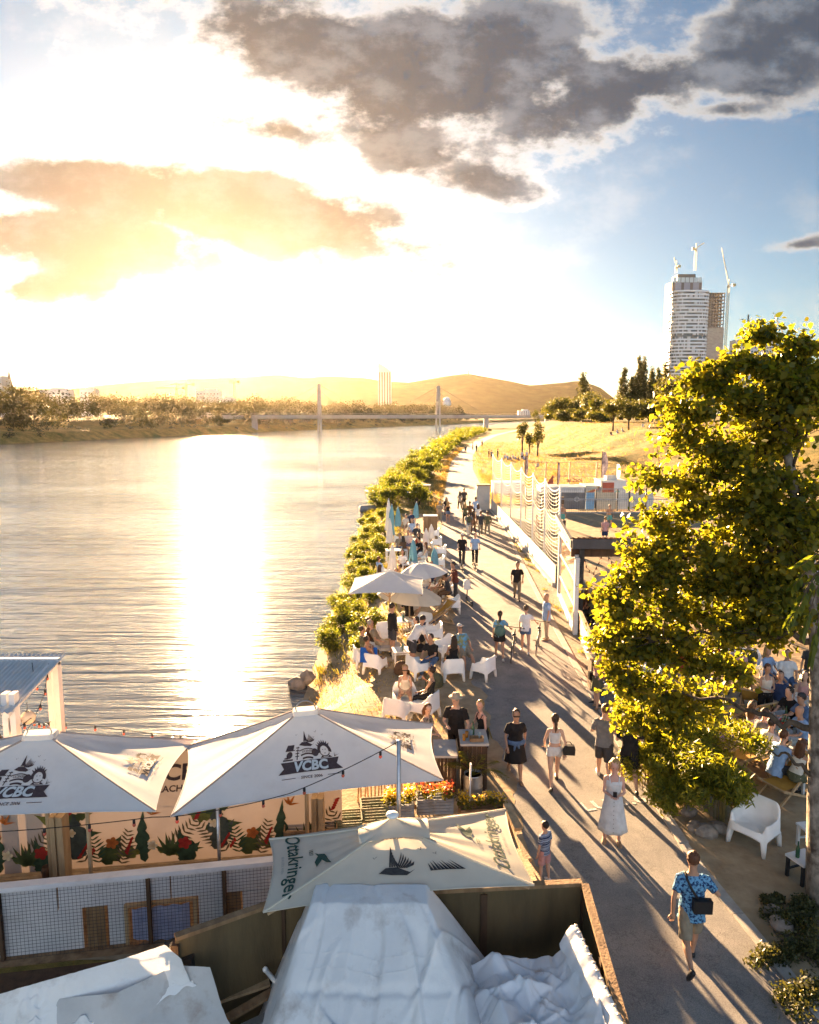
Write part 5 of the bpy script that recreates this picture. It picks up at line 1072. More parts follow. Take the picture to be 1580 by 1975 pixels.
# lower left: two sheets over a ridge
def left_sheet(label, ridge, foot, m, seed, nx=110, ny=60):
    P = []; LF = make_folds(int(seed*7), 22, (0, 3), (0, 2))
    for j in range(ny+1):
        v = j/ny; row = []
        for i in range(nx+1):
            u = i/nx; a = Vector((np.interp(u, [q[0] for q in ridge], [q[1].x for q in ridge]), np.interp(u, [q[0] for q in ridge], [q[1].y for q in ridge]), np.interp(u, [q[0] for q in ridge], [q[1].z for q in ridge])))
            b_ = foot[0].lerp(foot[1], u); p = a.lerp(b_, v); f = mnoise.fractal(Vector((u*7+seed, v*2.0, 1)), .9, 2, 3); p.z += .10*f*min(1, v*3)-.10*math.sin(math.pi*v)+folds(u*3, v*2, LF)*min(1, v*4)*1.3+.006*mnoise.noise(Vector((u*40, v*20, seed))); p.y += .06*f*v; row.append(p)
        P.append(row)
    return tag(build(MB().grid(P), 'tarpaulin', m, None, True), label, 'tarpaulin', 'tarpaulins over the storage yard')
left_sheet('pale blue tarpaulin sheet rising to a peak in the lower left', [(0, at(-90, 1945, 1.85)), (.3, at(40, 1905, 1.9)), (.75, at(235, 1850, 1.98)), (.93, at(318, 1822, 2.1)), (1, at(350, 1850, 1.95))], [at(-150, 2130, 1.15), at(380, 1900, 1.6)], TARP, 1.0)
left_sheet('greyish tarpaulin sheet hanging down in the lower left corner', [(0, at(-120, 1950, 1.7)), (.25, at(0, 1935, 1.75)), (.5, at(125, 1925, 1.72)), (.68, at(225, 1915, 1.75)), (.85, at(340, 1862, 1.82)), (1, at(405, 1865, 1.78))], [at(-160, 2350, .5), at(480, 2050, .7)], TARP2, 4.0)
t = thing('dark_gazebo_frame', 'dark box with white brackets between the two left tarpaulins', 'box', at(345, 1870, 1.5)); build(MB().box((0, 0, .1), (.42, .3, .3)), 'case', BLACK, t); [build(MB().bar((.14+.05*i, -.16, -.02), (.2+.05*i, -.2, .16), .018), 'bracket', WHITE_PLASTIC, t) for i in range(3)]
def leaning(label, a, b_, w, m, name, cat): 
    t = thing(name, label, cat, a); build(MB().tube([(0, 0, 0), Vector(b_)-Vector(a)], w, 8), 'tube', m, t, True); build(MB().ball(Vector(b_)-Vector(a), w*1.25, 8, 5), 'end_cap', m, t, True)
leaning('thin steel tube leaning on the left plywood wall', at(520, 1875, 1.1), at(432, 1782, 1.75), .016, STEEL, 'steel_tube', 'tube')
leaning('thick white tube lying against the big tarpaulin', at(590, 1965, 1.0), at(512, 1870, 1.25), .03, WHITE_PLASTIC, 'white_tube', 'tube')
for i, (p, q, lab) in enumerate([((420, 1975), (540, 1905), 'weathered plank nearest the tarpaulin corner'), ((455, 1990), (570, 1935), 'weathered plank lying in the debris'), ((500, 2000), (600, 1960), 'short plank at the lower picture edge'), ((400, 1935), (520, 1895), 'plank leaning along the plywood wall')]):
    a, b_ = at(*p, .95), at(*q, 1.0); o = tag(build(MB().bar(Vector((0, 0, 0)), b_-a, .12, .035), 'plank', (WOOD, STEEL, WOOD_DARK, WOOD_LIGHT)[i]), lab, 'plank', 'planks in the storage yard'); o.location = a
tag(build(MB().box((-.6, 6.9, .28), (6.6, 3.2, .3)), 'yard_floor', WOOD_DARK), kind='structure')
tag(build(MB().box((-6.2, 8.35, .02), (6.4, 2.5, .12), rz=.16), 'service_alley', WOOD_DARK), kind='structure')
# ---------------------------------------------------------------- moulded tub chair
def tub_mesh():
    n = 96; prof_rows = []
    def plan(th, g):      # rounded square; th = 0 at the front (+Y), going round
        c, s = math.sin(th), math.cos(th); e = 2/3.6
        return math.copysign(abs(c)**e, c)*(.355+g), math.copysign(abs(s)**e, s)*(.335+g)
    rows = [[] for _ in range(13)]
    for i in range(n):
        th = 2*math.pi*i/n; a = abs((th+math.pi) % (2*math.pi)-math.pi)       # 0 front .. pi back
        arm = float(sm((a-R(38))/R(22))); back = float(sm((a-R(85))/R(70)))
        zt = .405+.13*arm+.215*back
        q = min(abs(a-R(47)), abs(a-R(133)))/R(12); leg = 1-float(sm((q-.45)/.75)); zh = .275-.275*leg+.02*(1-leg)*math.cos(4*a)
        P = lambda g, z: (*plan(th, g), z)
        flare = .035*(1-zh/.3)
        seatz = .395-.03*float(sm(a/R(60)))
        inner = -.045
        rows[0].append(P(-.30, .35)); rows[1].append(P(-.07, .33 if leg < .5 else .31)); rows[2].append(P(-.035+flare*.6, zh+.004)); rows[3].append(P(.005+flare, zh)); rows[4].append(P(.012+flare*.5, max(zh+.03, .20)))
        rows[5].append(P(.004, max(.30, zh+.04))); rows[6].append(P(-.012, zt-.02)); rows[7].append(P(-.022, zt)); rows[8].append(P(-.040, zt-.004)); rows[9].append(P(-.058, zt-.035 if arm > .05 else zt-.004))
        rows[10].append(P(-.085, max(seatz+.03, zt-.16) if arm > .05 else seatz)); rows[11].append(P(-.13, seatz-.005)); rows[12].append(P(-.32, .36))
    mb = MB().loft(rows, cap=True); me = mb.mesh('shell'); me.materials.append(WHITE_PLASTIC); me.polygons.foreach_set('use_smooth', [True]*len(me.polygons)); return me
TUB = tub_mesh()
def tub(label, px, py, deg, group='white moulded armchairs', z=0.0, s=1.0):
    c = at(px, py, z); o = link('tub_chair', TUB, None); tag(o, label, 'chair', group); o.location = (c.x, c.y, hz(c.x, c.y)+.01); o.rotation_euler = (0, 0, R(deg)); o.scale = (s, s, s); return o
CH = [(1453, 1628, 128, 'single empty white armchair on the sand beside the bamboo', 1.12), (932, 1308, 55, 'empty white armchair nearest the path in the front row', 1), (873, 1310, 8, 'white armchair of the long haired woman in the black top', 1), (806, 1306, -60, 'white armchair with a bag hung over it in the front row', 1), (724, 1283, -25, 'white armchair with the blue towel, nearest the river slope', 1),
      (700, 1252, -75, 'white armchair at the river side beside the bushes', 1), (722, 1240, -95, 'white armchair of the grey haired man with sunglasses', 1), (836, 1240, 95, 'tall white armchair turned to the river behind the bending man', 1), (858, 1268, 120, 'white armchair beside the man with the white cap', 1), (815, 1222, 150, 'white armchair under the parasol edge', 1), (872, 1182, 95, 'empty white armchair at the path below the standing man in maroon', 1),
      (745, 1232, -160, 'white armchair left of the parasol pole', 1), (818, 1388, 60, 'wide white armchair behind the hatted man, its back to the bar', 1.1), (766, 1392, -20, 'white armchair half hidden by the emblem parasol', 1), (782, 1372, -170, 'white armchair of the person in the open white shirt', 1),
      (864, 1150, 100, 'white armchair of the dark dressed man near the path', .97), (846, 1098, 95, 'white armchair by the blue closed parasol at the path', .97), (850, 1075, 90, 'white armchair at the path, second from the blue parasol', .97), (842, 1058, 95, 'white armchair at the path, third from the blue parasol', .97), (838, 1040, 90, 'white armchair in the row along the path, fourth place', .97), (830, 1024, 100, 'white armchair at the far end of the path row', .97), (748, 1112, -70, 'white armchair at the river side near the closed white parasol', .97), (735, 1128, -60, 'white armchair of the girl in the white shirt', .97), (770, 1052, -80, 'white armchair far back near the bushes', .97), (792, 1022, 170, 'white armchair in the farthest group of guests', .97), (812, 1092, 150, 'white armchair in front of the blue closed parasol', .97), (790, 1150, -160, 'white armchair behind the white parasol', .97),
      (1478, 1395, 170, 'white armchair of the woman in white top and black trousers', 1), (1505, 1380, 150, 'white armchair beside the hanging branch on the beach', 1), (1530, 1395, 110, 'white armchair of the man in the black shirt', 1), (1500, 1330, 200, 'white armchair farther back on the beach', 1), (1445, 1300, 160, 'white armchair in the middle of the beach bar', 1), (1400, 1290, 120, 'white armchair seen through the lower branches', 1), (1250, 1330, 90, 'white armchair of the man in the white shirt under the tree', 1), (1570, 1330, 100, 'white armchair with a blue cushion behind the trunk', 1)]
for px, py, dg, lab, s in CH: tub(lab, px, py, dg, s=s)
# ---------------------------------------------------------------- tables, deck chairs, bottles
TABLETOP = mat('white_table_top', (.70, .70, .69), .5, (.62, .62, .61), 4)
def table(label, px, py, w, d_, h, deg=0, m=None, legm=None, group='white tables', items=0):
    c = at(px, py); t = thing('low_table' if h < .6 else 'table', label, 'table', (c.x, c.y, hz(c.x, c.y)), R(deg), group)
    build(MB().box((0, 0, h-.02), (w, d_, .04)), 'table_top', m or TABLETOP, t)
    for sx in (-1, 1):
        for sy in (-1, 1): build(MB().box((sx*(w/2-.04), sy*(d_/2-.04), (h-.04)/2), (.05, .05, h-.04)), 'leg', legm or TABLETOP, t)
    build(MB().box((0, d_/2-.04, h*.35), (w-.1, .03, .03)), 'stretcher', legm or TABLETOP, t)
    r = random.Random(int(px)); 
    for i in range(items):
        x, y = r.uniform(-.4, .4)*w, r.uniform(-.35, .35)*d_; a = R(deg); p = Vector((c.x+x*math.cos(a)-y*math.sin(a), c.y+x*math.sin(a)+y*math.cos(a), hz(c.x, c.y)+h+.002))
        if i % 3 == 0: bottle(p, 'bottle on the '+label[:60], r)
        else: glass_cup(p, 'glass on the '+label[:60])
    return t
CLEAR = mat('drinking_glass', (.42, .50, .52), .1, (.34, .42, .45), 6, spec=.7, trans=.4)
BEER = mat('amber_beer', (.50, .24, .03), .15, (.42, .18, .02), 6, spec=.6, trans=.4); BROWN_GLASS = mat('brown_glass', (.08, .035, .012), .12, (.05, .02, .01), 6, spec=.6); BLUE_GLASS = mat('blue_glass', (.10, .32, .40), .12, (.06, .22, .30), 6, spec=.6, trans=.3)
_bot = {}
def bottle(p, label, r=random):
    m = r.choice([GLASS, GLASS, BROWN_GLASS, BLUE_GLASS]); 
    if m.name not in _bot: 
        me = MB().lathe([(.032, 0), (.036, .01), (.036, .15), (.030, .18), (.014, .22), (.013, .29), (.016, .30)], 10).mesh('bottle'); me.materials.append(m); me.polygons.foreach_set('use_smooth', [True]*len(me.polygons)); _bot[m.name] = me
    o = tag(link('bottle', _bot[m.name], None), label, 'bottle', 'bottles on the tables'); o.location = p; return o
def glass_cup(p, label, m=None):
    key = 'cup'+(m.name if m else '')
    if key not in _bot:
        me = MB().lathe([(.028, 0), (.034, .01), (.040, .14), (.037, .14), (.031, .012)], 10).mesh('glass'); me.materials.append(m or CLEAR); me.polygons.foreach_set('use_smooth', [True]*len(me.polygons)); _bot[key] = me
    o = tag(link('drinking_glass', _bot[key], None), label, 'glass', 'glasses on the tables'); o.location = p; return o
table('low white table in front of the bending man', 775, 1275, .6, .6, .42, 10, items=3)
table('white table under the white parasol', 775, 1218, .7, .7, .5, 20, items=3)
table('white table by the man in maroon', 838, 1152, .7, .6, .6, 15, items=3)
table('white table near the man in the white printed shirt', 790, 1112, .8, .7, .7, 5, items=4)
table('long white table between the closed parasols', 765, 1082, 1.2, .7, .7, 8, items=3)
table('white table farther back among the guests', 805, 1062, .9, .7, .7, 5, items=3)
table('white table in the farthest group by the blue parasol', 798, 1030, .9, .7, .7, 5, items=2)
table('wooden box table beside the blue parasol at the path', 830, 1110, .5, .5, .7, 5, WOOD_LIGHT, WOOD, items=1)
table('low white table at the picture edge behind the trunk', 1572, 1640, .5, .5, .45, 10, group='tables on the beach')
table('low metal side table with sunglasses near the trunk', 1548, 1695, .46, .4, .42, 20, None, DARK_METAL, group='tables on the beach', items=1)
table('long white table with the red bucket', 1505, 1462, .75, .8, .62, 8, group='tables on the beach', items=8)
table('white table crowded with bottles beyond the red bucket', 1500, 1425, .75, .6, .62, 8, group='tables on the beach', items=7)
table('white table with green bottles nearest the dark haired woman', 1555, 1520, .7, .7, .62, 8, group='tables on the beach', items=8)
table('white table at the near end of the red bucket row', 1532, 1490, .7, .6, .62, 8, group='tables on the beach', items=6)
table('small white slatted table before the woman in white', 1478, 1412, .5, .45, .45, 0, group='tables on the beach', items=3)
c = at(1508, 1452); t = thing('red_bucket', 'red bucket with green bottles on the long table', 'bucket', (c.x, c.y, .625)); build(MB().lathe([(.10, 0), (.12, .02), (.155, .2), (.165, .21), (.145, .2), (.11, .03)], 16), 'pail', mat('red_plastic', (.55, .02, .015), .35, (.45, .015, .01), 5, spec=.5), t, True); build(MB().tube([(-.155*math.cos(a), 0, .2+.1*math.sin(a)) for a in np.linspace(0, math.pi, 9)], .006, 5), 'handle', STEEL, t)
for k in range(4): b_ = bottle(Vector((c.x+.06*math.cos(k*1.6), c.y+.06*math.sin(k*1.6), .66)), 'green bottle standing in the red bucket'); b_.data = _bot[GLASS.name] if GLASS.name in _bot else b_.data; b_.rotation_euler = (.15*math.cos(k), .15*math.sin(k), 0)
def deck_chair(label, px, py, deg, col, wood=None, group='wooden deck chairs'):
    c = at(px, py); t = thing('deck_chair', label, 'deck chair', (c.x, c.y, hz(c.x, c.y)), R(deg), group); w = .28; wd = wood or WOOD_LIGHT
    for s in (-1, 1):
        build(MB().bar((s*w, .55, .05), (s*w, -.62, .92), .035, .05), 'back_rail', wd, t); build(MB().bar((s*(w+.04), -.55, .03), (s*(w+.04), .5, .42), .035, .05), 'seat_rail', wd, t); build(MB().bar((s*(w+.02), -.55, .03), (s*(w+.02), -.25, .62), .03), 'prop', wd, t)
    for y, z in ((-.62, .92), (.5, .42), (-.55, .04), (.53, .06)): build(MB().bar((-w-.05, y, z), (w+.05, y, z), .035), 'cross_bar', wd, t)
    P = [[(-w+.02+2*(w-.02)*i/6, -.60+1.08*j/14, .90-.5*(j/14)-.22*math.sin(math.pi*(j/14)**.8)) for i in range(7)] for j in range(15)]; build(MB().grid(P), 'sling', col, t, True)
NAVY = mat('navy_canvas', (.03, .04, .10), .85, (.025, .03, .08), 5); MUSTARD = mat('mustard_canvas', (.42, .26, .06), .85, (.36, .2, .04), 5, trans=.25); YELLOWC = mat('pale_yellow_canvas', (.55, .42, .15), .85, (.5, .36, .12), 5, trans=.25); PURPLE = mat('lilac_towel', (.30, .20, .42), .9, (.24, .16, .36), 6, trans=.15); BLUEC = mat('blue_canvas', (.05, .16, .34), .85, (.04, .13, .28), 5, trans=.2)
deck_chair('navy deck chair under the white parasol', 828, 1222, 80, NAVY)
deck_chair('wooden deck chair with golden sling in front of the dark haired woman', 1515, 1540, 115, MUSTARD)
deck_chair('deck chair with a lilac towel beside the bamboo hedge', 1425, 1455, 40, PURPLE)
deck_chair('long wooden deck chair between hedge and seated men', 1455, 1495, 40, MUSTARD)
deck_chair('pale yellow deck chair behind the long haired woman', 1445, 1405, 20, YELLOWC)
deck_chair('upright orange deck chair near the woman in white', 1452, 1380, -30, MUSTARD)
deck_chair('blue deck chair under the lower tree branches', 1215, 1325, 60, BLUEC)
deck_chair('folded wooden deck chair lying at the path edge by the armchair', 845, 1205, 120, MUSTARD)
# ---------------------------------------------------------------- parasols on the bank
PALE_BLUE = mat('pale_blue_canvas', (.20, .42, .52), .85, (.16, .36, .46), 6, trans=.22)
def closed_parasol(label, px, py_base, py_top, m, lean=0.0, group='closed parasols on the bank'):
    c = at(px, py_base); g = hz(c.x, c.y); h = atd(px, py_top, c.y).z-g; t = thing('closed_parasol', label, 'parasol', (c.x, c.y, g), random.Random(px).uniform(0, 3), group); t.rotation_euler[1] = lean
    build(MB().tube([(0, 0, 0), (0, 0, h)], .025, 8), 'pole', WOOD_LIGHT, t); n = 24
    prof = [(.22, h*.30), (.20, h*.36), (.17, h*.5), (.15, h*.65), (.12, h*.8), (.075, h*.9), (.03, h*.985)]
    mb = MB().loft([[(r*(1+.28*math.cos(4*a*2+z*2))*math.cos(a), r*(1+.28*math.cos(4*a*2+z*2))*math.sin(a), z-.05*math.cos(8*a)*(r > .19)) for a in np.linspace(0, 2*math.pi, n, endpoint=False)] for r, z in prof]); build(mb, 'folded_canopy', m, t, True)
    build(MB().lathe([(.115, h*.66), (.125, h*.68), (.115, h*.70)], 12), 'tie', m, t); build(MB().ball((0, 0, h), .035, 8, 5), 'finial', WHITE_PLASTIC, t); build(MB().lathe([(.24, 0), (.24, .06), (.05, .08)], 14), 'foot', CONCRETE, t)
closed_parasol('closed white parasol in front of the girl in the white shirt', 757, 1120, 1050, CANVAS)
closed_parasol('closed blue parasol in the middle of the seats', 797, 1105, 1040, PALE_BLUE)
closed_parasol('closed blue parasol at the path row of chairs', 838, 1112, 1056, PALE_BLUE)
closed_parasol('short closed white parasol in the chair row at the path', 822, 1066, 1020, CANVAS)
closed_parasol('closed white parasol beside the chair row end', 832, 1050, 1012, CANVAS)
closed_parasol('tall closed white parasol by the bushes', 752, 1060, 1000, CANVAS, -.04)
closed_parasol('tall closed blue parasol by the bushes, leaning', 753, 1052, 972, PALE_BLUE, -.06)
closed_parasol('closed white parasol rising highest above the bushes', 750, 1042, 962, CANVAS)
closed_parasol('closed blue parasol right of the tall pair by the bushes', 768, 1030, 978, PALE_BLUE)
closed_parasol('closed blue parasol in the farthest seating group', 801, 1012, 968, PALE_BLUE, .06)
def round_parasol(label, px, py_base, py_rim, rad, m, ribs=8, tilt=(0, 0), name='round_parasol', rise=.45, pole=WOOD_LIGHT):
    c = at(px, py_base); g = hz(c.x, c.y); zr = atd(px, py_rim, c.y).z-g; t = thing(name, label, 'parasol', (c.x, c.y, g), .3)
    build(MB().tube([(0, 0, 0), (0, 0, zr-.1)], .028, 8), 'pole', pole, t, True); hd = Matrix.Rotation(tilt[0], 3, 'X') @ Matrix.Rotation(tilt[1], 3, 'Y'); o = Vector((0, 0, zr))
    def q(a, r): 
        k = (a*ribs/(2*math.pi)) % 1; rr = r*(1-.06*math.sin(math.pi*k)); return o+hd @ Vector((math.cos(a)*rr*rad, math.sin(a)*rr*rad, rise*(1-r**1.8)-.04*math.sin(math.pi*k)*r))
    for b_ in range(ribs):
        a0 = 2*math.pi*b_/ribs; P = [[q(a0+2*math.pi/ribs*i/6, .02+.98*j/8) for i in range(7)] for j in range(9)]; build(MB().grid(P), 'canopy_panel', m, t, True)
        build(MB().tube([o+hd @ Vector((0, 0, rise-.02)), q(a0, .5)-Vector((0, 0, .02)), q(a0, 1)-Vector((0, 0, .015))], .009, 5), 'rib', pole, t); build(MB().tube([o+hd @ Vector((0, 0, -.35)), q(a0, .5)-Vector((0, 0, .03))], .008, 5), 'strut', pole, t)
    build(MB().ball(o+hd @ Vector((0, 0, rise+.03)), .04, 8, 5), 'finial', WHITE_PLASTIC, t); build(MB().lathe([(.26, 0), (.26, .06), (.05, .09)], 14), 'foot', CONCRETE, t)
round_parasol('round white parasol tilted over the guests nearer the path', 812, 1165, 1110, 1.25, CANVAS, 8, (-.12, -.15), rise=.55)
round_parasol('round cream parasol glowing behind the square white one', 790, 1215, 1150, 1.3, CREAM, 8, (.05, .12))
zz = 2.25; c = at(752, 1250); pc = [c+Vector((-1.35, -1.15, zz)), c+Vector((1.15, -1.2, zz)), c+Vector((1.2, 1.2, zz)), c+Vector((-1.3, 1.25, zz))]
parasol('square white parasol with a wooden pole among the armchairs', pc, c+Vector((0, 0, zz+.55)), .05, CANVAS, 0.0, .03, .06, name='market_parasol')
# ---------------------------------------------------------------- bar by the path
def counter(label, px, py, w, d_, h, deg, top):
    c = at(px, py); t = thing('bar_counter', label, 'counter', (c.x, c.y, 0), R(deg), 'wooden bar counters'); build(MB().box((0, 0, h-.025), (w, d_, .05)), 'counter_top', top, t)
    for i in range(5): build(MB().box((-w/2+.06+(w-.12)*(i+.5)/5, -d_/2+.06, (h-.05)/2), ((w-.12)/5-.008, .03, h-.05)), 'front_board', WOOD_DARK, t)
    for s in (-1, 1):
        for i in range(3): build(MB().box((s*(w/2-.04), -d_/2+.1+(d_-.2)*(i+.5)/3, (h-.05)/2), (.03, (d_-.2)/3-.008, h-.05)), 'side_board', WOOD_DARK, t)
    build(MB().box((0, 0, h*.45), (w-.1, d_-.12, .03)), 'shelf', WOOD, t)
    return c
GREYTOP = mat('grey_counter_top', (.42, .40, .38), .5, (.34, .32, .31), 5)
c1 = counter('taller dark wooden bar counter with beer bottles', 912, 1512, .62, .75, 1.12, 0, GREYTOP)
c2 = counter('lower dark wooden bar counter beside the emblem parasol', 858, 1520, .5, .8, .95, 0, GREYTOP)
for i, (dx, dy, z, kind) in enumerate([(-.15, -.05, 1.122, 'g'), (-.22, -.2, 1.122, 'g'), (.0, .1, 1.122, 'b'), (-.05, .0, 1.122, 'c'), (.12, -.12, 1.122, 'c')]):
    p = Vector((c1.x+dx, c1.y+dy, z)); (bottle(p, 'bottle on the taller bar counter') if kind == 'b' else glass_cup(p, 'beer glass on the taller bar counter', BEER if kind == 'g' else None))
o = tag(build(MB().box((0, 0, .04), (.30, .16, .02)).box((0, -.075, .07), (.30, .012, .08)).box((0, .075, .07), (.30, .012, .08)).box((-.145, 0, .07), (.012, .14, .08)).box((.145, 0, .07), (.012, .14, .08)), 'wooden_tray', WOOD), 'small wooden tray box on the taller bar counter', 'tray'); o.location = (c1.x+.05, c1.y-.22, 1.10)
def keg_plant():
    c = at(912, 1540); t = thing('keg_planter', 'palm growing from a steel keg in front of the bar', 'plant', (c.x, c.y, 0)); build(MB().lathe([(.19, 0), (.20, .02), (.19, .05), (.205, .08), (.205, .28), (.212, .30), (.205, .32), (.205, .50), (.19, .55), (.20, .58), (.185, .58), (.18, .52)], 20), 'keg', STEEL, t, True)
    build(MB().lathe([(.0, .53), (.18, .53)], 14), 'soil', WOOD_DARK, t); g = np.random.default_rng(4); PL = leaf_mat('palm_leaflet', (.06, .075, .012), (.16, .14, .025), .4)
    for k in range(13):
        a = g.uniform(0, 6.28); L_ = g.uniform(.55, .9); el = g.uniform(.5, 1.35); fr = []; pts = []
        for i in range(12): q = i/11; pts.append(Vector((math.cos(a)*L_*q*math.cos(el)*1.1, math.sin(a)*L_*q*math.cos(el)*1.1, .53+L_*math.sin(el)*q-.45*q*q*L_)))
        mb = MB().tube(pts, [.008*(1-i/13) for i in range(12)], 4); sd = Vector((-math.sin(a), math.cos(a), 0))
        for i in range(3, 12):
            for s in (-1, 1): l = .20*(1-abs(i/11-.55)); p = pts[i]; d_ = (pts[i]-pts[i-1]).normalized(); e = p+sd*s*l+d_*l*.8-Vector((0, 0, .04)); mb.add([p, p.lerp(e, .5)+Vector((0, 0, .012)), e, p.lerp(e, .5)-Vector((0, 0, .008))], [(0, 1, 2, 3)])
        build(mb, 'frond', PL, t)
keg_plant()
def crate(label, px, py, w, d_, h, deg, m, z=0.0, slats=5):
    c = at(px, py, z); t = thing('wooden_crate', label, 'crate', (c.x, c.y, z), R(deg), 'crates and planters by the terrace')
    for i in range(slats):
        for s in (-1, 1): build(MB().box((0, s*d_/2, h*(i+.5)/slats), (w, .02, h/slats-.012)), 'slat', m, t); build(MB().box((s*w/2, 0, h*(i+.5)/slats), (.02, d_-.03, h/slats-.012)), 'slat', m, t)
    build(MB().box((0, 0, .02), (w-.03, d_-.03, .02)), 'bottom', m, t)
    return c
GREENP = mat('faded_green_paint', (.12, .16, .10), .8, (.20, .17, .10), 4, .3, 30); BLUEP = mat('faded_blue_paint', (.25, .30, .36), .8, (.20, .19, .18), 4, .3, 30)
crate('long brown slatted crate below the emblem parasol', 600, 1618, .95, .4, .30, 7, WOOD, .45)
crate('faded green crate next to the brown slatted crate', 672, 1596, .5, .4, .26, 7, GREENP, .5)
crate('faded green crate under the parasol pole', 722, 1575, .5, .4, .3, 7, GREENP, .5)
pcs = [crate('pale blue planter box with yellow flowers', 772, 1572, .5, .35, .3, 5, BLUEP, .5), crate('grey blue planter box full of red flowers', 838, 1562, .7, .35, .32, 5, BLUEP, .45), crate('planter box with yellow flowers behind the brewery parasol', 930, 1580, .9, .3, .3, 5, WOOD, .3)]
for i, (c, w, lab, cols) in enumerate(zip(pcs, (.45, .6, .8), ('low yellow flowers in the pale blue planter', 'red and orange flowers in the grey blue planter', 'yellow flowers behind the brewery parasol'), (((.6, .38, .02), (.75, .55, .05)), ((.50, .04, .03), (.65, .25, .05)), ((.6, .38, .02), (.75, .55, .05))))):
    g = np.random.default_rng(50+i); t = thing('flowering_plant', lab, 'flowers', (c.x, c.y, c.z+.2)); bl = [(g.uniform(-.5, .5)*w, g.normal()*.08, .12+.1*g.random(), .14, .12, .12) for _ in range(7)]; V, Fq = leaf_cloud(g, 500, bl, .07, .4); link('foliage', fast_mesh('foliage', V, Fq, GREEN), None, t)
    bl2 = [(b[0], b[1], b[2]+.12, .15, .12, .08) for b in bl]; V, Fq = leaf_cloud(g, 260, bl2, .045, .5, up=1, narrow=.9); o = link('blossom', fast_mesh('blossom', V, Fq, leaf_mat('petals%d' % i, *cols, .4, (1.2, 1.1, 1))), None, t); o['kind'] = 'stuff'
# bamboo fence strips behind the planters
t = thing('stick_fence', 'low fence of pale sticks between terrace and bar', 'fence', at(780, 1560)); o0 = Vector(t.location)
for i in range(26):
    p = at(690+i*6.6, 1552-i*.6)-o0; build(MB().tube([p+Vector((0, .1, 0)), p+Vector((random.Random(i).uniform(-.05, .05), .1, .75+.12*math.sin(i*2.3)))], .018, 6), 'stick', WOOD_LIGHT, t)
build(MB().bar(at(655, 1575, .55)-o0+Vector((0, .05, 0)), at(815, 1556, .55)-o0+Vector((0, .05, 0)), .05, .09), 'rail', WOOD_LIGHT, t)
# sunlit timber frame right of the brewery parasol
t = thing('timber_frame', 'row of raw timber boards lit gold beside the brewery parasol', 'frame', at(990, 1640)); o0 = Vector(t.location)
for (p, q, w) in (((978, 1552, 1.7), (1000, 1600, 1.6), .13), ((990, 1582, 1.55), (1018, 1660, 1.5), .12), ((1003, 1640, 1.5), (1030, 1705, 1.5), .11), ((1022, 1655, 1.3), (1040, 1705, 1.3), .08)): build(MB().bar(at(*p)-o0, at(*q)-o0, w, .06), 'board', WOOD_LIGHT, t)
for (p, z) in (((985, 1570), 1.6), ((1008, 1640), 1.5), ((1028, 1700), 1.45)): a = at(*p, z)-o0; build(MB().bar((a.x, a.y, 0), (a.x, a.y, a.z-.04), .09), 'post', WOOD, t)
t = thing('white_flag_post', 'short white post standing before the bar', 'post', at(905, 1585)); build(MB().bar((0, 0, 0), (.02, 0, 1.25), .09, .03), 'board', WHITE_PLASTIC, t); build(MB().bar((0, .03, 0), (.02, .03, .9), .05), 'backing', WOOD, t)
# far bar tables and boards at the bank
for i, (px, py, w, h, lab) in enumerate([(830, 1015, 1.0, 1.15, 'dark wooden kiosk box at the left path edge'), (808, 962, 2.2, 1.1, 'far white topped standing table by the bank'), (812, 946, 2.0, 1.1, 'farthest white topped standing table by the bank')]):
    c = at(px, py+10); t = thing('standing_table' if i else 'kiosk_box', lab, 'table' if i else 'kiosk', (c.x, c.y, hz(c.x, c.y))); build(MB().box((0, 0, h), (w, .7, .06)), 'top', TABLETOP, t)
    if i == 0: [build(MB().box((-w/2+w*(k+.5)/5, -.3, h/2), (w/5-.01, .04, h-.04)), 'board', WOOD, t) for k in range(5)]; build(MB().box((0, .05, h/2), (w-.06, .5, h-.06)), 'body', WOOD, t)
    else: [build(MB().box((s*(w/2-.1), 0, h/2), (.08, .5, h-.03)), 'leg', WOOD, t) for s in (-1, 1)]
c = at(722, 985, WATER_Z); t = thing('rowing_boat', 'grey covered boat moored at the bank', 'boat', (c.x+.4, c.y, WATER_Z), R(-70)); build(MB().loft([[(x, y, z) for x, y, z in ((-.55*w, l, .05), (-.7*w, l, .45), (0, l, .55+.1*w), (.7*w, l, .45), (.55*w, l, .05), (0, l, -.1))] for l, w in ((-1.9, .75), (-1, 1), (.4, 1), (1.4, .65), (2.0, .12))]), 'hull', mat('grey_boat', (.30, .29, .29), .6, (.24, .23, .23), 3), t, True); build(MB().bar((0, -1.8, .62), (0, 1.5, .58), .05), 'ridge', WHITE_PLASTIC, t)
c = at(573, 1322, -1.4); mb = MB().ball((0, 0, 0), (.34, .3, .26), 9, 6).ball((.3, .25, .12), (.26, .22, .3), 8, 6); mb.v = [tuple(np.array(v)*(1+.25*mnoise.noise(Vector(v)*4))) for v in mb.v]
o = tag(build(mb, 'shore_rock', ROCK), 'pair of brown rocks at the water edge of the sand', 'rock'); o.location = (c.x, c.y, -1.35)
c = at(898, 1222); 
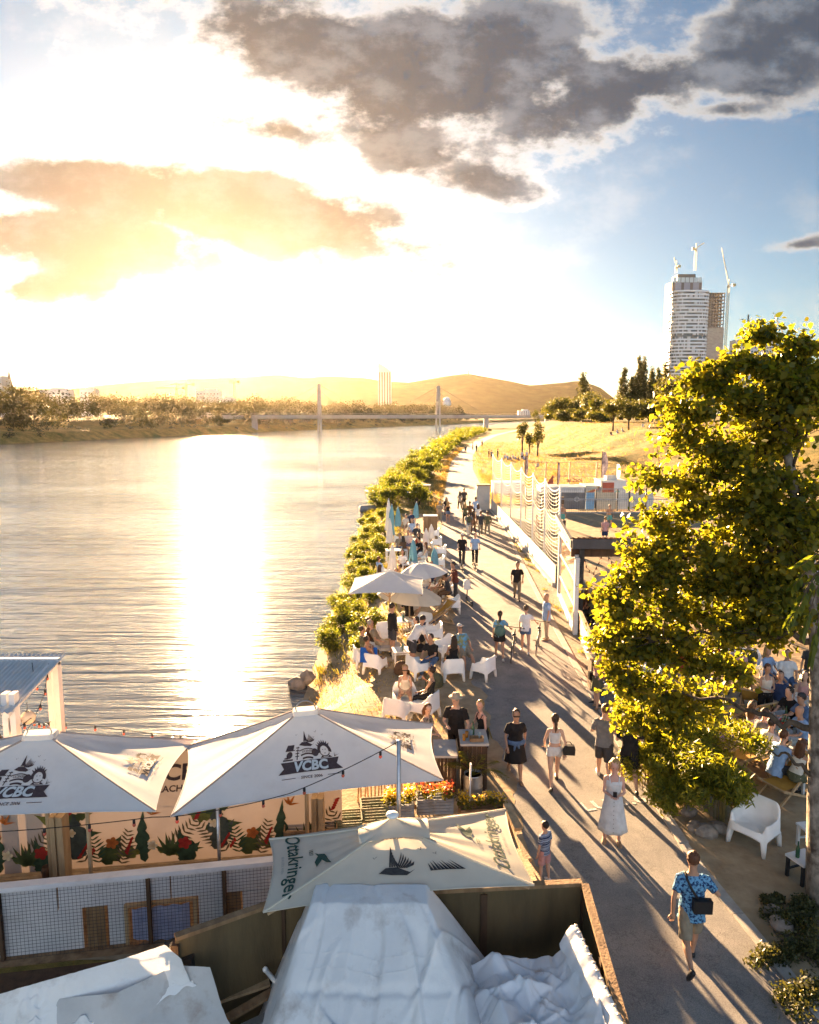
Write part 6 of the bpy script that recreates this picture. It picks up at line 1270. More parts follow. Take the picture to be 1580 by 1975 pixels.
# ---------------------------------------------------------------- net fence of the volleyball court
FA, FB_ = at(1076, 1132), at(950, 985)
t = thing('net_fence', 'tall post fence with sagging white net along the volleyball court', 'fence', FA); dv = FB_-FA; NET = mat('white_net_cord', (.70, .66, .58), .8, (.62, .58, .5), 8); PW = mat('white_painted_steel', (.68, .66, .62), .5, (.60, .58, .55), 4)
fr = [0, .135, .27, .43, .60, .79, 1.0]; posts = [FA+dv*f_ for f_ in fr]; hts = [4.9]*7
for p, h_ in zip(posts, hts): build(MB().tube([p-FA, p-FA+Vector((0, 0, h_))], .045, 8), 'post', PW, t, True)
for i in range(6):
    a, b_ = posts[i]-FA, posts[i+1]-FA; mb = MB()
    for k in range(22):
        z_ = 1.05+3.75*k/21; sg = .34 if k > 6 else .15
        mb.tube([a.lerp(b_, q)+Vector((0, 0, z_-sg*4*q*(1-q))) for q in np.linspace(0, 1, 7)], .013 if k not in (21, 13) else .03, 3)
    for k in range(int((b_-a).length/.6)): q = (k+.5)*.6/(b_-a).length; s = .34*4*q*(1-q); mb.bar(a.lerp(b_, q)+Vector((0, 0, 1.05-s*.5)), a.lerp(b_, q)+Vector((0, 0, 4.8-s)), .006)
    build(mb, 'net', NET, t)
BAN = [mat('cream_banner_board', (.62, .52, .38), .8, (.52, .42, .30), 2.5), mat('white_banner_board', (.68, .64, .58), .8, (.56, .52, .46), 3), mat('grey_print_board', (.42, .38, .34), .8, (.62, .56, .48), 1.8)]
bw = thing('fence_boards', 'row of pale banner boards along the foot of the net fence', 'fence', FA+Vector((-.12, 0, 0))); nB = 12
for i in range(nB):
    a, b_ = dv*(i/nB), dv*((i+1)/nB); build(MB().bar(a.lerp(b_, .01)+Vector((0, 0, .62)), a.lerp(b_, .99)+Vector((0, 0, .62)), .025, .86), 'board', BAN[(i*2+i//3) % 3], bw)
for i in range(10): a, b_ = dv*(i/10), dv*((i+1)/10); build(MB().bar(a.lerp(b_, .005)+Vector((-.06, 0, .09)), a.lerp(b_, .995)+Vector((-.06, 0, .09)), .20, .20), 'concrete_sill', CONCRETE, bw)
c = at(940, 985); t = thing('portable_toilet', 'grey booth standing where the net fence ends', 'booth', (c.x-.35, c.y+.5, 0)); build(MB().box((0, 0, 1.1), (1.1, 1.1, 2.1)), 'cabin', mat('grey_booth', (.45, .42, .38), .7, (.38, .36, .33), 2), t); build(MB().box((0, 0, 2.2), (1.25, 1.25, .10)), 'roof', WOOD, t); build(MB().box((-.57, 0, 1.0), (.03, .8, 1.8)), 'door', WOOD, t)
# ---------------------------------------------------------------- steel frame pavilion
g0 = at(1110, 1224); zt = atd(1098, 1032, g0.y).z
pv = thing('beach_pavilion', 'dark corrugated roof on steel posts beside the path with a white glazed side', 'pavilion', (g0.x, g0.y, 0)); gl = at(1078, 1150)-g0
DROOF = mat('dark_sheet_roof', (.09, .085, .09), .5, (.06, .055, .06), 1.5, metal=.3); RUST = mat('rusty_edge', (.40, .16, .05), .7, (.28, .10, .035), 5)
rw = 5.6
def rp2(u, v): return Vector((-.25+u*rw+gl.x*v*.42, gl.y*v*.42, zt-.10-.62*v+.02*math.sin(u*rw/.1*math.pi)))
build(MB().grid([[rp2(i/130, j/4) for i in range(131)] for j in range(5)]), 'roof_sheet', RUST, pv, True)
build(MB().box((-.25+rw/2, -.06, zt-.32), (rw, .14, .36)), 'front_beam', DROOF, pv); build(MB().box((-.25+rw/2, .3, zt-.72), (rw-.1, .08, .30)), 'lower_beam', WOOD_DARK, pv); build(MB().bar((-.22, .02, zt-.35), gl+Vector((-.2, 0, zt-.15)), .12, .3), 'side_beam', DROOF, pv)
for x in (0.14, rw-.4): build(MB().box((x, 0, (zt-.5)/2), (.16, .16, zt-.5)), 'post', DARK_METAL, pv); build(MB().box((x+gl.x, gl.y, (zt-.3)/2), (.14, .14, zt-.3)), 'post', DARK_METAL, pv)
hz_ = zt-.85; gf = build(MB().bar((0, 0, 0), (0, 0, hz_), .16, .2).bar(gl, gl+Vector((0, 0, hz_)), .14, .14).bar((0, .1, hz_), gl+Vector((0, -.08, hz_)), .14, .14).bar((0, .1, .1), gl+Vector((0, -.08, .1)), .14, .16), 'glazed_frame', PW, pv)
for k in (1, 2): build(MB().bar(Vector((0, .1, hz_*k/3)), gl+Vector((0, -.08, hz_*k/3)), .06, .06), 'glazing_bar', PW, gf)
GL = bpy.data.materials.new('amber_pane'); GL.use_nodes = True; _p = GL.node_tree.nodes['Principled BSDF']; _p.inputs['Base Color'].default_value = (.55, .36, .18, 1); _p.inputs['Roughness'].default_value = .06; _p.inputs['Transmission Weight'].default_value = .75; _p.inputs['IOR'].default_value = 1.15
for k in range(3): build(MB().bar(Vector((0, .14, hz_*(k+.5)/3)), gl+Vector((0, -.12, hz_*(k+.5)/3)), .012, hz_/3-.1), 'pane', GL, gf)
# low board wall with pink banner, planter post
ba, bb = at(1112, 1232), at(1148, 1330); t = thing('banner_wall', 'low board wall with a pink printed banner beside the pavilion', 'wall', ba); d2 = bb-ba
for i in range(6): build(MB().bar(d2*0+Vector((.1, 0, .12+.16*i)), d2+Vector((.1, 0, .12+.16*i)), .03, .13), 'board', WOOD, t)
build(MB().grid([[d2*(.12+.8*i/10)+Vector((.065+.008*math.sin(i*2), 0, .92-.75*j/6)) for i in range(11)] for j in range(7)]), 'banner', mat('pink_banner', (.62, .46, .42), .8, (.50, .28, .30), 3.5, stretch=(1, 1, .4)), t, True); build(MB().bar(Vector((.1, 0, 1.06)), d2+Vector((.1, 0, 1.06)), .12, .05), 'cap_board', WOOD_LIGHT, t)
c = at(1143, 1330); t = thing('wooden_pillar', 'square brown wooden pillar with planter top where the board wall ends', 'pillar', (c.x+.1, c.y, 0)); build(MB().box((0, 0, .5), (.42, .42, 1.0)), 'body', WOOD_DARK, t); build(MB().box((0, 0, 1.03), (.56, .5, .06)), 'cap', WOOD_LIGHT, t); build(MB().box((0, 0, 1.066), (.36, .3, .012)), 'soil', BLACK, t)
for i in range(3): build(MB().box((-.13+.13*i, -.215, .5), (.12, .02, .96)), 'board', WOOD, t)
# beach parasols and sails seen through the tree
for i, (px, py, pr, rad, lab, m) in enumerate([(1215, 1225, 1120, 1.5, 'white beach parasol between pavilion and tree crown', CANVAS), (1360, 1235, 1150, 1.5, 'white parasol showing through the tree crown', CANVAS), (1470, 1215, 1120, 1.6, 'white parasol behind the middle of the crown', CANVAS), (1560, 1230, 1110, 1.5, 'white parasol behind the trunk', CANVAS)]): round_parasol(lab, px, py, pr, rad, m, 6, (0, 0), rise=.5)
closed_parasol('closed pale parasol under the tree crown', 1267, 1310, 1232, CANVAS, group='closed parasols on the beach')
post('thin grey pole rising from the bamboo hedge', 1412, 1368, 1470, 15.9, .05, STEEL, 'thin_pole', round_=True)
# ---------------------------------------------------------------- containers, boards and flags beyond the court
Yc = 70.0
def px_box(label, x0, x1, ytop, ybot, Y, depth, m, name, cat, group=None):
    a = atd(x0, ybot, Y); b_ = atd(x1, ytop, Y); t = thing(name, label, cat, ((a.x+b_.x)/2, Y, max(a.z, 0)), 0, group); w, h = b_.x-a.x, b_.z-max(a.z, 0); build(MB().box((0, depth/2, h/2), (w, depth, h)), 'body', m, t); build(MB().box((0, depth/2, h+.04), (w+.1, depth+.1, .08)), 'roof', PW, t); return t, w, h
WCON = mat('white_container', (.60, .60, .60), .6, (.52, .52, .52), .8, stretch=(6, 1, .3)); REDB = mat('red_brick_print', (.40, .10, .06), .7, (.30, .07, .045), 3)
t, w, h = px_box('long white container with a red triangle and lettering beyond the court', 1042, 1128, 940, 1005, Yc, 2.4, WCON, 'white_container', 'container', 'containers beyond the court')
mapped(shape_mesh([[(-1.4, .95), (-.75, .95), (-.75, 1.9)]]), lambda x, y: Vector((x-.2, -.02, y+.6)), 'red_triangle', REDB, t); mapped(shape_mesh([], [('as2sol', .62, 0, 0, .01, 0)]), lambda x, y: Vector((x+1.1, -.025, y+1.75)), 'lettering', mat('red_letter', (.42, .16, .12), .7, (.36, .14, .1), 9), t)
for k in range(16): build(MB().box((-w/2+w*(k+.5)/16, -.012, h/2), (.05, .02, h-.15)), 'rib', WCON, t)
t, w, h = px_box('mural painted container joining the white one', 1128, 1157, 938, 1000, Yc+.4, 2.4, mat('teal_mural', (.36, .44, .44), .6, (.45, .40, .32), .5), 'mural_container', 'container', 'containers beyond the court'); mapped(shape_mesh([[(-w*.48, h*.35), (w*.48, h*.75), (w*.48, h*.92), (-w*.48, h*.5)]]), lambda x, y: Vector((x, -.02, y)), 'brown_stripe', REDB, t); mapped(shape_mesh([[(-w*.48, h*.5), (w*.48, h*.92), (w*.48, h*.98), (-w*.48, h*.56)]]), lambda x, y: Vector((x, -.03, y)), 'ochre_stripe', mat('ochre_paint', (.45, .28, .05), .7, (.4, .24, .04), 4), t)
t, w, h = px_box('tall white container with a red tiled panel beyond the court', 1157, 1208, 928, 1000, Yc-.2, 2.6, WCON, 'tall_container', 'container', 'containers beyond the court'); mapped(shape_mesh([[(-w*.46, h*.4), (w*.02, h*.4), (w*.02, h*.93), (-w*.46, h*.93)]]), lambda x, y: Vector((x, -.02, y)), 'red_panel', REDB, t); mapped(shape_mesh([[(w*.06, h*.42), (w*.28, h*.42), (w*.17, h*.58)]]), lambda x, y: Vector((x, -.02, y)), 'teal_gable', mat('teal_paint', (.10, .35, .30), .7, (.08, .3, .26), 4), t); build(MB().box((0, 1.2, h+.25), (1.0, 1.0, .4)), 'roof_hatch', STEEL, t); build(MB().bar((-w/2+.1, -.05, 0), (-w/2+.1, -.05, h), .18, .05), 'yellow_post', mat('cream_post', (.55, .45, .28), .7, (.5, .4, .25), 4), t)
t, w, h = px_box('container behind the far end of the net fence', 952, 1012, 932, 990, 74, 2.4, WCON, 'white_container', 'container', 'containers beyond the court'); build(MB().box((w*.42, -.03, h*.5), (.4, .03, h*.9)), 'brown_door', WOOD, t)
bt = thing('court_boards', 'row of grey, blue and cream boards behind the beach court', 'fence', (0, 62, 0))
for (x0, x1, m) in ((1040, 1078, DARK_METAL), (1078, 1128, mat('slate_board', (.14, .15, .17), .7, (.11, .12, .13), 3)), (1129, 1146, mat('sky_blue_board', (.18, .38, .58), .7, (.15, .33, .52), 3)), (1148, 1188, BAN[0]), (1190, 1212, BAN[1]), (1213, 1260, BAN[1])):
    a, b_ = atd(x0, 998, 62), atd(x1, 975, 62); build(MB().box(((a.x+b_.x)/2, 0, .85), (b_.x-a.x, .05, 1.45)), 'board', m, bt)
for x in (1148, 1189, 1212): a = atd(x, 998, 62); build(MB().box((a.x, -.06, .95), (.10, .08, 1.9)), 'post', DARK_METAL, bt)
o = mapped(shape_mesh([ringseg(0, 0, .16, .22, 0, 359, 24), ell(0, 0, .10, .06)]), lambda x, y: Vector((atd(1112, 985, 62).x+x, -.035, y+1.0)), 'round_badge', mat('white_badge', (.6, .6, .62), .7, (.5, .5, .52), 5), bt)
for i, yy in enumerate((57.0, 50.0)):
    t = thing('volleyball_net', ('farther' if i == 0 else 'nearer')+' volleyball net stretched across the sand court', 'net', (9.2, yy, 0)); L_ = 9.5
    for s in (0, L_): build(MB().tube([(s, 0, 0), (s, 0, 2.5)], .05, 8), 'post', DARK_METAL, t, True)
    build(MB().bar((0, 0, 2.4), (L_, 0, 2.4), .02, .07).bar((0, 0, 1.45), (L_, 0, 1.45), .015, .05), 'tape', BLUEP, t); mb = MB()
    for k in range(60): mb.bar((L_*k/60, 0, 1.45), (L_*k/60, 0, 2.4), .012)
    for k in range(1, 7): mb.bar((0, 0, 1.45+.95*k/7), (L_, 0, 1.45+.95*k/7), .012)
    build(mb, 'mesh', DARK_METAL, t)
c = at(1083, 1030); t = thing('loudspeaker', 'black loudspeaker box mounted high at the net fence corner', 'speaker', atd(1080, 965, 52)); build(MB().box((0, 0, 0), (.55, .4, .5)), 'cabinet', WOOD_DARK, t); build(MB().lathe([(.05, 0), (.18, .03), (.19, .0)], 14), 'cone', BLACK, t); build(MB().tube([(0, .1, -.25), (0, .1, -t.location.z)], .03, 6), 'pole', STEEL, t)
def flag(label, px, ybot, ytop, Y, m, w=.55):
    a = atd(px, ybot, Y); zt_ = atd(px, ytop, Y).z; t = thing('beach_flag', label, 'flag', (a.x, Y, 0), 0, 'tall flags behind the court'); build(MB().tube([(0, 0, 0), (0, 0, zt_)], .03, 6), 'pole', DARK_METAL, t); z0 = a.z
    build(MB().grid([[(.02+w*i/6*(.4+.6*math.sin(math.pi*min(1, (j+1)/11))), .05*math.sin(i+j*.6), zt_-.1-(zt_-z0)*j/12) for i in range(7)] for j in range(12)]), 'cloth', m, t, True)
DFLAG = mat('dark_flag', (.06, .05, .08), .8, (.25, .22, .24), 2.5, trans=.15); flag('furled dark flag right of the net fence', 1013, 925, 880, 66, DFLAG, .25); flag('furled dark flag above the white container', 1075, 940, 890, 72, DFLAG, .25); flag('flying striped dark flag above the tall container', 1160, 928, 870, 73, DFLAG, .6); flag('white feather flag on the tall container', 1188, 930, 893, 73, CANVAS, .45)
t = thing('wire_fence', 'thin rail fence at the edge of the meadow behind the containers', 'fence', (0, 78, 0))
for x in (1052, 1098, 1150, 1010): a = atd(x, 935, 78); build(MB().box((a.x, 0, 1.6), (.14, .14, 3.2)), 'post', WOOD_LIGHT, t)
for z in (1.6, 2.4, 3.1): build(MB().bar((atd(1010, 935, 78).x, 0, z), (atd(1150, 935, 78).x, 0, z), .05), 'rail', WOOD_LIGHT, t)
light_string('bulb string looped inside the pavilion', [atd(1125, 1062, 27), atd(1132, 1095, 26.8), atd(1145, 1105, 26.8), atd(1165, 1060, 27), atd(1195, 1100, 26)], 14, .1)
# ---------------------------------------------------------------- people
SKIN = {k: mat('skin_'+k, c, .55, tuple(x*.88 for x in c), 9, spec=.35) for k, c in {'fair': (.56, .34, .24), 'tan': (.42, .235, .15), 'brown': (.28, .15, .095), 'rosy': (.58, .32, .24)}.items()}
HAIR = {k: mat('hair_'+k, c, .6, tuple(x*.5 for x in c), 30, .5, 60, stretch=(1, 1, .15), spec=.4) for k, c in {'dark': (.030, .019, .013), 'brown': (.085, .045, .022), 'blond': (.42, .25, .09), 'red': (.13, .05, .02), 'grey': (.32, .29, .26), 'lightbrown': (.17, .095, .045)}.items()}
def cloth(name, c, c2=None, scale=10, **k): return mat('cloth_'+name, c, .9, c2 or tuple(x*.82 for x in c), scale, .9, 11, spec=.12, **k)
CL = dict(black=cloth('black', (.022, .021, .022)), white=cloth('white', (.70, .70, .70), trans=.12), grey=cloth('grey', (.17, .175, .185)), darkgrey=cloth('darkgrey', (.055, .055, .06)), beige=cloth('beige', (.40, .33, .25)), khaki=cloth('khaki', (.26, .22, .16)), navy=cloth('navy', (.03, .045, .10)), denim=cloth('denim', (.10, .16, .27), (.07, .11, .2)), lightblue=cloth('lightblue', (.28, .40, .60)), maroon=cloth('maroon', (.13, .045, .035)), olive=cloth('olive', (.10, .10, .06)), brown=cloth('brown', (.11, .065, .04)), cream=cloth('cream', (.60, .54, .46)), green=cloth('green', (.09, .16, .14)), teal=cloth('teal', (.12, .38, .36)), red=cloth('red', (.42, .05, .04)), pink=cloth('pink', (.55, .30, .28)), stripe=cloth('stripe', (.30, .36, .46), (.02, .035, .09), 13, stretch=(.02, .02, 1.6), lo=.48, hi=.52), bluefloral=cloth('bluefloral', (.14, .33, .52), (.018, .035, .10), 28, lo=.44, hi=.54), flower=cloth('flower', (.46, .36, .28), (.10, .07, .05), 22, lo=.42, hi=.56), hawaii=cloth('hawaii', (.12, .30, .48), (.20, .22, .10), 9, lo=.44, hi=.56), print=cloth('print', (.68, .67, .66), (.16, .14, .13), 9, lo=.28, hi=.36))
SHOE = {'black': mat('black_shoe', (.02, .02, .02), .5, (.03, .03, .03), 20), 'white': mat('white_shoe', (.62, .60, .58), .6, (.5, .5, .5), 20), 'tan': mat('tan_sandal', (.30, .19, .11), .7, (.24, .15, .09), 20)}
FOLD_TEX = bpy.data.textures.new('cloth_folds', 'CLOUDS'); FOLD_TEX.noise_scale = .11; FOLD_TEX.noise_depth = 2
HAIR_TEX = bpy.data.textures.new('hair_locks', 'CLOUDS'); HAIR_TEX.noise_scale = .028; HAIR_TEX.noise_depth = 1
def rumple(o, tex, k):
    m = o.modifiers.new('rumple', 'DISPLACE'); m.texture = tex; m.strength = k; m.mid_level = .5; m.texture_coords = 'LOCAL'; return o
def remesh(o, vox, it=4):
    m = o.modifiers.new('join', 'REMESH'); m.mode = 'VOXEL'; m.voxel_size = vox; m.use_smooth_shade = True
    s = o.modifiers.new('soft', 'SMOOTH'); s.factor = .5; s.iterations = it; return o
TORSO = {'m': [(-.10, .08, .08), (-.04, .150, .108), (.05, .165, .115), (.15, .152, .105), (.25, .150, .102), (.35, .168, .115), (.43, .178, .108), (.49, .165, .085), (.53, .095, .07), (.57, .060, .060), (.66, .053, .056)],
         'f': [(-.10, .08, .08), (-.04, .158, .115), (.04, .168, .120), (.13, .142, .100), (.22, .120, .088), (.32, .138, .112), (.39, .145, .118), (.47, .142, .080), (.515, .080, .06), (.56, .050, .052), (.65, .045, .048)]}
POSES = {
 'stand': dict(legs=((2, 2, 3), (-3, 4, 4)), arms=((-.07, .04, -.53), (.07, .04, -.53))),
 'walk': dict(legs=((24, 8, 1), (-18, 22, 1)), arms=((-.06, -.16, -.49), (.06, .20, -.46)), lean=3),
 'walk2': dict(legs=((-18, 22, 1), (24, 8, 1)), arms=((-.06, .20, -.46), (.06, -.16, -.49)), lean=3),
 'stride': dict(legs=((-22, 48, 1), (16, 4, 1)), arms=((-.10, -.12, -.50), (.12, .22, -.25)), lean=4),
 'hold': dict(legs=((2, 2, 4), (-2, 3, 5)), arms=((.10, .26, -.26), (-.10, .26, -.26)), head=(0, -22)),
 'walkhold': dict(legs=((20, 8, 1), (-16, 24, 1)), arms=((.04, .28, -.24), (-.04, .28, -.24)), head=(0, -15)),
 'sit': dict(legs=((82, 80, 8), (80, 76, 8)), arms=((.02, .34, -.36), (-.02, .34, -.36)), seat=.45, lean=-8),
 'sitfwd': dict(legs=((86, 88, 10), (84, 84, 10)), arms=((.06, .40, -.26), (-.06, .40, -.26)), seat=.45, lean=16),
 'lounge': dict(legs=((72, 48, 8), (68, 52, 6)), arms=((-.14, .16, -.42), (.10, .30, -.34)), seat=.42, lean=-26),
 'drink': dict(legs=((84, 80, 8), (80, 84, 8)), arms=((.04, .34, -.36), (-.06, .24, -.02)), seat=.45, lean=-4),
 'bend': dict(legs=((8, 10, 4), (-4, 8, 4)), arms=((-.02, .12, -.54), (.02, .20, -.50)), lean=38, head=(0, -25)),
 'scoot': dict(legs=((6, 10, 1), (-6, 12, 1)), arms=((-.06, .36, -.40), (.06, .36, -.40)), lean=2),
 'push': dict(legs=((18, 8, 2), (-14, 20, 2)), arms=((-.06, .06, -.52), (.26, .36, -.34)), lean=4),
 'table': dict(legs=((6, 4, 4), (-2, 6, 4)), arms=((-.10, .20, -.46), (-.05, .28, -.28)), lean=8, head=(-35, -15)),
 'reach': dict(legs=((4, 4, 4), (-6, 6, 4)), arms=((-.06, .42, -.34), (.07, .05, -.52)), lean=8),
 'ready': dict(legs=((22, 40, 10), (22, 40, 10)), arms=((-.04, .34, -.38), (.04, .34, -.38)), lean=18),
 'ground': dict(legs=((100, 120, 12), (88, 96, 14)), arms=((-.06, .32, -.30), (.06, .34, -.30)), seat=.14, lean=-6)}
def person(label, px, py, face, h=1.75, pose='stand', sex='m', skin='fair', hair=('short', 'brown'), top=('tee', 'black'), bottom=('shorts', 'khaki'), shoes='black', wt=1.0, lod=1, group=None, z=None, extra=(), seat=None, head=None, xy=None):
    c = at(px, py) if xy is None else Vector((*xy, 0)); g = hz(c.x, c.y) if z is None else z; k = h/1.75; ps = POSES[pose]; vox = {0: .030, 1: .020, 2: .0125}[lod]
    t = thing('person', label, 'person', (c.x, c.y, g), R(face), group); t.scale = (k, k, k)
    lean = R(ps.get('lean', 0)); sdir = Vector((0, math.sin(lean), math.cos(lean))); sy = Vector((0, math.cos(lean), -math.sin(lean)))
    hw = .088 if sex == 'm' else .092; drop = []
    def leg(i):
        f, kn, ab = ps['legs'][i]; sx = -1 if i == 0 else 1; hip = Vector((sx*hw, 0, 0)); th = Vector((sx*math.sin(R(ab)), math.sin(R(f)), -math.cos(R(f)))).normalized()*.43; sh = Vector((sx*math.sin(R(ab))*.4, math.sin(R(f-kn)), -math.cos(R(f-kn)))).normalized()*.41; return hip, hip+th, hip+th+sh
    L2 = [leg(0), leg(1)]; seatz = seat if seat is not None else ps.get('seat')
    pz = (seatz+.10)/k if seatz is not None else max(-l[2].z for l in L2)+.075
    P0 = Vector((0, 0, pz)); body = MB()
    tors = TORSO[sex]
    def ring(t_, rx, ry, g_=0.0, n=14, off=Vector()):
        cc = P0+sdir*t_+off; return [cc+Vector((1, 0, 0))*(rx*wt+g_)*math.cos(a)+sy*(ry*wt+g_)*math.sin(a) for a in np.linspace(0, 2*math.pi, n, endpoint=False)]
    body.loft([ring(*r) for r in tors])
    hd = head or ps.get('head', (0, 0)); nb = P0+sdir*.60; hdir = (sdir*.35+Vector((0, .10, .8))).normalized(); hc = nb+hdir*.138
    HM = Matrix.Rotation(R(hd[0]), 3, 'Z') @ Matrix.Rotation(R(hd[1])+lean*.35*-1, 3, 'X')
    def hp(x, y, z_): return hc+HM @ (Vector((x, y, z_))*1.10)
    body.loft([[hp(rx*math.cos(a), yo+ry*math.sin(a), z_) for a in np.linspace(0, 2*math.pi, 14, endpoint=False)] for z_, rx, ry, yo in ((-.118, .028, .030, .052), (-.095, .050, .050, .034), (-.05, .064, .076, .012), (0, .071, .088, .004), (.05, .074, .094, 0), (.09, .060, .076, -.003), (.118, .02, .025, -.004))])
    if lod > 0:
        body.ball(hp(0, .096, -.022), (.013, .016, .022), 6, 5); [body.ball(hp(s*.074, -.004, -.012), (.010, .018, .028), 6, 5) for s in (-1, 1)]
    feet = []
    for i in (0, 1):
        hip, kn, an = [P0+p for p in L2[i]]; r = wt**.6*(1.0 if sex == 'm' else .97)
        body.tube([hip+Vector((0, 0, .05)), hip.lerp(kn, .3), kn.lerp(hip, .1), kn, kn.lerp(an, .3), kn.lerp(an, .75), an], [.088*r, .084*r, .058*r, .054*r, .056*r, .036*r, .034*r], 10)
        fl = ps['legs'][i][0]-ps['legs'][i][1]; pt = R(max(-60, min(12, fl*.8))) if seatz is None else 0; fwd = Vector(((-1 if i == 0 else 1)*.12, math.cos(pt), math.sin(pt))); up = Vector((0, -math.sin(pt), math.cos(pt))); sole = an-up*.055
        feet.append((an, fwd, up)); body.tube([an-fwd*.05-up*.03, an+fwd*.02-up*.03, an+fwd*.10-up*.05, an+fwd*.17-up*.058], [(.030, .034), (.036, .038), (.042, .022), (.03, .014)], 8)
    arms = []; sw = (.178 if sex == 'm' else .150)*(.6+.4*wt)
    for i in (0, 1):
        s = -1 if i == 0 else 1; S = P0+sdir*.475+Vector((s*sw, 0, 0)); tg = Vector(ps['arms'][i]); tgt = S+Vector((tg.x, tg.y, tg.z)); d_ = tgt-S; l = min(d_.length, .535); u_, f_ = .285, .255; dn = d_.normalized()
        ca = max(-1, min(1, (u_*u_+l*l-f_*f_)/(2*u_*l))); pole = Vector((s*.55, -.7, -.35)); pole = (pole-dn*pole.dot(dn)).normalized(); E = S+dn*u_*ca+pole*u_*math.sqrt(max(0, 1-ca*ca)); W = S+dn*l; arms.append((S, E, W)); r = wt**.5*(1 if sex == 'm' else .85)
        body.tube([S+Vector((-s*.05, 0, .01)), S, S.lerp(E, .45), E, E.lerp(W, .35), W, W+(W-E).normalized()*.03], [.050*r, .052*r, .044*r, .036*r, .037*r, .025*r, .022*r], 9)
    sk = SKIN[skin]; bo = remesh(build(body, 'body', sk, t), vox)
    # hands with five fingers
    for i, (S, E, W) in enumerate(arms):
        hm = MB(); d_ = (W-E).normalized(); s = -1 if i == 0 else 1; side = d_.cross(Vector((0, 1, 0)) if abs(d_.y) < .8 else Vector((0, 0, 1))).normalized(); nrm = side.cross(d_)
        hm.tube([W-d_*.01, W+d_*.03, W+d_*.085], [(.024, .018), (.038, .014), (.036, .012)], 8) if False else hm.loft([[W+d_*q+side*a*math.cos(th)+nrm*b_*math.sin(th) for th in np.linspace(0, 2*math.pi, 8, endpoint=False)] for q, a, b_ in ((-.015, .022, .019), (.03, .036, .015), (.085, .036, .012))])
        if lod > 0:
            for q in range(4): b_ = W+d_*.08+side*(-.027+.018*q); L_ = (.062, .074, .070, .054)[q]; hm.tube([b_, b_+d_*L_*.5-nrm*.004*s, b_+d_*L_*.85-nrm*.022*s], [.0085, .008, .006], 5)
            hm.tube([W+d_*.025+side*.030*s, W+d_*.055+side*.052*s, W+d_*.085+side*.056*s], [.010, .009, .007], 5)
        build(hm, 'hand', sk, t, True)
    # clothes
    tt, tc = top; cm = CL[tc]
    if tt != 'none':
        mb = MB(); loose = .020 if tt in ('tee', 'long', 'shirt') else .010; lo_t = {'tee': -.06, 'shirt': -.13, 'long': -.06, 'tank': .02, 'crop': .20, 'strap': .10, 'dress': .10}[tt]; hi_t = .50 if tt in ('tee', 'long', 'shirt') else .44
        f = lambda q, j: float(np.interp(max(q, .05), [r[0] for r in tors], [r[j] for r in tors])); rs = [(r[0], f(r[0], 1), f(r[0], 2)) for r in tors if lo_t < r[0] < hi_t]; f = lambda q, j: float(np.interp(max(q, .05), [r[0] for r in tors], [r[j] for r in tors]))
        rings = [ring(lo_t, f(lo_t, 1)+.006, f(lo_t, 2)+.006, loose+.006)]+[ring(*r, loose) for r in rs]+[ring(hi_t, f(hi_t, 1), f(hi_t, 2), loose*.8)]
        if hi_t > .45: rings.append(ring(.535, .088, .070, .006))
        mb.loft(rings)
        if tt in ('tee', 'long', 'shirt'):
            for i, (S, E, W) in enumerate(arms):
                s = -1 if i == 0 else 1
                if tt == 'long': mb.tube([S+Vector((-s*.06, 0, .01)), S, S.lerp(E, .5), E, E.lerp(W, .5), W-(W-E)*.05], [.062, .066, .058, .050, .045, .036], 10)
                else: e = S.lerp(E, .72); mb.tube([S+Vector((-s*.06, 0, .01)), S, S.lerp(E, .4), e], [.060*wt**.5, .068*wt**.5, .066*wt**.5, .064*wt**.5], 10)
        remesh(build(mb, {'dress': 'bodice', 'crop': 'crop_top', 'tank': 'tank_top', 'strap': 'strap_top'}.get(tt, 'shirt'), cm, t), vox*.9, 3) if tt in ('strap', 'crop') else rumple(remesh(build(mb, {'dress': 'bodice', 'tank': 'tank_top'}.get(tt, 'shirt'), cm, t), vox*.9, 3), FOLD_TEX, .035)
        if tt in ('strap', 'dress', 'tank', 'crop'):
            st = MB()
            for s in (-1, 1): st.tube([P0+sdir*.43+Vector((s*.085, 0, 0))+sy*.10*wt, P0+sdir*.515+Vector((s*.095, 0, 0))+sy*.02, P0+sdir*.43+Vector((s*.085, 0, 0))-sy*.10*wt], [.012, .013, .012], 6)
            build(st, 'straps', cm, t, True)
    bt, bc = bottom[0], CL[bottom[1]]; ln = bottom[2] if len(bottom) > 2 else None
    if bt in ('shorts', 'pants'):
        mb = MB(); mb.loft([ring(-.10, .10, .09, .012), ring(-.04, *[r for r in tors if r[0] == -.04][0][1:], .016), ring(.05, *tors[2][1:], .014), ring(.11, *tors[3][1:], .012)])
        for i in (0, 1):
            hip, kn, an = [P0+p for p in L2[i]]
            if bt == 'shorts': e = hip.lerp(kn, ln or .8); mb.tube([hip+Vector((0, 0, .05)), hip.lerp(e, .5), e], [.100*wt**.6, .102*wt**.6, (.094 if (ln or .8) > .6 else .098)*wt**.6], 12)
            else: mb.tube([hip+Vector((0, 0, .05)), hip.lerp(kn, .5), kn, kn.lerp(an, .5), an.lerp(kn, .06)], [.098*wt**.6, .092*wt**.6, .072, .066, .058], 12)
        rumple(remesh(build(mb, 'shorts' if bt == 'shorts' else 'trousers', bc, t), vox*.9, 3), FOLD_TEX, .035)
    elif bt == 'skirt':
        L_ = ln or .5; n = 40; rows = []
        top_t = .12
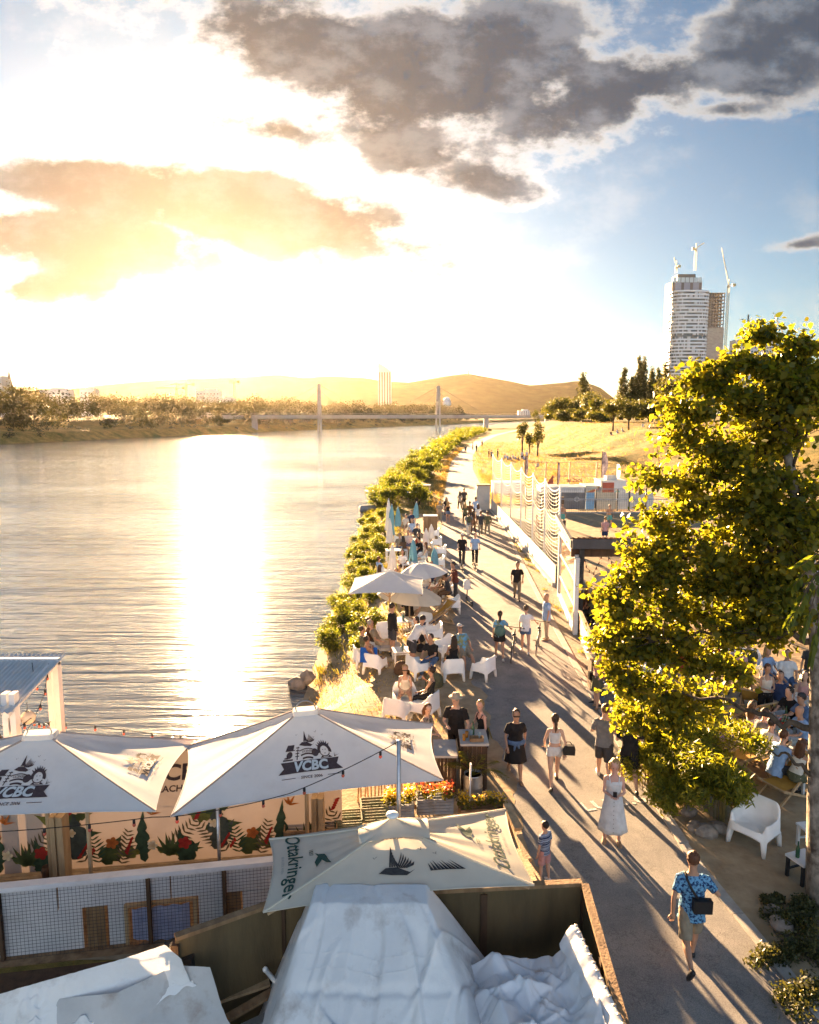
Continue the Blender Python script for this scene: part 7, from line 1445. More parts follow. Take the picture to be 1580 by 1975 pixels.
        for j in range(9):
            q = j/8; r0 = np.interp(q, [0, .25, 1], [0.0, .03, .03+.16*L_])
            zz_ = top_t-q*(L_+.12); sway = .02*q
            rows.append([P0+Vector(((.150*wt+r0*(1+.10*math.sin(7*a)*q))*math.cos(a), (.115*wt+r0*(1+.10*math.sin(7*a)*q))*math.sin(a)+sway, zz_*math.cos(lean))) for a in np.linspace(0, 2*math.pi, n, endpoint=False)])
        build(MB().loft(rows), 'skirt', bc, t, True)
    if lod > 0 and shoes:
        for an, fwd, up in feet: sm_ = MB().tube([an-fwd*.065-up*.045, an-fwd*.03-up*.03, an+fwd*.04-up*.035, an+fwd*.13-up*.05, an+fwd*.195-up*.060], [(.030, .028), (.040, .045), (.044, .040), (.048, .026), (.028, .014)], 10); build(sm_, 'shoe', SHOE[shoes], t, True)
    # hair and head things
    hk, hcol = hair
    if hk != 'bald':
        mb = MB(); rr = random.Random(label)
        if hk in ('short', 'cap', 'hat'): mb.ball(hp(0, -.020, .034), (.088, .102, .104), 26, 18)
        elif hk == 'curly': mb.ball(hp(0, -.014, .045), (.100, .112, .100), 26, 18)
        else: mb.ball(hp(0, -.020, .032), (.090, .103, .107), 26, 18)
        if hk == 'long': mb.loft([[hp(rx*math.cos(a), yo+ry*math.sin(a), z_) for a in np.linspace(0, 2*math.pi, 26, endpoint=False)] for z_, rx, ry, yo in ((.06, .07, .05, -.05), (0, .092, .055, -.052), (-.08, .100, .050, -.058), (-.17, .105, .046, -.070), (-.26, .085, .035, -.085), (-.31, .04, .02, -.085))])
        if hk == 'bob': mb.loft([[hp(rx*math.cos(a), yo+ry*math.sin(a), z_) for a in np.linspace(0, 2*math.pi, 26, endpoint=False)] for z_, rx, ry, yo in ((.06, .08, .07, -.035), (0, .102, .07, -.040), (-.08, .112, .066, -.045), (-.15, .100, .05, -.045), (-.18, .06, .03, -.045))])
        if hk == 'pony': mb.tube([hp(0, -.09, .06), hp(0, -.135, .05), hp(.01, -.14, -.05), hp(.0, -.125, -.17), hp(0, -.12, -.25)], [.02, .03, .034, .026, .008], 9)
        if hk == 'bun': mb.ball(hp(0, -.09, .085), .042, 10, 7)
        mb.v = [tuple(Vector(v)+Vector((mnoise.noise(Vector(v)*38), mnoise.noise(Vector(v)*38+Vector((9, 0, 0))), mnoise.noise(Vector(v)*38+Vector((0, 9, 0)))))*.007) for v in mb.v]
        rumple(build(mb, 'hair', HAIR[hcol], t, True), HAIR_TEX, .03)
    if hk == 'cap' or 'whitecap' in extra:
        mb = MB().ball(hp(0, -.012, .060), (.086, .104, .076), 14, 8); mb.loft([[hp(x, y, .062+dz) for x, y in ((-.07, .07), (-.05, .15), (0, .172), (.05, .15), (.07, .07))] for dz in (0, .008)], closed=False); build(mb, 'cap', CL['white'] if 'whitecap' in extra else CL['darkgrey'], t, True)
    if hk == 'hat': build(MB().lathe([(.165, .055), (.16, .065), (.092, .075), (.088, .13), (.07, .15), (.0, .152)], 20, hc), 'sun_hat', CL['beige'], t, True)
    if 'shades' in extra: build(MB().loft([[hp(x, .080+(.022 if abs(x) < .06 else 0), z_) for x in (-.072, -.05, -.02, 0, .02, .05, .072)] for z_ in (-.008, .022)], closed=False), 'sunglasses', BLACK, t)
    elif lod == 2: mb = MB(); [mb.ball(hp(s*.029, .085, .006), (.011, .008, .006), 8, 5) for s in (-1, 1)]; build(mb, 'eyes', BLACK, t); build(MB().ball(hp(0, .083, -.062), (.022, .006, .006), 8, 5), 'mouth', CL['pink'], t)
    if 'phone' in extra: W = (arms[0][2]+arms[1][2])/2; build(MB().box(W+Vector((0, .06, .05)), (.075, .012, .15)), 'phone', BLACK, t)
    if 'phone_r' in extra: W = arms[1][2]; build(MB().box(W+Vector((.02, .03, -.10)), (.012, .075, .15)), 'phone', BLACK, t)
    if 'sling' in extra:
        mb = MB(); a0 = P0+sdir*.50+Vector((-.10, 0, 0)); mb.tube([a0+sy*.10, a0+Vector((0, 0, .045)), a0-sy*.09, P0+sdir*.38-sy*.15+Vector((-.04, 0, 0)), P0+sdir*.26-sy*.155+Vector((.04, 0, 0))], [.018]*5, 6); o = build(mb, 'bag_strap', BLACK, t)
        build(MB().box(P0+sdir*.17-sy*.175+Vector((.10, 0, 0)), (.26, .10, .19), rz=.1), 'sling_bag', BLACK, t)
    if 'handbag' in extra:
        W = arms[1][1]; build(MB().loft([[W+Vector((.08+x*w, y*.06, z_)) for x, y in ((-1, -1), (1, -1), (1, 1), (-1, 1))] for z_, w in ((-.27, .13), (-.13, .14), (-.05, .12))]), 'handbag', BLACK, t); build(MB().tube([W+Vector((.0, 0, -.06)), W+Vector((.03, 0, .03)), W+Vector((.10, 0, .03)), W+Vector((.17, 0, -.06))], .010, 6), 'bag_handle', BLACK, t)
    if 'shoulderbag' in extra: a0 = P0+Vector((-.24, -.02, .02)); build(MB().box(a0, (.10, .28, .24)), 'shoulder_bag', BLACK, t); build(MB().tube([a0+Vector((0, 0, .1)), P0+sdir*.52+Vector((-.14, 0, .03)), a0+Vector((0, -.06, .1))], .010, 6), 'bag_strap', BLACK, t)
    if 'backpack' in extra: build(MB().ball(P0+sdir*.33-sy*.20, (.15, .10, .23), 12, 9), 'backpack', CL['olive'], t, True)
    if 'greenpack' in extra: build(MB().ball(P0+sdir*.18-sy*.17, (.20, .09, .19), 12, 9), 'hip_bag', CL['green'], t, True)
    if 'jacket' in extra:
        mb = MB().loft([ring(.04, .185, .140, .02), ring(.09, .175, .13, .03), ring(.13, .165, .12, .015)]); mb.tube([P0+sdir*.09+sy*.15, P0+sdir*.02+sy*.17+Vector((.03, 0, 0)), P0-sdir*.10+sy*.17+Vector((.05, 0, 0))], [.03, .03, .02], 7); mb.tube([P0+sdir*.09+sy*.15, P0+sdir*.03+sy*.17-Vector((.05, 0, 0)), P0-sdir*.03+sy*.17-Vector((.07, 0, 0))], [.03, .03, .02], 7)
        mb.loft([[P0+Vector((-.15+x, -.13, z_)) for x in (-.06, .02, .08)] for z_ in (.09, -.12, -.26)], closed=False); build(mb, 'tied_jacket', CL['denim'], t, True)
    if 'buttons' in extra:
        for q in range(8): build(MB().ball(P0+Vector((0, .16+.012*q+.02, .05-.085*q)), .008, 6, 4), 'button', CL['brown'], t)
    return t
W_ = 'walkers on the path'
person('man in blue patterned shirt with black sling bag walking away near the camera', 1328, 1862, -8, 1.80, 'stride', 'm', 'tan', ('short', 'red'), ('shirt', 'bluefloral'), ('shorts', 'khaki', .92), 'black', 1.02, 2, W_, extra=('sling',), head=(-25, -8))
person('woman in long white buttoned dress looking at her phone', 1180, 1625, 168, 1.68, 'hold', 'f', 'rosy', ('bob', 'blond'), ('dress', 'white'), ('skirt', 'white', .60), 'tan', 1.10, 2, W_, extra=('phone', 'buttons'))
person('woman in black dress and sunglasses with denim jacket round her waist', 993, 1500, 178, 1.66, 'walk', 'f', 'tan', ('bun', 'dark'), ('tee', 'black'), ('skirt', 'black', .40), 'tan', 1.18, 2, W_, extra=('shades', 'jacket', 'phone_r'))
person('young woman in white top and shorts carrying a black handbag', 1068, 1515, -4, 1.68, 'walk2', 'f', 'fair', ('pony', 'brown'), ('crop', 'white'), ('shorts', 'white', .30), 'black', .95, 2, W_, extra=('handbag',))
person('man in grey shirt and dark shorts walking away', 1163, 1505, -14, 1.80, 'walkhold', 'm', 'fair', ('short', 'lightbrown'), ('tee', 'grey'), ('shorts', 'darkgrey', .95), 'white', 1.1, 2, W_)
person('man in black shirt and black shorts beside the bamboo', 1212, 1522, -6, 1.78, 'walkhold', 'm', 'fair', ('short', 'dark'), ('tee', 'black'), ('shorts', 'black', .85), 'black', 1.0, 2, W_)
person('small boy in blue striped shirt beside the timber frame', 1049, 1700, 40, 1.12, 'stand', 'm', 'fair', ('short', 'dark'), ('tee', 'stripe'), ('shorts', 'pink', .85), 'white', .95, 2)
person('woman with a black shoulder bag standing at the wooden pillar', 1150, 1366, -80, 1.66, 'hold', 'f', 'fair', ('short', 'brown'), ('tank', 'pink'), ('skirt', 'olive', .34), 'tan', .98, 1, extra=('shoulderbag',))
person('woman in blue and green shirt with bag pushing a bicycle', 963, 1272, -4, 1.68, 'push', 'f', 'tan', ('pony', 'dark'), ('tee', 'hawaii'), ('skirt', 'black', .20), 'white', 1.05, 1, W_, extra=('greenpack',))
person('person in white printed shirt and cap pushing a bicycle', 1013, 1260, -8, 1.70, 'push', 'f', 'fair', ('cap', 'brown'), ('tee', 'print'), ('shorts', 'denim', .4), 'white', 1.0, 1, W_)
person('old man in pale blue shirt and beige trousers by the fence', 1053, 1234, 95, 1.72, 'stand', 'm', 'tan', ('bald', 'grey'), ('shirt', 'lightblue'), ('pants', 'beige'), 'tan', 1.18, 1)
person('man in black shirt and grey trousers walking towards the camera', 997, 1157, 172, 1.76, 'walk', 'm', 'tan', ('short', 'dark'), ('tee', 'black'), ('pants', 'khaki'), 'black', 1.0, 1, W_)
person('man in maroon shirt and dark cap reaching for a chair', 878, 1160, 100, 1.78, 'reach', 'm', 'tan', ('cap', 'dark'), ('tee', 'maroon'), ('pants', 'darkgrey'), 'black', 1.08, 1)
person('scooter rider in black shirt and white cap', 891, 1096, 178, 1.76, 'scoot', 'm', 'fair', ('short', 'brown'), ('tee', 'black'), ('pants', 'darkgrey'), 'white', 1.0, 1, 'scooter riders', z=.13, extra=('whitecap', 'shades'))
person('scooter rider in pale blue shirt and dark trousers', 916, 1094, 176, 1.76, 'scoot', 'm', 'fair', ('short', 'brown'), ('tee', 'lightblue'), ('pants', 'black'), 'tan', 1.0, 1, 'scooter riders', z=.13)
G2 = 'people walking farther along the path'
FARP = [(848, 1009, 5, 1.72, 'm', 'walk', ('short', 'grey'), ('tee', 'khaki'), ('pants', 'khaki'), 'person in khaki at the left path edge'), (864, 1008, -3, 1.66, 'f', 'walk2', ('long', 'blond'), ('tank', 'black'), ('shorts', 'denim', .4), 'blonde woman in black top and denim shorts'), (861, 998, 176, 1.68, 'f', 'walk', ('long', 'dark'), ('tee', 'black'), ('pants', 'black'), 'dark dressed woman behind the blonde woman in denim shorts'),
        (887, 984, 10, 1.66, 'f', 'walk', ('long', 'brown'), ('tee', 'beige'), ('pants', 'brown'), 'woman in beige ahead of the walking group'), (895, 980, 0, 1.80, 'm', 'walk2', ('short', 'dark'), ('tee', 'darkgrey'), ('pants', 'black'), 'tall dark man ahead of the walking group'), (897, 1012, 5, 1.68, 'f', 'walk', ('long', 'blond'), ('tee', 'olive'), ('pants', 'black'), 'light blonde woman in the walking group'), (917, 1000, 0, 1.76, 'm', 'walk', ('short', 'dark'), ('tee', 'lightblue'), ('shorts', 'navy', .8), 'man in light blue shirt beside the walking group'),
        (904, 1036, 4, 1.80, 'm', 'walk2', ('short', 'brown'), ('tee', 'grey'), ('pants', 'cream'), 'man with backpack and pale trousers in the walking group'), (913, 1030, 2, 1.66, 'f', 'walk', ('long', 'dark'), ('tank', 'brown'), ('pants', 'brown'), 'woman in brown beside the man with backpack'), (927, 1034, -2, 1.74, 'm', 'walk2', ('short', 'lightbrown'), ('tee', 'darkgrey'), ('pants', 'khaki'), 'man with sunlit hair in the walking group'), (940, 1034, 3, 1.76, 'm', 'walk', ('short', 'brown'), ('long', 'olive'), ('pants', 'khaki'), 'man in olive top nearest the fence'), (922, 1014, 0, 1.66, 'f', 'walk2', ('long', 'brown'), ('tee', 'white'), ('pants', 'darkgrey'), 'brown haired woman in white at the back of the group'), (906, 1010, 0, 1.74, 'm', 'walk', ('short', 'dark'), ('tee', 'brown'), ('pants', 'darkgrey'), 'dark haired man in the middle of the walking group')]
for px, py, f, h, sx, po, hr, tp, bt, lab in FARP: person(lab, px, py, f, h, po, sx, 'tan', hr, tp, bt, 'white', 1.0, 0, G2, extra=('backpack',) if 'backpack' in lab and 'beside' not in lab else ())
for i, (px, py, h, tp, lab) in enumerate([(898, 874, 1.7, 'darkgrey', 'distant cyclist like figure on the curve of the path'), (912, 868, 1.7, 'white', 'distant walker in white on the path'), (919, 872, 1.7, 'black', 'distant dark walker beside the far path'), (930, 862, 1.7, 'brown', 'most distant walker on the path'), (943, 884, 1.72, 'black', 'dark figure standing on the meadow near the path'), (948, 886, 1.7, 'grey', 'figure beside the dark one on the meadow'), (960, 884, 1.75, 'black', 'lone dark figure on the meadow right of the pair')]): person(lab, px, py, i*70, h, 'stand', 'm', 'tan', ('short', 'dark'), ('tee', tp), ('pants', 'darkgrey'), None, 1.0, 0, 'distant people')
for i in range(9): person('seated picnicker in the long meadow group, place %s' % ('one two three four five six seven eight nine'.split()[i]), 974+i*5.2, 886+(i % 3)*2, 160+i*23, 1.7, 'ground', 'mf'[i % 2], 'tan', ('short', ('dark', 'brown', 'blond')[i % 3]), ('tee', ('white', 'lightblue', 'grey', 'white', 'lightblue', 'darkgrey')[i % 6]), ('shorts', 'denim', .8), None, 1.0, 0, 'picnic group on the meadow')
for i, (px, py, lab) in enumerate([(1007, 888, 'man standing at the right end of the picnic group'), (1016, 888, 'person standing behind the right end of the picnic group')]): person(lab, px, py, 180, 1.8, 'stand', 'm', 'tan', ('short', 'dark'), ('tee', 'white'), ('shorts', 'darkgrey', .8), None, 1.0, 0, 'picnic group on the meadow')
for i, (px, py, lab) in enumerate([(1037, 918, 'lone sitter low on the meadow'), (1178, 850, 'sitter at the left tree of the slope picnic'), (1190, 850, 'sitter in the middle of the slope picnic'), (1200, 848, 'sitter in white in the slope picnic'), (1240, 826, 'far sitter at the top of the slope')]): 
    cc = atd(px, py, 148 if px > 1100 else 112); person(lab, px, py, 150+i*40, 1.7, 'ground', 'm', 'tan', ('short', 'dark'), ('tee', ('cream', 'darkgrey', 'lightblue', 'white', 'white')[i]), ('shorts', 'denim', .8), None, 1.0, 0, 'sitters on the slope', xy=(cc.x, cc.y))
# beach court
person('shirtless player in teal shorts standing on the court', 1084, 1018, 178, 1.80, 'stand', 'm', 'tan', ('short', 'brown'), ('none', 'black'), ('shorts', 'teal', .7), None, 1.0, 1, 'players on the court')
person('shirtless player in green shorts with hand on hip', 1174, 1018, 175, 1.80, 'ready', 'm', 'tan', ('short', 'dark'), ('none', 'black'), ('shorts', 'teal', .7), None, 1.0, 1, 'players on the court')
person('player seen from behind near the pavilion roof', 1166, 1050, 10, 1.75, 'stand', 'm', 'fair', ('short', 'blond'), ('tee', 'pink'), ('shorts', 'navy', .8), None, 1.0, 0, 'players on the court')
person('player half hidden behind the net', 1036, 1042, 150, 1.76, 'ready', 'm', 'tan', ('short', 'brown'), ('none', 'black'), ('shorts', 'khaki', .8), None, 1.0, 0, 'players on the court')
# guests among the armchairs: px, py of the seat on the ground
GS = 'guests among the white armchairs'
SEATED = [(836, 1302, 150, 'sitfwd', 'm', 'tan', ('short', 'dark'), ('tee', 'black'), ('pants', 'denim'), 'bearded man in black shirt and jeans sitting forward', ()), (874, 1305, 8, 'sit', 'f', 'tan', ('long', 'dark'), ('strap', 'black'), ('shorts', 'black', .5), 'long haired woman in black backless top seen from behind', ()), (893, 1283, 200, 'lounge', 'm', 'tan', ('short', 'brown'), ('shirt', 'hawaii'), ('shorts', 'khaki', .8), 'reclining man with white cap and patterned shirt', ('whitecap', 'shades')), (722, 1282, -60, 'lounge', 'm', 'brown', ('short', 'dark'), ('none', 'black'), ('shorts', 'navy', .8), 'shirtless man leaning back on the blue towel', ()), (730, 1248, -80, 'lounge', 'm', 'tan', ('short', 'grey'), ('tee', 'khaki'), ('shorts', 'beige', .9), 'grey haired man with sunglasses leaning back', ('shades',)), (703, 1250, -70, 'sit', 'm', 'tan', ('short', 'dark'), ('tee', 'olive'), ('shorts', 'darkgrey', .9), 'dark haired man nearest the bushes', ()), (716, 1240, -85, 'sit', 'm', 'tan', ('short', 'brown'), ('tee', 'brown'), ('shorts', 'darkgrey', .9), 'man half hidden beside the dark haired man by the bushes', ()),
          (790, 1212, 20, 'sitfwd', 'm', 'tan', ('short', 'dark'), ('tee', 'black'), ('shorts', 'beige', .8), 'broad man in black shirt seen from behind under the parasol', ()), (800, 1205, 175, 'sit', 'm', 'fair', ('short', 'dark'), ('shirt', 'white'), ('shorts', 'beige', .8), 'man in white shirt and sunglasses facing the camera under the parasol', ('shades',)), (812, 1262, 110, 'sitfwd', 'f', 'fair', ('long', 'dark'), ('tee', 'black'), ('pants', 'black'), 'dark haired woman in black behind the bending man', ()), (866, 1166, 100, 'sitfwd', 'm', 'brown', ('short', 'dark'), ('tee', 'darkgrey'), ('pants', 'brown'), 'dark man leaning forward beside the empty armchair', ()), (850, 1160, 130, 'lounge', 'm', 'tan', ('short', 'dark'), ('tee', 'brown'), ('shorts', 'khaki', .9), 'man lying back near the path with crossed legs', ()), (820, 1158, 180, 'sit', 'm', 'tan', ('short', 'dark'), ('tee', 'white'), ('shorts', 'denim', .8), 'man in white facing the camera at the small white table', ()),
          (798, 1148, 150, 'sit', 'f', 'tan', ('long', 'dark'), ('tee', 'white'), ('shorts', 'denim', .6), 'dark haired woman under the round white parasol', ()), (818, 1142, 200, 'drink', 'f', 'tan', ('long', 'red'), ('tee', 'pink'), ('shorts', 'denim', .6), 'red haired woman under the round white parasol', ()), (832, 1140, 180, 'sit', 'm', 'tan', ('short', 'brown'), ('none', 'black'), ('shorts', 'navy', .8), 'shirtless man under the round white parasol', ()), (735, 1128, -30, 'sit', 'f', 'fair', ('long', 'brown'), ('tee', 'white'), ('shorts', 'black', .5), 'girl in white shirt seen from behind near the bushes', ()), (733, 1108, -40, 'sit', 'f', 'tan', ('short', 'red'), ('tee', 'lightblue'), ('shorts', 'denim', .6), 'person in pale blue behind the girl in white', ()), (760, 1150, 160, 'lounge', 'm', 'tan', ('short', 'brown'), ('none', 'black'), ('shorts', 'beige', .9), 'man behind the top of the square white parasol', ()), (777, 1110, 178, 'sitfwd', 'm', 'tan', ('short', 'dark'), ('tee', 'print'), ('shorts', 'darkgrey', .8), 'man in white printed shirt facing the camera', ()),
          (770, 1074, 150, 'sit', 'm', 'tan', ('short', 'brown'), ('tee', 'khaki'), ('shorts', 'denim', .8), 'guest left of the blue closed parasol', ()), (780, 1080, 30, 'sitfwd', 'f', 'tan', ('long', 'dark'), ('tee', 'brown'), ('pants', 'black'), 'guest with long dark hair left of the blue closed parasol', ()), (788, 1068, 190, 'sit', 'm', 'tan', ('short', 'red'), ('tee', 'cream'), ('shorts', 'denim', .8), 'guest with sunlit hair behind the blue closed parasol', ()), (806, 1072, 160, 'sit', 'f', 'tan', ('long', 'brown'), ('strap', 'red'), ('shorts', 'white', .5), 'guest in red right of the blue closed parasol', ()), (813, 1082, 120, 'sitfwd', 'm', 'tan', ('short', 'dark'), ('tee', 'black'), ('pants', 'darkgrey'), 'guest in black right of the blue closed parasol', ()), (818, 1094, 100, 'sit', 'f', 'fair', ('long', 'red'), ('strap', 'cream'), ('shorts', 'white', .5), 'guest in cream by the wooden box table', ()), (804, 1052, 170, 'sit', 'm', 'tan', ('short', 'dark'), ('tee', 'darkgrey'), ('shorts', 'khaki', .8), 'guest in grey in the farther rows', ()), (795, 1040, 190, 'sit', 'f', 'fair', ('long', 'red'), ('tee', 'lightblue'), ('shorts', 'denim', .6), 'guest in light blue in the farther rows', ()), (782, 1030, 150, 'sit', 'm', 'tan', ('short', 'brown'), ('tee', 'cream'), ('shorts', 'khaki', .8), 'guest in cream in the farther rows', ()), (793, 1022, 180, 'sit', 'm', 'tan', ('short', 'dark'), ('shirt', 'navy'), ('pants', 'darkgrey'), 'farthest guest in an open navy shirt', ()),
          (782, 1368, 178, 'sitfwd', 'f', 'tan', ('short', 'blond'), ('strap', 'cream'), ('shorts', 'beige', .4), 'person with sunglasses in a white open shirt behind the emblem parasol', ('shades',)), (830, 1378, 75, 'drink', 'f', 'tan', ('bun', 'dark'), ('strap', 'black'), ('pants', 'black'), 'woman in black top drinking in the wide armchair', ())]
for px, py, f, po, sx, sk, hr, tp, bt, lab, ex in SEATED: person(lab, px, py, f, 1.76 if sx == 'm' else 1.68, po, sx, sk, hr, tp, bt, 'white', 1.0, 1 if py > 1130 else 0, GS, extra=ex)
person('man in white shirt bending over the low table', 795, 1288, -55, 1.80, 'bend', 'm', 'tan', ('short', 'dark'), ('tee', 'white'), ('shorts', 'darkgrey', .9), 'white', 1.0, 1, GS)
person('tall man in long dark top standing at the parasol pole', 757, 1258, -60, 1.84, 'stand', 'm', 'tan', ('short', 'dark'), ('long', 'black'), ('shorts', 'darkgrey', .85), 'black', 1.05, 1, GS)
# at the bar
person('man in black shirt and straw hat leaning at the bar', 880, 1478, 165, 1.80, 'table', 'm', 'fair', ('hat', 'grey'), ('tee', 'black'), ('pants', 'black'), 'black', 1.12, 2, 'guests at the bar')
person('blond person in dark vest behind the taller bar counter', 931, 1478, 120, 1.62, 'table', 'f', 'rosy', ('short', 'blond'), ('tank', 'black'), ('shorts', 'black', .8), 'black', .95, 2, 'guests at the bar', head=(30, -10))
person('woman in flowered dress at the lower bar counter', 818, 1490, -120, 1.66, 'table', 'f', 'fair', ('bob', 'red'), ('tee', 'flower'), ('skirt', 'flower', .6), 'tan', 1.0, 2, 'guests at the bar')
# beach bar under the tree
GB = 'guests at the beach tables'
BEACH = [(1473, 1400, 176, 'hold', 'f', 'tan', ('short', 'red'), ('tank', 'cream'), ('pants', 'black'), 'woman in white top and black trousers standing before an armchair', ()), (1527, 1425, 110, 'sitfwd', 'm', 'fair', ('short', 'dark'), ('tee', 'black'), ('pants', 'black'), 'bearded man in black shirt gesturing at the table', ()), (1552, 1440, 100, 'sitfwd', 'm', 'tan', ('cap', 'dark'), ('tee', 'denim'), ('pants', 'darkgrey'), 'person with a cap beside the trunk', ()), (1550, 1470, 95, 'sitfwd', 'm', 'tan', ('bald', 'grey'), ('shirt', 'lightblue'), ('pants', 'navy'), 'bald man in light blue leaning over the table', ()), (1450, 1455, -60, 'sit', 'f', 'fair', ('long', 'lightbrown'), ('strap', 'white'), ('shorts', 'lightblue', .5), 'long haired woman with bare back in pale blue shorts', ()), (1458, 1478, -70, 'sitfwd', 'm', 'fair', ('short', 'brown'), ('tee', 'grey'), ('shorts', 'darkgrey', .8), 'man in grey green shirt on the hedge side of the table', ()), (1470, 1500, -70, 'sitfwd', 'm', 'fair', ('short', 'dark'), ('tee', 'white'), ('shorts', 'khaki', .8), 'man in white shirt on the hedge side of the table', ()), (1492, 1528, -70, 'sitfwd', 'm', 'fair', ('short', 'red'), ('shirt', 'lightblue'), ('shorts', 'darkgrey', .8), 'man in blue shirt on the hedge side of the table', ()), (1530, 1545, -60, 'sitfwd', 'f', 'tan', ('long', 'red'), ('tank', 'cream'), ('shorts', 'olive', .5), 'dark red haired woman in beige top in the deck chair', ()),
         (1238, 1345, 60, 'sit', 'm', 'fair', ('short', 'brown'), ('shirt', 'white'), ('pants', 'denim'), 'man in white shirt sitting under the lower branches', ()), (1222, 1345, 40, 'sitfwd', 'f', 'fair', ('long', 'brown'), ('tee', 'white'), ('shorts', 'denim', .6), 'woman in white bending forward under the branches', ()), (1180, 1355, 110, 'sit', 'm', 'tan', ('short', 'dark'), ('tee', 'green'), ('pants', 'denim'), 'person in jeans sitting by the wooden pillar', ()), (1205, 1420, 20, 'sit', 'm', 'tan', ('short', 'dark'), ('tee', 'lightblue'), ('pants', 'navy'), 'seated person in blue behind the man in black', ()),
         (1118, 1200, 160, 'sit', 'm', 'tan', ('short', 'dark'), ('tee', 'brown'), ('pants', 'darkgrey'), 'dark haired guest in the pavilion nearest the glazed side', ()), (1132, 1198, 180, 'sit', 'f', 'tan', ('long', 'blond'), ('tee', 'brown'), ('pants', 'darkgrey'), 'blonde guest in the pavilion', ()), (1142, 1208, 20, 'sit', 'f', 'tan', ('short', 'brown'), ('tee', 'olive'), ('pants', 'darkgrey'), 'guest seen from behind in the pavilion', ()), (1156, 1204, 110, 'sit', 'f', 'tan', ('long', 'dark'), ('tee', 'black'), ('pants', 'black'), 'long dark haired guest in the pavilion', ()), (1500, 1395, 160, 'sit', 'm', 'tan', ('short', 'dark'), ('tee', 'navy'), ('shorts', 'khaki', .8), 'guest in navy behind the crowded table', ()), (1545, 1390, 130, 'sit', 'f', 'fair', ('long', 'brown'), ('tank', 'pink'), ('shorts', 'white', .5), 'woman in pink behind the crowded table', ()), (1515, 1345, 170, 'sit', 'm', 'tan', ('short', 'dark'), ('tee', 'white'), ('shorts', 'denim', .8), 'guest in white farther back on the beach', ()), (1480, 1335, 200, 'sit', 'f', 'tan', ('long', 'blond'), ('tee', 'lightblue'), ('shorts', 'denim', .5), 'blonde guest in pale blue farther back on the beach', ()), (1560, 1350, 150, 'stand', 'm', 'tan', ('short', 'brown'), ('tee', 'darkgrey'), ('shorts', 'khaki', .8), 'man in dark grey standing behind the trunk', ()), (1440, 1320, 150, 'sit', 'm', 'tan', ('short', 'dark'), ('tee', 'olive'), ('shorts', 'denim', .8), 'guest in olive in the middle of the beach bar', ()), (1380, 1300, 150, 'sit', 'f', 'tan', ('long', 'dark'), ('tee', 'red'), ('shorts', 'denim', .5), 'woman in red seen through the leaves', ()), (1345, 1285, 190, 'sit', 'm', 'tan', ('short', 'brown'), ('tee', 'white'), ('shorts', 'khaki', .8), 'guest in white seen through the leaves', ()), (1420, 1330, 150, 'sit', 'm', 'tan', ('short', 'dark'), ('tee', 'pink'), ('shorts', 'denim', .8), 'guest in pink seen through the branches', ()), (1310, 1330, 170, 'sit', 'm', 'tan', ('short', 'brown'), ('tee', 'red'), ('shorts', 'denim', .8), 'guest in red seen through the branches', ())]
for px, py, f, po, sx, sk, hr, tp, bt, lab, ex in BEACH: person(lab, px, py, f, 1.78 if sx == 'm' else 1.68, po, sx, sk, hr, tp, bt, 'black', 1.0, 1, GB, extra=ex)
# ---------------------------------------------------------------- bicycles and scooters
def wheel(t, y, r, w=.03, name='wheel'):
    wh = build(MB(), 'x', None) if False else bpy.data.objects.new(name, None); COL.objects.link(wh); wh.parent = t; wh.location = (0, y, r)
    n = 28; mb = MB().loft([[Vector((w/2*math.cos(b_), (r-.015+.018*math.sin(b_))*math.cos(a), (r-.015+.018*math.sin(b_))*math.sin(a))) for b_ in np.linspace(0, 2*math.pi, 6, endpoint=False)] for a in np.linspace(0, 2*math.pi, n+1)], cap=False); build(mb, 'tyre', BLACK, wh, True)
    mb = MB().loft([[Vector((.01*math.cos(b_), (r-.045+.01*math.sin(b_))*math.cos(a), (r-.045+.01*math.sin(b_))*math.sin(a))) for b_ in np.linspace(0, 2*math.pi, 5, endpoint=False)] for a in np.linspace(0, 2*math.pi, n+1)], cap=False)
    for k in range(16): a = 2*math.pi*k/16; mb.bar((.02*(-1)**k, 0, 0), (0, (r-.045)*math.cos(a), (r-.045)*math.sin(a)), .003)
    mb.tube([(-.04, 0, 0), (.04, 0, 0)], .02, 8); build(mb, 'rim', STEEL, wh)
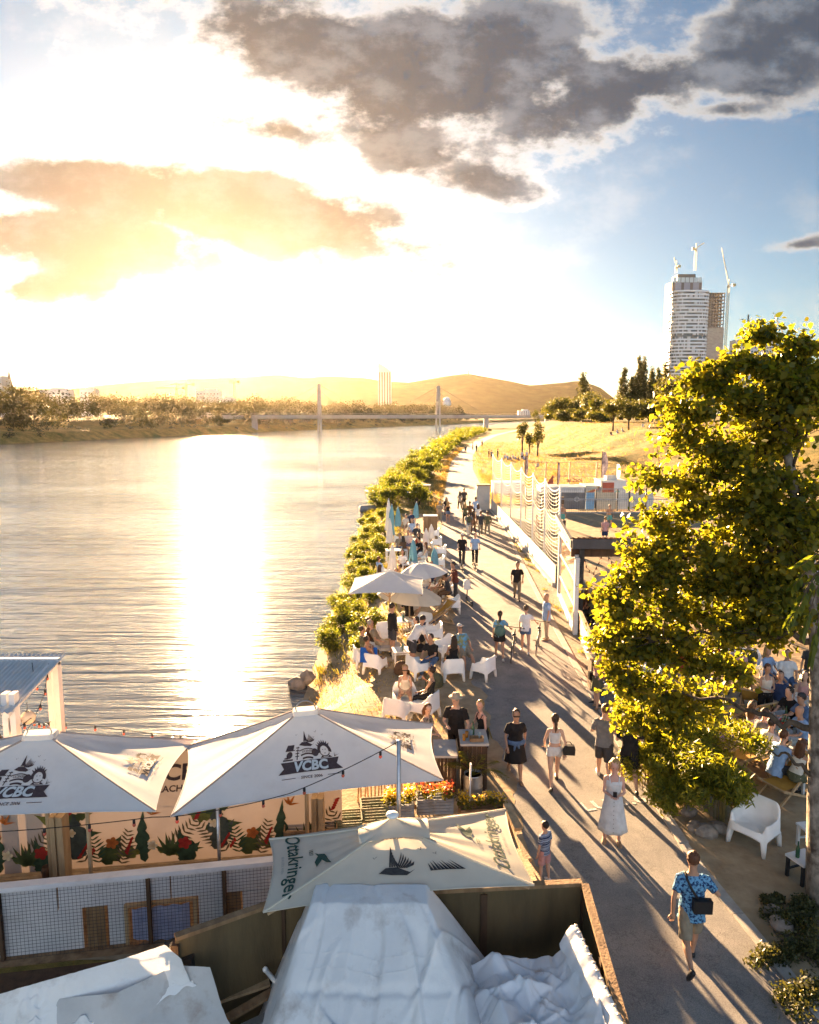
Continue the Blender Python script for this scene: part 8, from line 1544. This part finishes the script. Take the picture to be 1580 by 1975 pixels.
def bicycle(label, px, py, deg, m):
    c = at(px, py); t = thing('bicycle', label, 'bicycle', (c.x, c.y, .012), R(deg), 'bicycles pushed along the path'); t.rotation_euler[1] = R(4)
    wheel(t, .53, .34); wheel(t, -.53, .34); bb, st, hd, ft = Vector((0, -.08, .30)), Vector((0, -.22, .80)), Vector((0, .36, .82)), Vector((0, .53, .34)); rr_ = Vector((0, -.53, .34))
    build(MB().tube([bb, st+(st-bb)*.08], .017, 8).tube([st*.95+bb*.05, hd-Vector((0, .0, .03))], .018, 8).tube([bb, hd-Vector((0, -.03, .14))], .020, 8).tube([bb+Vector((.04, 0, 0)), rr_+Vector((.05, 0, 0))], .010, 6).tube([bb-Vector((.04, 0, 0)), rr_-Vector((.05, 0, 0))], .010, 6).tube([st, rr_+Vector((.05, 0, 0))], .009, 6).tube([st, rr_-Vector((.05, 0, 0))], .009, 6), 'frame', m, t, True)
    build(MB().tube([hd+Vector((0, -.02, .10)), hd-Vector((0, -.05, .18))], .02, 8).tube([hd-Vector((-.05, -.06, .20)), ft+Vector((.05, 0, 0))], .013, 6).tube([hd-Vector((.05, -.06, .20)), ft-Vector((.05, 0, 0))], .013, 6).bar(hd-Vector((.06, -.06, .20)), hd-Vector((-.06, -.06, .20)), .03), 'fork', BLACK, t, True)
    hb = build(MB().tube([hd+Vector((-.32, -.04, .16)), hd+Vector((-.15, .03, .16)), hd+Vector((0, .06, .13)), hd+Vector((.15, .03, .16)), hd+Vector((.32, -.04, .16))], .012, 7), 'handlebar', BLACK, t, True)
    for s in (-1, 1): build(MB().tube([hd+Vector((s*.32, -.04, .16)), hd+Vector((s*.22, .0, .16))], .017, 7), 'grip', BLACK, hb, True)
    build(MB().loft([[st+Vector((w*math.cos(a), y, .13+.025*math.sin(a))) for a in np.linspace(0, 2*math.pi, 8, endpoint=False)] for y, w in ((-.13, .07), (-.06, .075), (.04, .03), (.14, .018))]), 'saddle', BLACK, t, True); build(MB().tube([st, st+Vector((0, -.01, .12))], .013, 6), 'seat_post', STEEL, t); build(MB().tube([bb+Vector((.06, 0, 0)), bb+Vector((.07, .1, -.13))], .010, 6).tube([bb-Vector((.06, 0, 0)), bb+Vector((-.07, -.1, .13))], .010, 6).box(bb+Vector((.11, .1, -.13)), (.09, .06, .02)).box(bb+Vector((-.11, -.1, .13)), (.09, .06, .02)), 'cranks', DARK_METAL, t)
bicycle('dark bicycle held by the woman in the blue and green shirt', 988, 1270, -12, BLACK)
bicycle('grey bicycle held by the person in the white printed shirt', 1036, 1256, -14, DARK_METAL)
def scooter(label, xy, deg, group='electric scooters'):
    t = thing('kick_scooter', label, 'scooter', (xy[0], xy[1], .012), R(deg), group); wheel(t, .45, .11, .05); wheel(t, -.42, .11, .05)
    build(MB().loft([[Vector((x, y, z_)) for x, z_ in ((-w, .09), (w, .09), (w, .13), (-w, .13))] for y, w in ((-.40, .05), (-.30, .085), (.22, .085), (.33, .05))]), 'deck', DARK_METAL, t); build(MB().tube([(0, .42, .12), (0, .40, .22), (0, .27, 1.08)], [.03, .024, .022], 8), 'stem', DARK_METAL, t, True); build(MB().tube([(-.26, .25, 1.10), (0, .28, 1.10), (.26, .25, 1.10)], .015, 7), 'handlebar', BLACK, t, True); build(MB().loft([[Vector((w*math.cos(a)*.05, -.42+.13*math.cos(b_), .11+.13*math.sin(b_)+.006*math.sin(a))) for a in np.linspace(0, 2*math.pi, 6, endpoint=False)] for b_, w in ((.5, 1), (1.2, 1), (2.0, 1), (2.6, 1))]), 'mudguard', BLACK, t); return t
p = at(891, 1100); scooter('scooter under the rider in the black shirt', (p.x, p.y), 178); p = at(916, 1098); scooter('scooter under the rider in the pale blue shirt', (p.x, p.y), 176)
p = at(905, 1166); t = scooter('parked scooter with a white bag on its handlebar beside the armchairs', (p.x, p.y), 10, None or 'electric scooters'); o = tag(build(MB().loft([[Vector((x*w, y*.07, z_)) for x, y in ((-1, -1), (1, -1), (1, 1), (-1, 1))] for z_, w in ((-.38, .13), (-.2, .16), (0, .13), (.08, .05))]), 'tote_bag', CL['print']), 'white printed bag hanging on the parked scooter', 'bag'); o.location = (p.x-.08, p.y+.32, .98)
for i, (px, py, lab, m, s) in enumerate([(775, 1300, 'dark brown backpack on the sand beside the bending man', CL['brown'], .26), (838, 1325, 'dark bags heaped between the front armchairs', CL['olive'], .28), (812, 1285, 'black bag hung over the front armchair', CL['black'], .16)]):
    c = at(px, py); t = thing('bag', lab, 'bag', (c.x, c.y, hz(c.x, c.y)+(.5 if i == 2 else 0))); build(MB().loft([[Vector((s*w*math.cos(a), s*.7*w*math.sin(a), s*z_)) for a in np.linspace(0, 2*math.pi, 12, endpoint=False)] for z_, w in ((0, .8), (.2, 1), (.9, .95), (1.4, .75), (1.65, .3))]), 'body', m, t, True); build(MB().tube([(-.05, 0, s*1.55), (0, 0, s*1.85), (.05, 0, s*1.55)], .012, 6), 'handle', BLACK, t); build(MB().box((0, -s*.68, s*.5), (s*1.0, .05, s*.6)), 'pocket', m, t)
c = at(712, 1282); o = tag(build(MB().grid([[(-.28+.56*i/8, -.05*j, .62-.11*j+.012*math.sin(i*2)) for i in range(9)] for j in range(5)]), 'towel', cloth('royal_blue', (.02, .10, .40)), None, True), 'blue towel hung over the armchair near the slope', 'towel'); o.location = (c.x, c.y-.1, 0)
